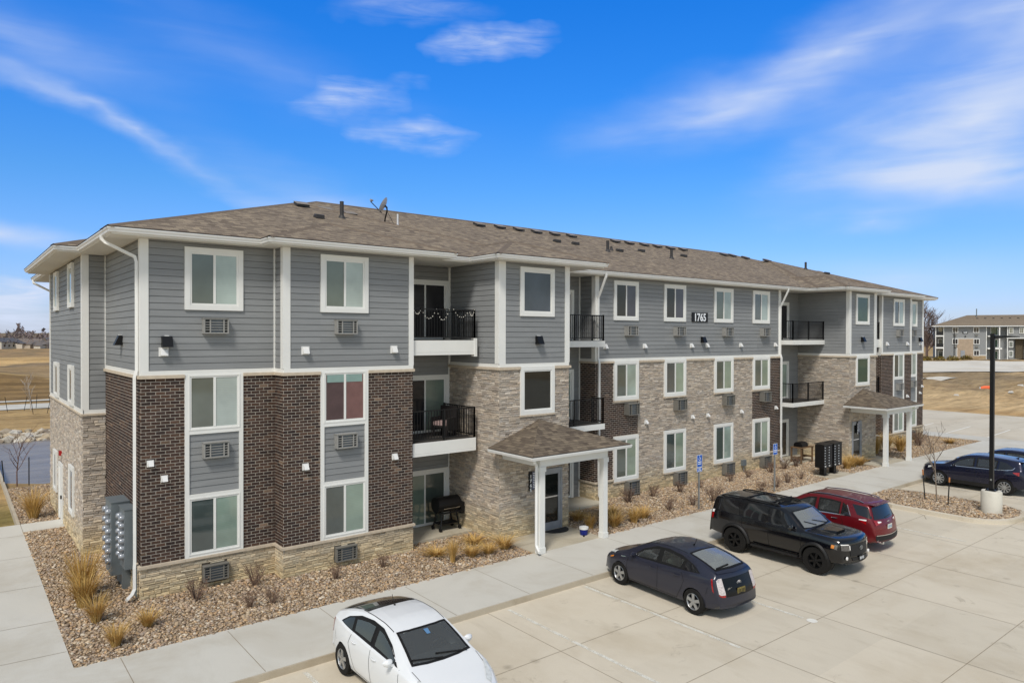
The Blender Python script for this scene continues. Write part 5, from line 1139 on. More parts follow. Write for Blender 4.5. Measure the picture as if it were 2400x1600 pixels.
class Car:
    """body surface lofted from a side profile, a belt line and a plan outline; glass, lamps, doors and trim are patches of the same surface"""
    def __init__(s,L,W,top,bot,belt,plan,tumble,cf,cr,gw=.95):
        s.L,s.W=L,W; s.top,s.bot,s.belt,s.plan=pchip(top),pchip(bot),pchip(belt),pchip(plan); s.tumble=tumble; s.cf,s.cr,s.gw=cf,cr,gw; s.cache={}
    def sec(s,q):
        k=round(q,4)
        if k in s.cache: return s.cache[k]
        zb,zt,h=s.bot(q),s.top(q),s.plan(q)*s.W/2; zl=min(s.belt(q),zt-.025); d=zl-zb; gh=zt-zl; e=min(.085,.45*gh)
        yb=s.gw*h; yr=max(.25*h,yb-.02-s.tumble*(gh-e)*.92-.03*min(1,gh/.2)); cr=min(.035,.4*e)
        C=[(0,zb),(.8*h,zb),(.935*h,zb+min(.05,.1*d)),(.975*h,zb+.2*d),(.99*h,zb+.38*d),(1.0*h,zb+.6*d),(.995*h,zb+.76*d),(.975*h,zb+.9*d),(yb,zl),
           (yb-.015,zl+min(.012,.2*gh)),((yb*.55+yr*.45)-.003,zl+(gh-e)*.45),(yr,zt-e),(yr-.03,zt-e*.5),(yr-.09,zt-e*.22-cr*.3),(yr*.62,zt-cr*.35),(yr*.3,zt-cr*.09),(0,zt)]
        P=[]
        for i,(a,b) in enumerate(zip(C,C[1:])):
            m=2 if i<8 else 5
            for k in range(m): P.append((a[0]+(b[0]-a[0])*k/m,a[1]+(b[1]-a[1])*k/m))
        P.append(C[-1]); s.cache[k]=P; return P
    def Wd(s,q,z):
        P=s.sec(q)[4:]; return float(np.interp(z,[p[1] for p in P],[p[0] for p in P]))
    def Zt(s,q,y):
        P=s.sec(q)[16:][::-1]; return float(np.interp(abs(y),[p[0] for p in P],[p[1] for p in P]))
    def warp(s,q,y,z):
        u=(y/(s.W/2))**2; q2=q+s.cf*u*max(0,1-q/.95)**1.1-s.cr*u*max(0,1-(s.L-q)/.75)**1.1
        return (s.L/2-q2,y,z)
    def body(s,axles,Ra,za,mat,root,n=120):
        st=[0,.008,.02,.035,.05,.07,.1]+list(np.linspace(.14,s.L-.14,n))+[s.L-.1,s.L-.07,s.L-.05,s.L-.035,s.L-.02,s.L-.008,s.L]
        S=[s.sec(q) for q in st]; m=len(S[0]); V=[];
        for q,P in zip(st,S):
            ring=[(q,y,z) for y,z in P]+[(q,-y,z) for y,z in P[-2:0:-1]]; V.append(ring)
        M=len(V[0]); vs=[list(p) for r in V for p in r]; fs=[]
        for i in range(len(st)-1):
            for j in range(M): fs.append((i*M+j,i*M+(j+1)%M,(i+1)*M+(j+1)%M,(i+1)*M+j))
        def inside(p,ax): return math.hypot(p[0]-ax,p[2]-za)<Ra and abs(p[1])>.45*s.W/2 and p[2]<za+Ra
        keep=[];cut=set()
        for f in fs:
            c=[sum(vs[i][k] for i in f)/4 for k in range(3)]
            if any(inside(c,ax) for ax in axles): cut.update(f)
            else: keep.append(f)
        used={i for f in keep for i in f}
        for i in cut&used:
            p=vs[i]; ax=min(axles,key=lambda a:abs(a-p[0])); d=math.hypot(p[0]-ax,p[2]-za)
            if d>1e-6 and abs(p[1])>.5*s.W/2 and p[2]>s.bot(p[0])+.02: p[0]=ax+(p[0]-ax)*Ra/d; p[2]=za+(p[2]-za)*Ra/d
        keep+= [tuple(range(M)),tuple(range((len(st)-1)*M,len(st)*M))[::-1]]
        mb=MB(); mb.add([s.warp(*p) for p in vs],keep); o=mb.build('body',mat,root,smooth=True,world=False)
        for ax in axles:
            for sg in (1,-1):
                mb=MB(); arc=[R(a) for a in range(-35,216,10)]; yo=s.W/2*.93
                mb.grid([[s.warp(ax+Ra*.995*math.cos(a),sg*y,max(.12,za+Ra*.995*math.sin(a))) for y in (yo,yo-.32)] for a in arc])
                mb.add([s.warp(ax+Ra*math.cos(a),sg*(yo-.32),max(.12,za+Ra*math.sin(a))) for a in arc],[tuple(range(len(arc)))])
                mb.build('wheel_arch',MAT['darkplastic'],root,world=False)
        return o
    def side(s,name,bot,topc,mat,root,off=.006,nu=14,nv=5,sides=(1,-1),label=None,smooth=True):
        def pl(pts,t):
            d=[0]
            for a,b in zip(pts,pts[1:]): d.append(d[-1]+math.hypot(b[0]-a[0],b[1]-a[1]))
            return (float(np.interp(t*d[-1],d,[p[0] for p in pts])),float(np.interp(t*d[-1],d,[p[1] for p in pts])))
        res=[]
        if mat in SEE or name=='window_surround': nu,nv=(34,16) if name=='window' else (64,16)
        for sg in sides:
            mb=MB(); g=[]
            for i in range(nu+1):
                a,b=pl(bot,i/nu),pl(topc,i/nu); row=[]
                for j in range(nv+1): q=a[0]+(b[0]-a[0])*j/nv; z=a[1]+(b[1]-a[1])*j/nv; row.append(s.warp(q,sg*(s.Wd(q,z)+off),z))
                g.append(row)
            o=glass_or(mb,g,name,mat,root,smooth); res.append(o)
            if label: o['label']=label
        return res
    def line(s,mb,pts,w=.012,off=.004,sides=(1,-1)):
        for sg in sides:
            for (q0,z0),(q1,z1) in zip(pts,pts[1:]):
                n=max(1,int(math.hypot(q1-q0,z1-z0)/.08)); d=math.hypot(q1-q0,z1-z0); nx,nz=-(z1-z0)/d*w/2,(q1-q0)/d*w/2; g=[]
                for i in range(n+1):
                    q=q0+(q1-q0)*i/n; z=z0+(z1-z0)*i/n; g.append([s.warp(q+k*nx,sg*(s.Wd(q+k*nx,z+k*nz)+off),z+k*nz) for k in (-1,1)])
                mb.grid(g)
    def toppatch(s,name,e0,e1,mat,root,off=.008,nu=12,nv=10,smooth=True,label=None):
        """e0,e1: polylines of (q,y) running across the car; the patch spans between them"""
        def pl(pts,t):
            n=len(pts)-1; k=min(int(t*n),n-1); f=t*n-k; a,b=pts[k],pts[k+1]; return a[0]+(b[0]-a[0])*f,a[1]+(b[1]-a[1])*f
        if mat in SEE: nu,nv=44,30
        mb=MB(); g=[]
        for i in range(nu+1):
            a,b=pl(e0,i/nu),pl(e1,i/nu); row=[]
            for j in range(nv+1):
                q=a[0]+(b[0]-a[0])*j/nv; y=a[1]+(b[1]-a[1])*j/nv; sl=(s.Zt(q+.02,y)-s.Zt(q-.02,y))/.04; k=1/math.sqrt(1+sl*sl)
                x,yy,z=s.warp(q-sl*k*off,y,s.Zt(q,y)+k*off); row.append((x,yy,z))
            g.append(row)
        o=glass_or(mb,g,name,mat,root,smooth)
        if label: o['label']=label
        return o
    def endpoint(s,y,z,rear,off):
        lo,hi=0.0,.9
        f=(lambda t:s.Zt(s.L-t,y)) if rear else (lambda t:s.Zt(t,y))
        for _ in range(28):
            m=(lo+hi)/2
            if f(m)<z: lo=m
            else: hi=m
        q=s.L-lo if rear else lo; x,yy,zz=s.warp(q,y,z); return (x-off if rear else x+off,yy,zz)
    def endpatch(s,name,poly_bot,poly_top,mat,root,rear=False,off=.008,nu=8,nv=5,mirror=False,label=None,smooth=True):
        res=[]
        for sg in ((1,-1) if mirror else (1,)):
            def pl(pts,t):
                n=len(pts)-1; k=min(int(t*n),n-1); f=t*n-k; a,b=pts[k],pts[k+1]; return a[0]+(b[0]-a[0])*f,a[1]+(b[1]-a[1])*f
            mb=MB(); g=[]
            for i in range(nu+1):
                a,b=pl(poly_bot,i/nu),pl(poly_top,i/nu); g.append([s.endpoint(sg*(a[0]+(b[0]-a[0])*j/nv),a[1]+(b[1]-a[1])*j/nv,rear,off) for j in range(nv+1)])
            mb.grid(g); o=mb.build(name,mat,root,smooth=smooth,world=False)
            if label: o['label']=label
            res.append(o)
        return res
def wheel(root,x,y,r,w,mat,spokes=5,rimr=.64,sg=1,fat=.22,split=False,y0=0):
    """rim with spokes; the tyre is its child"""
    c=(x,y,r); rr=r*rimr; o_=sg*w/2
    mb=MB(); mb.lathe([(rr,o_*.92),(rr*.95,o_*.96),(rr*.9,o_*.8),(rr*.88,o_*.2)],c,'y',36); mb.lathe([(rr*.2,o_*.86),(rr*.15,o_*.93),(0,o_*.94)],c,'y',20)
    for k in range(spokes):
        for dd in ((-.13,.13) if split else (0,)):
            a=2*math.pi*k/spokes+.3+dd; wi,wo=(rr*fat*.8,rr*fat) if not split else (rr*fat*.45,rr*fat*.6); a2=a+(.05 if split else 0)
            def P(rad,t,dep,an): return (x+rad*math.cos(an)-t*math.sin(an),y+dep,r+rad*math.sin(an)+t*math.cos(an))
            q=[P(rr*.12,-wi,o_*.9,a),P(rr*.12,wi,o_*.9,a),P(rr*.93,wo,o_*.9,a2),P(rr*.93,-wo,o_*.9,a2)]; b=[P(rr*.12,-wi,o_*.6,a),P(rr*.12,wi,o_*.6,a),P(rr*.93,wo,o_*.6,a2),P(rr*.93,-wo,o_*.6,a2)]
            mb.add(q+b,[(0,1,2,3),(0,4,5,1),(1,5,6,2),(2,6,7,3),(3,7,4,0)])
    R_=mb.build('wheel',mat,root,world=False)
    mb=MB(); mb.lathe([(rr*.99,-w/2),(rr*1.02,-w/2),(r*.93,-w/2),(r*.985,-w*.42),(r,-w*.25),(r,w*.25),(r*.985,w*.42),(r*.93,w/2),(rr*1.02,w/2),(rr*.98,w*.45)],c,'y',44)
    t=mb.build('tyre',MAT['rubber'],R_,smooth=True,world=False)
    mb=MB(); mb.lathe([(rr*.93,o_*.1),(0,o_*.1)],c,'y',24); mb.lathe([(rr*.55,o_*.22),(0,o_*.22)],c,'y',20); mb.build('brake_disc',MAT['darkplastic'],R_,world=False)
def paint(name,c,metal=.35,rough=.28,coat=.7,fl=.12):
    t=NT(name); c=lin(c); n=t.noise(t.coord(),900,2,.5); g=t.noise(t.coord(),1.3,4,.6)
    col=t.ramp(n,[(.3,tuple(v*(1-fl) for v in c)),(.7,tuple(min(1,v*(1+fl)) for v in c))])
    r=t.ramp(g,[(.35,(rough*.85,)*3),(.7,(rough*1.35,)*3)])
    return t.set(col,r,metal,.5,coat,.04)
MAT['tail_clear']=m_plain('clear_tail_lens',(198,188,186),.2,coat=.6,var=.3,scale=22); MAT['gloss_black']=glassy('gloss_black_panel',(16,16,18),.25,.3,ior=1.5); MAT['lamp_dark']=m_plain('dark_lamp_lens',(96,94,94),.15,.3,.6,var=.35,scale=18,coat=1); MAT['dash']=m_plain('dashboard_plastic',(44,45,47),.7); MAT['seat_pale']=m_plain('pale_seat_cloth',(150,152,138),.9); MAT['seat_dark']=m_plain('charcoal_seat_cloth',(62,62,64),.9); MAT['see_clear']=see('clear_car_glass',(.62,.70,.67)); MAT['see_screen']=see('clear_windscreen_glass',(.60,.66,.66),.08,.13); MAT['see_pale']=see('dusty_sheen_screen_glass',(.60,.66,.64),.10,.42); MAT['see_dark']=see('tinted_car_glass',(.25,.28,.28)); SEE=[MAT['see_pale'],MAT['see_clear'],MAT['see_screen'],MAT['see_dark']]
MAT['p_white']=paint('white_car_paint',(224,226,228),0,.35,.7,.02); MAT['p_navy']=paint('slate_navy_paint',(37,39,54),.2,.32,.45); MAT['p_black']=paint('black_car_paint',(9,9,14),0,.14,.4,.2); MAT['p_red']=paint('deep_red_paint',(108,16,26),.3,.3,.4); MAT['p_blue']=paint('deep_blue_paint',(17,21,48),.5,.25)
MAT['cg_dark']=glassy('car_glass_dark',(24,26,29),.03,.8,ior=1.5); MAT['cg_screen']=glassy('car_glass_windscreen',(46,54,60),.03,.8,ior=1.5); MAT['cg_green']=glassy('car_glass_green',(66,80,76),.05,.7,ior=1.5); MAT['cg_pale']=glassy('car_glass_pale',(132,144,144),.06,.5,ior=1.45); MAT['cg_priv']=glassy('car_glass_privacy',(22,23,27),.04,.8,ior=1.5); MAT['seam']=m_plain('panel_gap',(8,8,9),.7); MAT['cladding']=m_plain('black_cladding',(24,24,25),.6)
def mirror_(root,car,q,z,mat,sg,ht=.075):
    mb=MB(); y=sg*(car.Wd(q,z)+.11); x=car.L/2-q
    pts=[]; 
    for i in range(9):
        u=i/8; a=math.sin(math.pi*min(1,max(0,u)))**.6
        pts.append([(x-.055+.13*(.5+.5*math.cos(t))*a*.8,y+sg*(u-.5)*.23,z+ht*a*math.sin(t)+.05) for t in [2*math.pi*k/10 for k in range(10)]]+[(x-.055+.13*a*.8,y+sg*(u-.5)*.23,z+.05)])
    mb.grid(pts); mb.tube([(x,sg*(car.Wd(q,z)-.03),z-.03),(x,y,z+.02)],.03,6); o=mb.build('side_mirror',mat,root,smooth=True,world=False)
def handle_(root,car,q,z,mat):
    for sg in (1,-1):
        mb=MB(); pts=[]
        for i in range(7):
            u=i/6; qq=q+.2*u; b=.03*math.sin(math.pi*u)**.5+.004; pts.append(car.warp(qq,sg*(car.Wd(qq,z)+b),z))
        mb.tube(pts,.014,6); mb.build('door_handle',mat,root,smooth=True,world=False)
def plate_(root,x,y,z,mat,w=.30,h=.15,tilt=0,chars=True,ink='darkplastic',rear=True):
    s=-1 if rear else 1; mb=MB(); mb.box(x,x+s*.012,y-w/2,y+w/2,z-h/2,z+h/2); o=mb.build('licence_plate',mat,root,world=False)
    if chars:
        m=MB()
        for k,cx in enumerate((-.11,-.07,-.03,.03,.07,.11)):
            for (a,b,c,d) in ((-.013,-.006,-.04,.04),(.006,.013,-.04,.03 if k%2 else .04),(-.006,.006,-.04 if k%3 else .028,-.03 if k%3 else .04)): m.box(x+s*.0125,x+s*.015,y+cx+a,y+cx+b,z+c,z+d)
        m.build('characters',MAT[ink],o,world=False)
    return o
def emblem_(root,x,y,z,s=.06,rear=True,mat='chrome'):
    d=-1 if rear else 1; mb=MB()
    def ring(rx,rz,cz):
        n=20; mb.tube([(x+d*.012,y+rx*math.cos(2*math.pi*k/n),z+cz+rz*math.sin(2*math.pi*k/n)) for k in range(n+1)],.006,5,cap=False)
    ring(s,s*.68,0); ring(s*.28,s*.66,0); ring(s*.6,s*.25,s*.38); mb.build('emblem',MAT[mat],root,world=False)
SC=.97
def put(root,x,y,heading):
    root.location=(x,y,.008); root.rotation_euler=(0,0,R(heading)); root.scale=(SC,SC,SC)

def hatchback(label,paintm,glass,white):
    c=Car(4.48,1.745,
      top=[(0,.36),(.012,.50),(.05,.64),(.14,.735),(.4,.835),(.75,.93),(1.02,1.01),(1.5,1.245),(1.95,1.42),(2.35,1.487),(2.65,1.49),(3.0,1.465),(3.5,1.375),(3.95,1.255),(4.18,1.175),(4.27,1.12),(4.33,.98),(4.40,.82),(4.45,.70),(4.475,.56),(4.48,.40)],
      bot=[(0,.28),(.3,.2),(.9,.185),(3.6,.185),(4.1,.22),(4.48,.32)],
      belt=[(0,.60),(.5,.80),(1.0,.90),(1.6,.935),(2.4,.965),(3.2,1.01),(3.9,1.05),(4.25,1.04),(4.48,.8)],
      plan=[(0,.80),(.12,.88),(.35,.95),(.9,1.0),(3.4,1.0),(3.9,.965),(4.3,.90),(4.48,.84)],tumble=.40,cf=.34,cr=.16)
    root=thing('hatchback_car',label,'car'); P=MAT[paintm]; ax=(.93,3.63)
    c.body(ax,.352,.325,P,root)
    side_b=[(1.30,.955),(1.9,.975),(2.6,1.005),(3.3,1.04),(3.78,1.075)]; side_t=[(1.34,.965),(1.75,1.20),(2.2,1.36),(2.62,1.385),(3.1,1.345),(3.55,1.22),(3.78,1.085)]
    G=MAT[glass]
    c.side('window',[(1.42,.965),(1.95,.985),(2.36,1.0)],[(1.44,.975),(1.78,1.19),(2.12,1.325),(2.38,1.365)],G,root,.007)
    c.side('window',[(2.44,1.005),(2.9,1.03),(3.18,1.045)],[(2.44,1.37),(2.75,1.365),(3.05,1.325),(3.26,1.275)],G,root,.007)
    c.side('window',[(3.26,1.05),(3.5,1.065),(3.72,1.085)],[(3.31,1.265),(3.5,1.215),(3.72,1.092)],MAT['cg_priv'],root,.007)
    c.side('window_surround',[(1.36,.95),(1.9,.97),(2.6,1.0),(3.3,1.035),(3.79,1.075)],[(1.38,.955),(1.76,1.21),(2.2,1.375),(2.62,1.40),(3.1,1.355),(3.55,1.225),(3.80,1.08)],MAT['seam'],root,.0035,nu=24)
    c.toppatch('windscreen',[(1.10,-.66),(1.04,-.35),(1.02,0),(1.04,.35),(1.10,.66)],[(1.88,-.555),(1.84,-.3),(1.83,0),(1.84,.3),(1.88,.555)],MAT['see_screen'],root,.007,nu=16)
    c.toppatch('rear_window',[(3.22,-.53),(3.20,0),(3.22,.53)],[(4.14,-.58),(4.17,0),(4.14,.58)],MAT['see_pale'] if not white else MAT['cg_priv'],root,.007,nu=12)
    if white: c.toppatch('roof_panel',[(3.02,-.55),(3.0,0),(3.02,.55)],[(3.24,-.545),(3.22,0),(3.24,.545)],MAT['gloss_black'],root,.005)
    c.toppatch('spoiler',[(4.16,-.62),(4.19,0),(4.16,.62)],[(4.25,-.63),(4.275,0),(4.25,.63)],P if not white else MAT['gloss_black'],root,.018)
    c.endpatch('tailgate_panel',[(-.52,.60),(0,.60),(.52,.60)],[(-.56,1.02),(0,1.02),(.56,1.02)],MAT['gloss_black'],root,True,.006)
    c.endpatch('tail_lamp',[(.545,.66),(.68,.66),(.735,.70)],[(.55,1.04),(.66,1.04),(.725,1.0)],MAT['tail_clear'],root,True,.012,mirror=True)
    c.side('tail_lamp_side',[(4.285,.74),(4.33,.70)],[(4.20,1.03),(4.25,1.04)],MAT['redlens'],root,.008,6,5)
    c.endpatch('reflector',[(.56,.60),(.66,.61),(.73,.65)],[(.55,.655),(.68,.655),(.735,.695)],MAT['redlens'],root,True,.013,mirror=True)
    for q0,q1 in (((.10,.52),(.52,.78)),): pass
    c.toppatch('headlamp',[(.12,.52),(.22,.62),(.40,.74),(.62,.80)],[(.24,.46),(.36,.54),(.52,.63),(.74,.72)],MAT['clearlens'],root,.010,6,5); c.toppatch('headlamp',[(.12,-.52),(.22,-.62),(.40,-.74),(.62,-.80)],[(.24,-.46),(.36,-.54),(.52,-.63),(.74,-.72)],MAT['clearlens'],root,.010,6,5)
    c.side('turn_lamp',[(.34,.69),(.55,.74)],[(.36,.73),(.6,.79)],MAT['amber'],root,.012,5,3)
    c.endpatch('grille',[(-.42,.40),(0,.40),(.42,.40)],[(-.5,.52),(0,.53),(.5,.52)],MAT['darkplastic'],root,False,.006)
    mb=MB(); c.line(mb,[(1.30,.94),(1.22,.6),(1.30,.27)]); c.line(mb,[(2.40,1.0),(2.40,.6),(2.36,.27)]); c.line(mb,[(3.20,1.03),(3.32,.78),(3.22,.55),(3.05,.27)]); c.line(mb,[(1.30,.27),(3.05,.27)],.01); c.line(mb,[(4.06,.62),(4.12,.8)],.01); mb.build('door_gap',MAT['seam'],root,world=False)
    c.toppatch('roof_seam',[(1.92,.566),(2.4,.572),(2.9,.565),(3.2,.55)],[(1.92,.582),(2.4,.588),(2.9,.581),(3.2,.566)],MAT['seam'],root,.004,24,1); c.toppatch('roof_seam',[(1.92,-.566),(2.4,-.572),(2.9,-.565),(3.2,-.55)],[(1.92,-.582),(2.4,-.588),(2.9,-.581),(3.2,-.566)],MAT['seam'],root,.004,24,1); c.toppatch('bonnet_gap',[(.30,.60),(.6,.69),(1.0,.72)],[(.315,.595),(.61,.68),(1.01,.71)],MAT['seam'],root,.004,12,1); c.toppatch('bonnet_gap',[(.30,-.60),(.6,-.69),(1.0,-.72)],[(.315,-.595),(.61,-.68),(1.01,-.71)],MAT['seam'],root,.004,12,1)
    handle_(root,c,2.12,.83,P); handle_(root,c,2.98,.87,P)
    for sg in (1,-1): mirror_(root,c,1.52,.965,P,sg)
    for a in ax:
        for sg in (1,-1): wheel(root,c.L/2-a,sg*.772,.325,.2,MAT['silver_wheel'],5,.66,sg,.20)
    # wiper, aerial
    mb=MB()
    if white:
        for a,b in (((1.06,.55),(1.17,-.1)),((1.05,0),(1.20,-.62))): mb.tube([(c.L/2-a[0],a[1],c.Zt(a[0],a[1])+.03),(c.L/2-b[0],b[1],c.Zt(b[0],b[1])+.03)],.014,4)
    else: mb.tube([c.warp(4.06,.02,c.Zt(4.06,.02)+.03),c.warp(4.1,.5,c.Zt(4.1,.5)+.03)],.022,4); 
    mb.build('wiper',MAT['black'],root,world=False)
    mb=MB(); q=2.95; x=c.L/2-q; z=c.top(q); mb.tube([(x,0,z-.01),(x-.08,0,z+.2)],.006,4); mb.tube([(x+.04,0,z-.01),(x,0,z+.035)],[.03,.012],6); mb.build('aerial',MAT['black'],root,world=False)
    p=c.endpoint(0,.70,True,0); plate_(root,p[0]-.004,0,.70,MAT['plate_gold'] if not white else MAT['plate_white']); p=c.endpoint(0,.88,True,0); emblem_(root,p[0]+.0,0,.88,.075)
    tx=MB(); 
    o=text_mesh('PRIUS','lettering',.07,(0,0,0),MAT['chrome'],None,cx=False,rot=(math.pi/2,0,-math.pi/2),sx=1.5); p=c.endpoint(.42,.78,True,0); o.parent=root; o.location=(p[0]-.012,.46,.76)
    if white:
        m=MB(); z=1.235; x=c.L/2-1.62; m.add([(x,-.02,z-.05),(x,.06,z-.05),(x-.13,.07,z+.055),(x-.13,-.03,z+.055)],[(0,1,2,3)])
        for v in [m]: v.v=[(a+.02,b,c.Zt(c.L/2-a,b)+.012) for a,b,_ in v.v]
        m.build('mirror_tag',MAT['plate_blue'],root,world=False)
    else:
        mb=MB(); c.line(mb,[(1.0,.84),(1.17,.86)],.02,.006); mb.build('badge',MAT['chrome'],root,world=False)
    interior(root,c,1.08,.0,MAT['seat_dark'] if white else MAT['seat_pale']); cut_under_glass(root)
    return root,c

def offroader():
    c=Car(4.82,1.90,
      top=[(0,.50),(.012,.70),(.03,.88),(.055,1.03),(.10,1.11),(.3,1.165),(.8,1.20),(1.30,1.215),(1.6,1.45),(1.92,1.68),(2.15,1.755),(2.6,1.785),(3.5,1.785),(4.3,1.755),(4.58,1.715),(4.66,1.60),(4.71,1.40),(4.75,1.18),(4.79,.95),(4.815,.7),(4.82,.55)],
      bot=[(0,.44),(.4,.40),(.9,.42),(3.7,.42),(4.3,.46),(4.82,.5)],
      belt=[(0,.98),(.12,1.06),(.8,1.13),(1.3,1.165),(2.5,1.20),(3.6,1.235),(4.4,1.26),(4.7,1.24),(4.82,1.0)],
      plan=[(0,.84),(.1,.9),(.35,.965),(.8,1.0),(4.2,1.0),(4.6,.96),(4.82,.90)],tumble=.27,cf=.24,cr=.10,gw=.955)
    root=thing('off_road_car','black off-road four-wheel drive with roof rack, hood scoop and chunky black wheels','car'); P=MAT['p_black']; ax=(.92,3.71); G=MAT['cg_dark']
    c.body(ax,.455,.42,P,root)
    c.side('window',[(1.62,1.185),(2.1,1.195),(2.42,1.20)],[(1.70,1.25),(1.96,1.58),(2.2,1.655),(2.46,1.67)],G,root,.007)
    c.side('window',[(2.54,1.21),(3.0,1.225),(3.40,1.235)],[(2.56,1.675),(3.0,1.68),(3.44,1.675)],G,root,.007)
    c.side('window',[(3.56,1.245),(4.0,1.26),(4.52,1.31)],[(3.66,1.67),(4.0,1.66),(4.44,1.63)],MAT['cg_priv'],root,.007)
    c.toppatch('windscreen',[(1.38,-.76),(1.32,-.4),(1.31,0),(1.32,.4),(1.38,.76)],[(1.89,-.64),(1.87,-.3),(1.86,0),(1.87,.3),(1.89,.64)],MAT['see_pale'],root,.007,nu=16)
    c.toppatch('sunroof',[(2.2,-.40),(2.19,0),(2.2,.40)],[(2.75,-.42),(2.75,0),(2.75,.42)],G,root,.006)
    c.endpatch('rear_window',[(-.62,1.22),(0,1.22),(.62,1.22)],[(-.56,1.62),(0,1.64),(.56,1.62)],G,root,True,.008)
    c.endpatch('grille',[(-.50,.66),(0,.64),(.50,.66)],[(-.52,1.00),(0,1.02),(.52,1.00)],MAT['darkplastic'],root,False,.010)
    c.endpatch('lower_grille',[(-.42,.52),(0,.51),(.42,.52)],[(-.46,.62),(0,.60),(.46,.62)],MAT['darkplastic'],root,False,.012)
    c.endpatch('grille_bar',[(-.54,.985),(0,1.0),(.54,.985)],[(-.55,1.04),(0,1.055),(.55,1.04)],P,root,False,.03)
    c.side('headlamp_side',[(.115,.86),(.20,.875)],[(.115,1.005),(.20,1.01)],MAT['lamp_dark'],root,.014,5,4); c.endpatch('headlamp',[(.50,.82),(.72,.84),(.82,.86)],[(.50,.99),(.72,1.005),(.82,1.015)],MAT['lamp_dark'],root,False,.016,mirror=True)
    c.endpatch('running_lamp',[(.50,.985),(.72,1.0),(.82,1.01)],[(.50,1.012),(.72,1.028),(.82,1.038)],MAT['white_lens'],root,False,.020,mirror=True); c.endpatch('running_lamp',[(.50,.85),(.53,.85)],[(.50,.99),(.53,.99)],MAT['white_lens'],root,False,.020,mirror=True)
    c.side('turn_lamp',[(.21,.89),(.31,.90)],[(.20,.99),(.30,1.0)],MAT['amber'],root,.016,5,4)
    for sg in (1,-1):
        p=c.endpoint(sg*.66,.62,False,.02); m=MB(); m.lathe([(.055,0),(.05,.02),(0,.028)],p,'x',14); m.build('fog_lamp',MAT['white_lens'],root,world=False)
    c.side('tail_lamp',[(4.62,.98),(4.72,.97)],[(4.58,1.17),(4.69,1.16)],MAT['redlens'],root,.012,5,5); c.side('reverse_lamp',[(4.585,1.18),(4.69,1.17)],[(4.56,1.27),(4.67,1.26)],MAT['white_lens'],root,.016,4,3)
    mb=MB(); c.line(mb,[(1.42,1.16),(1.38,.7),(1.45,.48)]); c.line(mb,[(2.49,1.2),(2.49,.8),(2.46,.48)]); c.line(mb,[(3.48,1.235),(3.44,.95),(3.22,.75),(3.18,.48)]); mb.build('door_gap',MAT['seam'],root,world=False)
    # moulded flares over the wheels
    for a in ax:
        for sg in (1,-1):
            mb=MB(); g=[]
            for k in range(-18,199,9):
                t=R(k); row=[]
                for rad,dy in ((.455,.0),(.458,.055),(.50,.06),(.545,.012)): q=a+rad*math.cos(t); z=.42+rad*math.sin(t); row.append(c.warp(q,sg*(c.Wd(q,max(.45,z))+dy),max(.40,z)))
                g.append(row)
            mb.grid(g); mb.build('wheel_flare',MAT['cladding'],root,smooth=True,world=False)
            wheel(root,c.L/2-a,sg*.815,.42,.28,MAT['black_wheel'],6,.55,sg,.16)
    for sg in (1,-1):
        mb=MB(); x0,x1=c.L/2-1.5,c.L/2-3.1; mb.box(x1,x0,sg*.82,sg*.97,.37,.43); mb.build('side_step',MAT['cladding'],root,world=False)
        mb=MB(); pts=[(c.L/2-q,sg*.62,c.Zt(q,.62)+dz) for q,dz in ((2.25,.0),(2.35,.035),(2.9,.035),(3.9,.035),(4.3,.035),(4.42,.0))]; mb.tube(pts,.026,6); mb.build('roof_rail',MAT['cladding'],root,smooth=True,world=False)
        mirror_(root,c,1.66,1.20,P,sg,.10)
    mb=MB(); 
    for q in (2.6,3.5): mb.tube([(c.L/2-q,-.62,c.top(q)+.012),(c.L/2-q,.62,c.top(q)+.012)],.02,6)
    for q in (2.5,): mb.box(c.L/2-q,c.L/2-q+.03,-.45,.45,c.top(q)+.02,c.top(q)+.10)
    mb.build('roof_rack',MAT['cladding'],root,world=False)
    handle_(root,c,2.2,1.03,P); handle_(root,c,3.12,1.05,P)
    # hood scoop
    mb=MB(); zz=lambda q,y:c.Zt(q,y)
    q0,q1=.62,1.12; w=.26; L2=c.L/2
    mb.add([(L2-q0,-w,zz(q0,w)-.005),(L2-q0,w,zz(q0,w)-.005),(L2-q0+.02,w*.86,zz(q0,0)+.05),(L2-q0+.02,-w*.86,zz(q0,0)+.05),(L2-q1,-w*1.05,zz(q1,w)),(L2-q1,w*1.05,zz(q1,w))],[(2,3,4,5),(0,3,4),(1,5,2)])
    o=mb.build('hood_scoop',P,root,world=False); m=MB(); m.add([(L2-q0+.002,-w*.9,zz(q0,w)),(L2-q0+.002,w*.9,zz(q0,w)),(L2-q0+.016,w*.8,zz(q0,0)+.038),(L2-q0+.016,-w*.8,zz(q0,0)+.038)],[(0,1,2,3)]); m.build('intake',MAT['darkplastic'],o,world=False)
    mb=MB()
    for sg in (1,-1):
        for q,y in zip(np.linspace(.45,1.15,8),np.linspace(.36,.46,8)): pass
        mb.grid([[(L2-q,sg*(y+d),zz(q,y+d)+.006) for d in (-.012,.012)] for q,y in zip(np.linspace(.42,1.2,9),np.linspace(.40,.52,9))])
    mb.build('hood_crease',MAT['seam'],root,world=False)
    mb=MB(); mb.tube([(L2-1.36,.5,zz(1.36,.5)+.03),(L2-1.5,-.05,zz(1.5,.05)+.03)],.013,4); mb.tube([(L2-1.36,-.05,zz(1.36,.05)+.03),(L2-1.52,-.5,zz(1.52,.5)+.03)],.013,4); mb.build('wiper',MAT['black'],root,world=False)
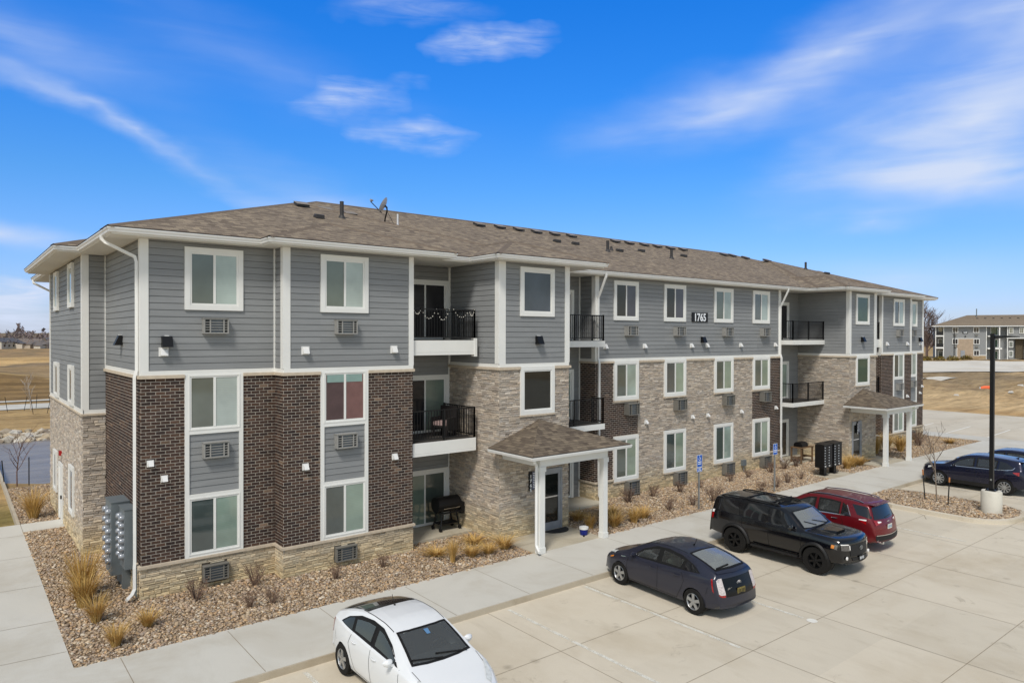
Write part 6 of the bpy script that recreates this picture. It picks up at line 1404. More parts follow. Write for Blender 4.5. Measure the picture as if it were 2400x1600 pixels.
    p=c.endpoint(0,.83,False,0); emblem_(root,p[0]+.02,0,.86,.085,False,'galv'); p=c.endpoint(0,.56,False,0); plate_(root,p[0]+.02,0,.57,MAT['signblack'],ink='signwhite',rear=False)
    interior(root,c,1.38,.27,MAT['seat_dark'],.4); cut_under_glass(root)
    return root,c
def suv(label,paintm,blue):
    c=Car(4.62,1.843,
      top=[(0,.42),(.012,.60),(.04,.76),(.09,.88),(.22,.955),(.7,1.03),(1.12,1.085),(1.5,1.30),(1.88,1.53),(2.2,1.625),(2.7,1.66),(3.3,1.645),(3.9,1.60),(4.18,1.565),(4.26,1.50),(4.36,1.32),(4.46,1.12),(4.54,.95),(4.59,.78),(4.615,.62),(4.62,.48)],
      bot=[(0,.30),(.3,.24),(.9,.22),(3.6,.22),(4.1,.27),(4.62,.38)],
      belt=[(0,.74),(.2,.88),(.7,.96),(1.1,1.0),(2.0,1.045),(3.0,1.09),(3.8,1.15),(4.3,1.16),(4.62,.9)],
      plan=[(0,.80),(.12,.89),(.35,.955),(.9,1.0),(3.6,1.0),(4.1,.97),(4.4,.92),(4.62,.86)],tumble=.36,cf=.33,cr=.18)
    root=thing('sport_utility_car',label,'car'); P=MAT[paintm]; ax=(.94,3.65); G=MAT['cg_dark']; L2=c.L/2
    c.body(ax,.395,.36,P,root)
    if blue: wb=[[(1.46,1.055),(2.0,1.07),(2.42,1.085)],[(1.5,1.09),(1.8,1.33),(2.15,1.49),(2.44,1.53)]],[[(2.52,1.09),(3.0,1.11),(3.32,1.12)],[(2.52,1.535),(2.95,1.535),(3.36,1.50)]],[[(3.40,1.125),(3.7,1.15),(3.98,1.20)],[(3.44,1.49),(3.7,1.44),(3.98,1.27)]]
    else: wb=[[(1.46,1.055),(2.0,1.07),(2.42,1.085)],[(1.5,1.09),(1.8,1.33),(2.15,1.49),(2.44,1.53)]],[[(2.52,1.09),(3.0,1.11),(3.3,1.12)],[(2.52,1.535),(2.95,1.535),(3.3,1.51)]],[[(3.36,1.125),(3.5,1.13),(3.66,1.145)],[(3.36,1.505),(3.42,1.48),(3.50,1.44)]]
    for b,t in wb: c.side('window',b,t,MAT['see_dark'] if b is not wb[2][0] else G,root,.007)
    if not blue: c.side('rear_quarter_window',[(3.90,1.21),(4.15,1.18),(4.44,1.13)],[(3.68,1.51),(4.0,1.50),(4.27,1.47)],MAT['cg_priv'],root,.007)
    c.toppatch('windscreen',[(1.20,-.72),(1.14,-.36),(1.13,0),(1.14,.36),(1.20,.72)],[(1.84,-.60),(1.81,-.3),(1.80,0),(1.81,.3),(1.84,.60)],MAT['see_screen'],root,.007,nu=16)
    c.endpatch('rear_window',[(-.70,1.11),(0,1.08),(.70,1.11)],[(-.58,1.46),(0,1.48),(.58,1.46)],MAT['cg_priv'],root,True,.010,nu=12)
    mb=MB(); mb.add([(L2-4.10,-.6,c.Zt(4.10,.6)+.004),(L2-4.10,.6,c.Zt(4.10,.6)+.004),(L2-4.36,.56,1.535),(L2-4.36,-.56,1.535),(L2-4.33,.56,1.50),(L2-4.33,-.56,1.50)],[(0,1,2,3),(3,2,4,5)]); mb.build('spoiler',P,root,world=False)
    # lower cladding and bumpers
    c.side('cladding',[(.45,.26),(.94,.24),(3.65,.24),(4.2,.31)],[(.5,.36),(1.4,.40),(3.1,.40),(4.15,.42)],MAT['cladding'],root,.006,nu=30)
    c.endpatch('bumper',[(-.78,.44),(0,.43),(.78,.44)],[(-.80,.60),(0,.58),(.80,.60)],MAT['cladding'],root,True,.012,nu=14); c.endpatch('bumper',[(-.7,.42),(0,.42),(.7,.42)],[(-.7,.56),(0,.56),(.7,.56)],MAT['cladding'],root,False,.01,nu=14)
    if not blue: c.endpatch('bumper_trim',[(-.76,.60),(0,.58),(.76,.60)],[(-.76,.622),(0,.602),(.76,.622)],MAT['chrome'],root,True,.018,nu=14)
    c.endpatch('grille',[(-.46,.60),(0,.58),(.46,.60)],[(-.56,.84),(0,.85),(.56,.84)],MAT['darkplastic'],root,False,.008); c.endpatch('headlamp',[(.58,.74),(.74,.80)],[(.56,.84),(.74,.88)],MAT['clearlens'],root,False,.012,mirror=True); c.side('headlamp_side',[(.26,.80),(.52,.87)],[(.28,.89),(.55,.93)],MAT['clearlens'],root,.01,5,3)
    c.endpatch('tail_lamp',[(.40,.98),(.6,.94),(.72,.92)],[(.40,1.02),(.62,1.07),(.75,1.10)],MAT['redlens'],root,True,.014,mirror=True); c.side('tail_lamp_side',[(4.06,1.02),(4.3,.93)],[(3.98,1.07),(4.3,1.10)],MAT['redlens'],root,.012,6,4)
    if not blue:
        c.endpatch('reverse_lamp',[(.42,1.00),(.58,.985)],[(.42,1.03),(.60,1.05)],MAT['white_lens'],root,True,.018,mirror=True); c.side('lamp_strip',[(4.02,1.06),(4.3,1.055)],[(4.0,1.085),(4.3,1.10)],MAT['white_lens'],root,.016,5,2)
    mb=MB()
    if blue: c.line(mb,[(1.46,1.045),(2.4,1.07),(3.35,1.105),(3.75,1.135),(3.98,1.19),(4.06,1.28)],.026,.010)
    else: c.line(mb,[(1.46,1.045),(2.4,1.07),(3.35,1.11),(3.70,1.13),(3.52,1.455)],.026,.010); c.line(mb,[(.35,.60),(.6,.6)],.02)
    mb.build('chrome_trim',MAT['chrome'],root,world=False)
    mb=MB(); c.line(mb,[(1.36,1.03),(1.30,.6),(1.36,.3)]); c.line(mb,[(2.47,1.08),(2.47,.7),(2.44,.3)]); c.line(mb,[(3.34,1.11),(3.46,.85),(3.22,.6),(3.1,.3)]); mb.build('door_gap',MAT['seam'],root,world=False)
    handle_(root,c,2.14,.93,P if blue else MAT['chrome']); handle_(root,c,3.06,.97,P if blue else MAT['chrome'])
    for sg in (1,-1):
        mirror_(root,c,1.58,1.06,P,sg)
        if not blue: mb=MB(); mb.tube([(L2-q,sg*.60,c.Zt(q,.60)+dz) for q,dz in ((2.02,.01),(2.15,.05),(2.8,.055),(3.6,.05),(3.85,.045),(4.0,.0))],.022,6); mb.build('roof_rail',MAT['chrome'],root,smooth=True,world=False)
        for a in ax: wheel(root,L2-a,sg*.805,.36,.225,MAT['silver_wheel'] if blue else MAT['silver_wheel'],10 if blue else 5,.70,sg,.10 if blue else .22,split=False)
    if blue: mb=MB(); q=3.95; mb.add([(L2-q+.16,0,c.top(q)),(L2-q,.03,c.top(q)-.005),(L2-q,-.03,c.top(q)-.005),(L2-q-.03,0,c.top(q)+.07)],[(0,1,3),(0,3,2),(1,2,3)]); mb.build('aerial',P,root,world=False)
    p=c.endpoint(0,.86,True,0); plate_(root,p[0]-.015,0,.84,MAT['plate_white'],ink='plate_blue'); p=c.endpoint(0,1.0,True,0)
    m=MB(); m.box(p[0]-.02,p[0],-.07,.07,.985,1.015); m.build('emblem',MAT['chrome'],root,world=False)
    m=MB(); e=c.endpoint(.36,.52,True,0); m.tube([(e[0]+.1,.5,.36),(e[0]-.02,.5,.36)],.045,10); m.build('exhaust',MAT['chrome'],root,world=False)
    mb=MB(); p=c.endpoint(.1,1.12,True,.02); mb.tube([p,c.endpoint(-.3,1.15,True,.02)],.012,4); mb.build('wiper',MAT['black'],root,world=False)
    interior(root,c,1.2,.14,MAT['seat_dark'],.38); cut_under_glass(root)
    return root,c
r,c=hatchback('white five-door hatchback with dark glass, parked nose-out nearest the camera','p_white','see_dark',True); put(r,3.27,-7.97,-90)
r,c=hatchback('dark slate-navy five-door hatchback parked nose-in, rear lamps facing the camera','p_navy','see_clear',False); put(r,11.56,-7.83,86.8)
r,c=offroader(); put(r,16.80,-8.05,-90)
r,c=suv('deep red crossover with silver roof rails parked beyond the black off-roader','p_red',False); put(r,19.95,-7.62,90)
r,c=suv('deep blue crossover with silver multi-spoke wheels parked behind the lamp post','p_blue',True); put(r,33.15,-8.03,90)
r2=copy_tree(r); tag(r2,'blue crossover half hidden behind the other blue crossover at the right edge','car'); r2.location=(35.95,-8.35,.008)
# ------------------------------------------------------------------ planting
def grass_clump(h,r,n,seed,lean=.35,pal=((206,170,100),(190,152,84),(214,184,124),(170,132,72),(198,162,104))):
    rnd=random.Random(seed); mb=MB()
    for _ in range(n):
        a=rnd.uniform(0,6.283); q=r*.28*math.sqrt(rnd.random()); x,y=q*math.cos(a),q*math.sin(a); b=a+rnd.uniform(-.7,.7); L=h*rnd.uniform(.55,1.08); s=lean*rnd.uniform(.2,1.6)*r/h*1.8; w=rnd.uniform(.005,.011); c=lin(rnd.choice(pal)); k=rnd.uniform(.7,1.2); c=tuple(v*k for v in c)
        pts=[]
        for t in (0,.4,.75,1): d=L*s*t**1.8; pts.append(Vector((x+d*math.cos(b),y+d*math.sin(b),L*(t-.18*s*t*t))))
        side=Vector((-math.sin(b+rnd.uniform(-.9,.9)),math.cos(b),0))*w
        for i in range(3): 
            k0,k1=(1,.9,.6,0.15)[i],(1,.9,.6,.15)[i+1]; mb.quad(pts[i]-side*k0,pts[i]+side*k0,pts[i+1]+side*k1,pts[i+1]-side*k1,col=c)
    return mb
def shrub_mb(h,r,seed,n=34):
    rnd=random.Random(seed); mb=MB()
    for _ in range(n):
        a=rnd.uniform(0,6.283); s=r*rnd.uniform(.2,1); p=Vector((.04*math.cos(a),.04*math.sin(a),0)); L=h*rnd.uniform(.5,1.05); tip=Vector((s*math.cos(a),s*math.sin(a),L)); c=lin(rnd.choice(((112,92,80),(128,106,90),(98,82,74),(138,114,98)))); m=p.lerp(tip,.5)+Vector((0,0,.12*L))
        mb.tube([p,m,tip],[.007,.005,.003],3,cap=False,col=c)
        for k in range(5):
            q=m.lerp(tip,rnd.random()); d=Vector((rnd.uniform(-1,1),rnd.uniform(-1,1),rnd.uniform(.1,1)))*r*.3; mb.tube([q,q+d],[.004,.002],3,cap=False,col=c)
        for k in range(3):
            q=m.lerp(tip,rnd.random())+Vector((rnd.uniform(-1,1),rnd.uniform(-1,1),rnd.uniform(-1,1)))*.04; e=.014; lc=lin(rnd.choice(((98,72,64),(124,96,74),(84,80,58)))); mb.tri(q,q+Vector((e,e*.4,e)),q+Vector((-e*.5,e,e*.3)),col=lc)
    return mb
proto=[]
def place(mbs,name,x,y,z,rz,sc3,label,cat,group):
    me=mbs; o=bpy.data.objects.new(name,me); COL.objects.link(o); o.location=(x,y,z); o.rotation_euler=(0,0,rz); o.scale=sc3; return tag(o,label,cat,group,'thing')
def mesh_of(mb,name,mat):
    o=mb.build(name,mat,None,colors=True,normals=False); me=o.data; bpy.data.objects.remove(o); return me
GR=[mesh_of(grass_clump(1.0,.5,330,s,lean=l),'ornamental_grass',MAT['dry']) for s,l in ((1,.42),(2,.55),(3,.75))]
SH=[mesh_of(shrub_mb(.5,.34,s),'bare_shrub',MAT['twig']) for s in (11,12,13)]
rp=random.Random(21)
# dry ornamental grasses: x, y, height, spread
GL=[(-1.15,1.15,1.28,1.15,'tallest dry grass clump at the corner by the meters'),(-1.2,.45,.98,1.0,'second tall dry grass clump, in front of the tallest at the corner'),(-1.12,-.85,.72,.62,'narrow dry grass tuft just in front of the corner clumps'),(-.22,-1.9,.46,.55,'small dry grass tuft right of the narrow corner tuft'),(-1.0,-2.62,.52,.62,'low dry grass tuft nearest the path corner'),(-1.4,11.5,1.2,1.0,'tall dry grass clump beyond the side door path'),
 (8.0,-2.35,.72,.5,'upright dry grass tuft in front of the near patio'),(7.95,-1.55,.28,.9,'flattened dry grass patch below the brick bay corner'),(8.75,-2.3,.42,.7,'low golden grass tuft right of the upright patio tuft'),(9.35,-2.35,.36,.7,'low golden grass tuft between the patio tufts and the porch'),(10.02,-2.3,.5,.75,'golden grass tuft against the near porch slab'),(9.6,-1.25,.3,.9,'flat dry grass patch at the foot of the stair tower'),
 (13.85,-2.3,.55,.7,'golden grass tuft right beside the near porch slab'),(14.25,-1.25,.42,.8,'low dry grass patch behind the near porch'),(14.75,-2.62,.62,.8,'full golden grass tuft right of the near porch column'),(15.7,-2.7,.55,.8,'rounded golden grass tuft, left one of a pair near the pavement'),(16.45,-2.5,.5,.75,'rounded golden grass tuft, right one of a pair near the pavement'),(15.75,-1.45,.4,.9,'low dry grass patch by the near ground-floor window'),
 (32.3,-2.4,.6,.9,'golden grass tuft right of the mailboxes'),(33.1,-2.3,.72,1.0,'fuller golden grass tuft between mailboxes and far porch'),(33.8,-2.35,.55,.8,'golden grass tuft against the far porch slab'),(38.4,-1.1,1.15,.9,'tall dry grass clump just right of the far porch'),(39.5,-1.2,1.25,1.0,'tallest dry grass clump between the far porch columns'),(40.5,-1.6,1.1,1.0,'tall dry grass clump right of the far porch column'),(46.2,-2.2,.35,.9,'low dry grass patch near the far end of the bed')]
for i,(x,y,h,s,l) in enumerate(GL): place(GR[(i*7)%3 if h>.5 else 2],'ornamental_grass',x,y,.12,rp.uniform(0,6),(s,s,h),l,'grass clump','dry ornamental grasses in the beds')
SL_=[(1.11,-.85),(2.65,-.74),(2.04,-2.15),(2.58,-2.25),(4.58,-1.63),(6.14,-1.49)]
for i,(x,y) in enumerate(SL_): place(SH[i%3],'bare_shrub',x,y,.13,rp.uniform(0,6),(.8+.3*(y>-1),)*3,ORD[i]+' bare twiggy shrub from the left below the corner bays','shrub','bare shrubs in the near bed')
SM=sorted([(17.92,-.42),(19.48,-.39),(18.22,-2.28),(21.08,-.57),(19.55,-2.41),(22.49,-.54),(20.77,-2.52),(24.84,-.56),(26.29,-.54),(24.21,-2.59),(28.26,-.52),(25.35,-2.62),(26.62,-2.41),(27.93,-2.32),(29.61,-.47),(30.81,-.44)])
wl=[q for q in SM if q[1]>-1]; pl_=[q for q in SM if q[1]<-1]
for L_,txt,g in ((wl,'bare twiggy shrub from the left along the middle wall','bare shrubs along the wall'),(pl_,'bare twiggy shrub from the left beside the pavement, middle bed','bare shrubs along the pavement')):
    for i,(x,y) in enumerate(L_): s=rp.uniform(.65,1.3); place(SH[(i*2)%3],'bare_shrub',x,y,.13,rp.uniform(0,6),(s*1.1,s*1.1,s),ORD[i]+' '+txt,'shrub',g)
for i,(x,y,l) in enumerate(((43.5,-1.4,'large bare brown shrub at the far corner bay'),(44.6,-.9,'bare brown shrub right behind the large far one'))): place(SH[i],'bare_shrub',x,y,.13,rp.uniform(0,6),(1.7,1.7,1.7),l,'shrub','bare shrubs at the far bay')
# bare trees
def bare_tree(h,seed,spread=.35,levels=4,r0=None,trunk=.35,k=5,upward=.35,mind=.004,col=((112,100,90),(96,86,78),(128,116,104))):
    rnd=random.Random(seed); tr=MB(); cr=MB(); r0=r0 or h*.014
    def grow(p,d,L,r,lv,mb):
        n=3; pts=[p]; rs=[r]; q=p.copy(); dd=d.copy()
        for i in range(n): dd=(dd+Vector((rnd.uniform(-1,1),rnd.uniform(-1,1),rnd.uniform(-.4,.9)))*.13).normalized(); q=q+dd*L/n; pts.append(q.copy()); rs.append(max(mind*.5,r*(1-.55*(i+1)/n)))
        mb.tube(pts,rs,4 if lv else 6,cap=False,col=lin(rnd.choice(col)))
        if lv>=levels: return
        m=k if lv else k+3
        for i in range(m):
            t=(trunk if lv==0 else .25)+(1-(trunk if lv==0 else .25))*(i+rnd.random()*.8)/m; j=min(int(t*n),n-1); f=t*n-j; b=pts[j].lerp(pts[j+1],min(1,f)); rr=rs[j]*.62
            a=rnd.uniform(0,6.283); w=Vector((math.cos(a),math.sin(a),0)); nd=(dd*(1-spread)+w*(spread+.35)+Vector((0,0,upward))).normalized()
            grow(b,nd,L*rnd.uniform(.42,.62)*(1.1-.45*t if lv==0 else 1),max(mind*.7,rr),lv+1,cr)
    grow(Vector((0,0,-.05)),Vector((0,0,1)),h*.9,r0,0,tr); return tr,cr
def tree(x,y,z,h,seed,label,cat='tree',group=None,**kw):
    T=thing('bare_tree',label,cat,(x,y,z),group); tr,cr=bare_tree(h,seed,**kw); tr.build('trunk',MAT['twig'],T,colors=True,world=False,normals=False); cr.build('crown',MAT['twig'],T,colors=True,world=False,normals=False); return T
tree(27.86,-8.28,.115,2.75,5,'slim bare sapling between two dark stakes in the gravel island',levels=2,k=4,r0=.028,trunk=.45,mind=.009,upward=.55)
def stake(x,y,z,h,lean,label,tip=True,group='tree stakes'):
    T=thing('tree_stake',label,'stake',(x,y,z),group); mb=MB(); mb.tube([(0,0,-.05),(lean[0],lean[1],h)],.024,5); mb.build('rod',MAT['darkplastic'],T,world=False)
    if tip: mb=MB(); mb.tube([(lean[0]*.83,lean[1]*.83,h*.83),(lean[0]*1.005,lean[1]*1.005,h*1.005)],.03,6); mb.build('tip',MAT['orange_old'],T,world=False)
MAT['orange_old']=m_plain('faded_orange_tip',(176,116,66),.7)
stake(28.0,-7.78,.12,1.28,(-.08,.07),'dark stake with an orange tip, left of the island sapling'); stake(27.78,-8.72,.12,1.12,(.06,-.03),'dark stake with an orange tip, right of the island sapling')
tree(-1.37,20.1,-.12,2.35,9,'young bare tree on the near bank of the pond',levels=2,k=5,r0=.03,trunk=.3,mind=.009,upward=.3,col=((120,96,88),(104,84,78)))
stake(-1.85,19.95,-.1,1.25,(-.1,0),'tall dark stake left of the pondside tree',False); stake(-.92,19.95,-.1,1.3,(0,0),'tall dark stake right of the pondside tree',False)
tree(2.05,58.9,0,2.9,12,'pale young bare tree beside the street beyond the pond',levels=2,k=5,r0=.04,trunk=.25,mind=.018,upward=.6,col=((186,178,168),(170,160,150)))
for i,(x,y,lx) in enumerate(((.3,58.6,-.25),(1.55,58.9,.3),(1.95,55.0,-.2),(2.6,60.5,.1),(3.0,55.2,.35),(3.75,59.2,-.35))): stake(x,y,-.05,1.35,(lx*.8,0),ORD[i]+' dark leaning stake from the left beside the far street',False,'stakes beside the far street')
# ------------------------------------------------------------------ beyond the site
def at(depth,px,z):   # point at a given depth along the view axis and sideways offset (metres)
    p=EYE+fw*depth+rt*px; return Vector((p.x,p.y,z))
# second apartment block
bz=float(terrain_z(205,53)); B2=thing('apartment_building','distant three-storey apartment block with grey siding and tan stone, far right','apartment block',(200.5,56.2,bz))
ba=math.atan2(43.5-55.13,216.6-201.9); B2.rotation_euler=(0,0,R(-66)); B2.scale=(.845,1,1)
BLD,MAIN=B2,BLD
root_loc_old=root_loc
def lb(mb,x0,x1,y0,y1,z0,z1,**k): mb.box(x0,x1,y0,y1,z0,z1,**k)
def part(name,mat,boxes,parent=None):
    mb=MB()
    for b in boxes: mb.box(*b)
    return mb.build(name,mat,parent or B2,world=False)
H2=8.5
part('wall',MAT['flat_siding'],[(2.0,13.2,0,12,0,H2)]); part('wall',MAT['flat_siding'],[(0,2.0,2,12,0,H2)]); part('wall',MAT['flat_siding'],[(13.2,60,1.6,12,0,H2)]); part('wall',MAT['flat_siding'],[(18.4,23.4,-.4,3,5.6,H2)])
part('stone_panel',m_plain('far_tan_stone',(168,150,130),.9,var=.12,scale=1.5),[(5.6,9.8,-.12,0,0,5.35)]); part('stone_panel',m_plain('far_tan_stone_base',(160,140,110),.9,var=.12,scale=1.5),[(9.8,13.2,-.1,0,0,1.05)]); part('stone_panel',MAT['far_stone'] if 'far_stone' in MAT else m_plain('far_tan_stone_tower',(158,140,122),.9,var=.12,scale=1.5),[(23.4,29,-.5,3,0,6.9)])
part('brick_panel',m_plain('far_brick',(88,78,62),.9,var=.12),[(20.6,22.6,.8,1.6,0,5.4)])
part('trim',MAT['trim'],[(1.9,2.12,-.1,.1,0,H2),(13.05,13.25,-.1,.1,0,H2),(5.4,9.9,-.16,-.02,5.35,5.5),(9.9,13.2,-.13,-.02,1.02,1.18),(18.2,24.0,-.55,-.4,5.45,5.65),(18.3,18.5,-.5,-.3,0,H2),(22.7,22.95,-.5,-.3,0,H2),(5.45,5.62,-.16,-.02,0,3.0)])
def w2(x,z,w=1.55,h=1.5,p='g_charcoal',y=0):
    mb=MB(); mb.box(x,x+w,y-.16,y-.05,z,z+h); o=mb.build('window',MAT['trim'],B2,world=False); mb=MB(); t=.16
    mb.box(x+t,x+w/2-.04,y-.18,y-.161,z+t,z+h-t); mb.box(x+w/2+.04,x+w-t,y-.18,y-.161,z+t,z+h-t); mb.build('pane',MAT[p],o,world=False)
for x,z in ((4.3,6.9),(9.75,6.9),(4.3,3.9),(9.85,3.9),(9.85,.95)): w2(x,z)
for x,z in ((18.7,6.7),(18.7,3.2),(18.7,.8),(21.3,6.7),(24,6.7),(24,4.3)): w2(x,z,1.1,1.6,'g_dark',-.45)
for x,z in ((4.6,6.15),(10.2,6.15),(10.3,3.1),(4.75,3.1)): part('air_conditioner',MAT['ptac_dark'],[(x,x+.75,-.3,0,z,z+.42)])
mb=MB(); mb.box(7.0,8.35,-.13,-.02,6.75,7.25); o=mb.build('house_number',MAT['signblack'],B2,world=False)
t_=text_mesh('1629','digits',.52,(7.68,-.14,6.83),MAT['signwhite'],None,bold=.015,cx=True); t_.parent=o
part('wall_lamp',MAT['black'],[(7.55,7.85,-.25,0,5.85,6.15)]); part('door',MAT['steel_door'],[(6.5,7.6,-.22,-.12,0,2.3)])
part('balcony',MAT['trim'],[(-.2,1.95,-.2,2,2.75,3.15),(-.2,1.95,-.2,2,5.9,6.25),(-.25,-.02,-.22,0,0,H2)]); part('railing',MAT['darkplastic'],[(-.2,1.95,-.16,-.13,6.25,7.2),(-.2,1.95,-.16,-.13,3.15,4.1)])
part('balcony',MAT['trim'],[(13.4,17.0,-.9,1.6,2.7,3.1)]); part('balcony',MAT['trim'],[(13.4,17.0,-.9,1.6,5.9,6.2)]); part('column',MAT['trim'],[(16.2,16.5,-.9,-.6,0,H2)])
for z in (.1,3.15,6.3):
    for x in (.7,14.4): part('sliding_door',MAT['trim'],[(x,x+(1.25 if x<2 else 1.9),1.45 if x>2 else 1.85,1.6 if x>2 else 2.0,z,z+2.15)]); part('pane',MAT['g_green' if x>2 else 'g_dark'],[(x+.15,x+(1.1 if x<2 else 1.75),1.4 if x>2 else 1.8,1.44 if x>2 else 1.84,z+.1,z+2.0)])
mb=MB(); a,b,c,d=-1.2,62,-1.0,13; z=H2+.2; h=(d-c)/2; s=.42
mb.quad((a,c,z),(b,c,z),(b-h,c+h,z+s*h),(a+h+3,c+h,z+s*h)); mb.quad((b,d,z),(a,d,z),(a+h+3,c+h,z+s*h),(b-h,c+h,z+s*h)); mb.tri((a,d,z),(a,c,z),(a+h+3,c+h,z+s*h)); mb.tri((b,c,z),(b,d,z),(b-h,c+h,z+s*h)); mb.quad((a,c,z-.02),(b,c,z-.02),(b,d,z-.02),(a,d,z-.02))
ro2=mb.build('roof',MAT['roof'],B2,world=False); part('gutter',MAT['gutter'],[(a-.05,b,c-.12,c,z-.15,z+.03),(a-.12,a,c-.12,d,z-.15,z+.03)]); mb=MB(); mb.cyl((11.2,5,z+1.8),(11.2,5,z+4.6),.14,n=8); mb.build('mast',MAT['grey_metal'],ro2,world=False)
for k in range(8): mb=MB(); x=11+k*2.1; mb.box(x,x+.5,3.6,4.2,z+1.75,z+2.15); mb.build('roof_vent',MAT['vent_dark'],ro2,world=False)
BLD=MAIN
def far_pt(x,y): return Vector((x,y,float(terrain_z(x,y))))
p=far_pt(206.5,50.8); T=thing('fire_hydrant','small yellow fire hydrant in front of the distant apartment block','hydrant',p); mb=MB(); mb.lathe([(.0,0),(.2,0),(.2,.15),(.15,.2),(.15,.7),(.2,.72),(.16,.95),(0,1.05)],n=12); mb.cyl((-.26,0,.6),(.26,0,.6),.08,n=8); mb.build('body',MAT['yellow'],T,world=False)
p=far_pt(211.5,46.4); mb=MB(); mb.box(-1.2,1.2,-.8,.8,0,1.75); mb.box(-1.25,1.25,-.85,.85,1.75,1.86); o=mb.build('transformer_box',MAT['green_box'],None); o.location=p; o.rotation_euler=(0,0,ba); tag(o,'dark green utility box in front of the distant apartment block','utility box')
p=far_pt(196.5,50.5); T=thing('lamp_post','slim black lamp post on a pale base in front of the distant block','street lamp',p); mb=MB(); mb.cyl((0,0,0),(0,0,.9),.32,n=16); mb.build('base',MAT['base_conc'],T,world=False); mb=MB(); mb.box(-.08,.08,-.08,.08,.9,7); mb.build('pole',MAT['black'],T,world=False); mb=MB(); mb.box(-.9,.05,-.12,.12,6.85,6.98); mb.build('lamp_head',MAT['black'],T,world=False)
# hedge and trees beside it
rnd=random.Random(4)
for i in range(4):
    mb=MB()
    for k in range(700):
        a=rnd.uniform(0,6.28); q=rnd.random()**.5; x,y=1.9*q*math.cos(a),1.2*q*math.sin(a); zt=1.25*math.sqrt(max(0,1-q*q*.8)); z=zt*rnd.uniform(.2,1); e=rnd.uniform(.1,.22); P_=Vector((x,y,z)); c=lin(rnd.choice(((128,112,52),(100,86,48),(78,64,40),(146,128,62)))); v=[Vector((rnd.uniform(-1,1),rnd.uniform(-1,1),rnd.uniform(-1,1)))*e for _ in range(3)]; mb.tri(P_+v[0],P_+v[1],P_+v[2],col=c)
    o=mb.build('hedge_shrub',MAT['dry'],None,colors=True,normals=False); p=at(172,100.8+i*3.3,0); o.location=far_pt(p.x,p.y); tag(o,ORD[i]+' rounded olive-brown shrub from the left beyond the far car park','shrub','shrubs beyond the far car park')
for i,(dp,sx,h,s) in enumerate(((196,113.5,12.5,31),(205,120.6,11.5,32),(212,117.0,10,33),(190,111.5,8,34))):
    p=at(dp,sx,0); p=far_pt(p.x,p.y); tree(p.x,p.y,p.z,h,s,('tallest bare tree at the left end of the distant block','bare tree half behind the distant block','smaller bare tree behind the tallest one at far right','lowest bare tree close beside the distant block')[i],levels=3,k=7,r0=.2,trunk=.18,mind=.05,col=((112,98,92),(96,82,78),(124,106,98)))
# far car park and its kerb of soil, construction leftovers
def patch(name,pts,mat,off,n=14):
    mb=MB(); A,B,C,D=[Vector((*p,0)) for p in pts]; g=[]
    for i in range(n+1):
        row=[]
        for j in range(n+1): u,v=i/n,j/n; p=A*(1-u)*(1-v)+B*u*(1-v)+C*u*v+D*(1-u)*v; row.append((p.x,p.y,float(terrain_z(p.x,p.y))+off))
        g.append(row)
    mb.grid(g); return tag(mb.build(name,mat),kind='structure')
MAT['far_conc']=concrete('far_lot_concrete',(212,206,194),(196,188,174),.3,.1)
q=[at(128,71,0),at(141,112,0),at(176,112,0),at(178,82,0)]
patch('parking_lot',[(v.x,v.y) for v in (at(131,68,0),at(122,130,0),at(168,140,0),at(168,80,0))],MAT['far_conc'],.14)
patch('parking_lot',[(v.x,v.y) for v in (at(106,58,0),at(117,74,0),at(120,72,0),at(113,60,0))],MAT['far_conc'],.12)
patch('pavement',[(v.x,v.y) for v in (at(176,98,0),at(176,135,0),at(181,135,0),at(181,98,0))],MAT['far_conc'],.10)
MAT['debris']=m_plain('weathered_white_scrap',(196,192,184),.8,var=.2,scale=2)
p=far_pt(108.2,15.4); T=thing('orange_pipe','orange plastic pipe lying on the bare soil behind the lamp post','pipe',p); T.scale=(.55,.55,.8); mb=MB(); mb.tube([(-1.3,.9,.25),(-.4,.3,.34),(.9,-.7,.34),(1.2,-.95,.3)],[.26,.36,.36,.3],12); mb.build('body',MAT['orange'],T,smooth=True,world=False); mb=MB(); mb.lathe([(.2,0),(.2,.5),(.28,.52)],(-1.3,.9,0),n=12); mb.build('end_collar',MAT['white_plate'],T,world=False)
for i,(dp,sx,s,l) in enumerate(((85,53.5,.5,'small pale lump of debris on the bare soil'),(112,86.5,1.6,'long white sheet lying on the soil mound'),(98,70.6,.7,'white pipe elbow lying on the soil at the right edge'),(88,62.2,.5,'flat pale scrap on the soil right of the lamp post'))):
    p=at(dp,sx,0); p=far_pt(p.x,p.y); mb=MB(); r=random.Random(i); mb.add([(-s,-s*.5,.02),(s*.9,-s*.4,.0),(s,s*.5,.05),(-s*.8,s*.45,.02),(-s*.6,-s*.2,.22),(s*.6,-s*.2,.26),(s*.5,s*.2,.22),(-s*.5,s*.2,.25)],[(0,1,5,4),(1,2,6,5),(2,3,7,6),(3,0,4,7),(4,5,6,7)]); o=mb.build('debris',MAT['debris'],None); o.location=p; tag(o,l,'debris')
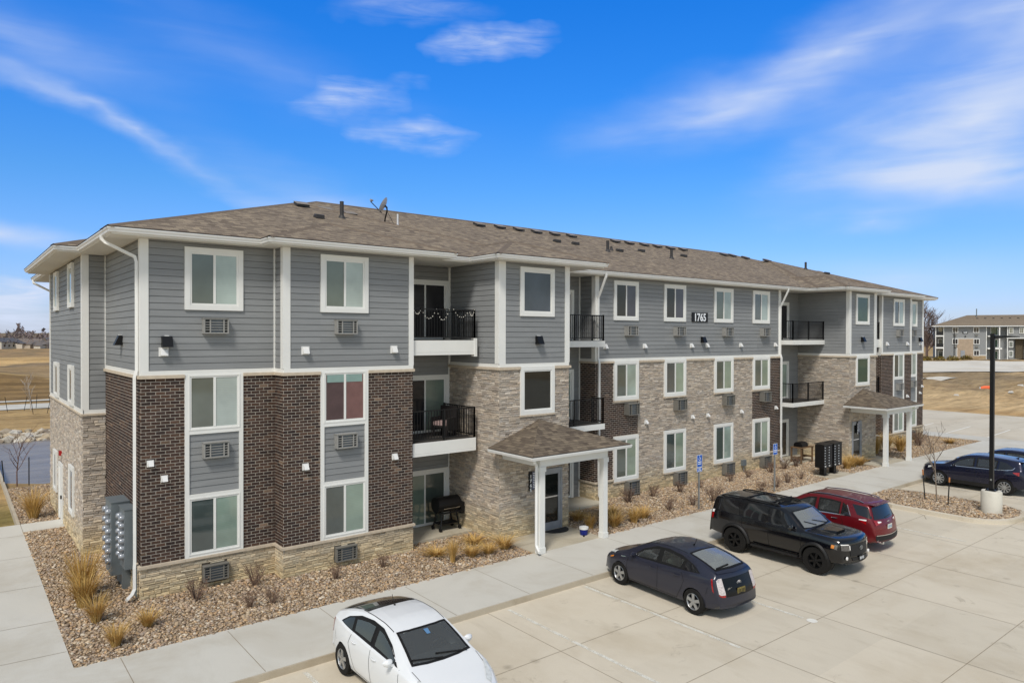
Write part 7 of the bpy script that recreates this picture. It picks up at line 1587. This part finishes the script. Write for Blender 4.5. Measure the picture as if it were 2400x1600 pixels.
# houses beyond the fields
rnd=random.Random(8)
HC=[(196,190,178),(176,172,166),(206,196,182),(160,150,142),(188,176,160)]; RC=[(92,92,98),(108,102,100),(120,110,104),(84,86,92)]
HM=[m_plain('house_wall_%d'%i,c,.8) for i,c in enumerate(HC)]; HR=[m_plain('house_roof_%d'%i,c,.9) for i,c in enumerate(RC)]
hs=[(262,-188.5),(270,-184),(268,-178),(276,-173.5),(285,-170),(300,-206),(305,-198.5),(318,-199),(325,-192.5),(330,-212),(345,-210),(360,-205),(352,-228),(375,-228),(395,-235),(405,-252)]
hs=sorted(hs,key=lambda q:q[1]/q[0])
for i,(dp,sx) in enumerate(hs):
    k_=1.36; dp*=k_; sx=sx*k_; p=at(dp,sx,0); p=far_pt(p.x,p.y); wc=rnd.choice(('cream','grey','tan')); T=thing('house',ORD[i] +' small gabled house from the left in the far settlement' if i<20 else 'house','house',p,'houses beyond the fields',rz=rnd.choice((-.65,-.6,.9,-.7)))
    T.scale=(1,1,.72); w,d,h=rnd.uniform(10,15),rnd.uniform(8,10),rnd.uniform(3.0,5.0); mb=MB(); mb.box(-w/2,w/2,-d/2,d/2,-1,h); mb.add([(-w/2,-d/2,h),(-w/2,d/2,h),(-w/2,0,h+d*.32)],[(0,1,2)]); mb.add([(w/2,-d/2,h),(w/2,d/2,h),(w/2,0,h+d*.32)],[(0,1,2)]); mb.build('wall',HM[i%5],T,world=False)
    mb=MB(); e=.5; hh=h+d*.32
    for s in (1,-1): mb.add([(-w/2-e,s*(d/2+e),h-.25),(w/2+e,s*(d/2+e),h-.25),(w/2+e,0,hh+.1),(-w/2-e,0,hh+.1)],[(0,1,2,3)])
    mb.build('roof',HR[(i*3)%4],T,world=False); mb=MB(); mb.box(w*.1,w*.42,-d/2-4,-d/2,-1,h*.75); mb.build('garage',HM[(i+2)%5],T,world=False)
    mb=MB(); mb.add([(w*.06,-d/2-4.4,h*.72),(w*.46,-d/2-4.4,h*.72),(w*.46,-d/2+2,h*.72+1.6),(w*.06,-d/2+2,h*.72+1.6)],[(0,1,2,3)]); mb.build('garage_roof',HR[(i*3)%4],T,world=False)
    for k in range(3):
        mb=MB(); x=-w*.4+k*w*.22; mb.box(x,x+1.3,-d/2-.06,-d/2,1.0,2.4); mb.build('window',MAT['g_charcoal'],T,world=False)
# bare woodland on the skyline: reads as one mass
def woodland():
    n=90000
    az=RNG.uniform(-12,118,n); d=RNG.uniform(430,760,n); top=5.6*(1+.30*np.sin(az*1.7)+.30*np.sin(az*4.3+1)+.28*np.sin(az*9.7)+.2*np.sin(az*23))+2.2*np.exp(-((az-86.5)/1.6)**2); zb=np.clip(top,2,18)*RNG.random(n)**.8
    x=EYE.x+d*np.cos(np.radians(az)); y=EYE.y+d*np.sin(np.radians(az)); z=terrain_z(x,y)+zb
    s=RNG.uniform(.25,.8,(n,1,1)); tri=RNG.normal(0,1,(n,3,3))*s*np.array([1,1,1.5]); V=(np.stack([x,y,z],1)[:,None]+tri).reshape(-1,3); F_=np.arange(3*n).reshape(-1,3)
    me=bpy.data.meshes.new('woodland'); me.from_pydata(V.tolist(),[],F_.tolist()); pal=np.array([lin(c) for c in ((122,108,108),(108,98,98),(134,118,112),(116,108,112),(128,116,106))]); c=pal[RNG.integers(0,5,n)]*RNG.uniform(.8,1.15,(n,1))
    ca=me.color_attributes.new('Col','FLOAT_COLOR','POINT'); ca.data.foreach_set('color',np.concatenate([np.repeat(c,3,0),np.ones((3*n,1))],1).ravel()); me.materials.append(MAT['twig']); o=bpy.data.objects.new('woodland',me); COL.objects.link(o); tag(o,'belt of bare brown-grey woodland along the horizon','woodland',kind='stuff')
woodland()
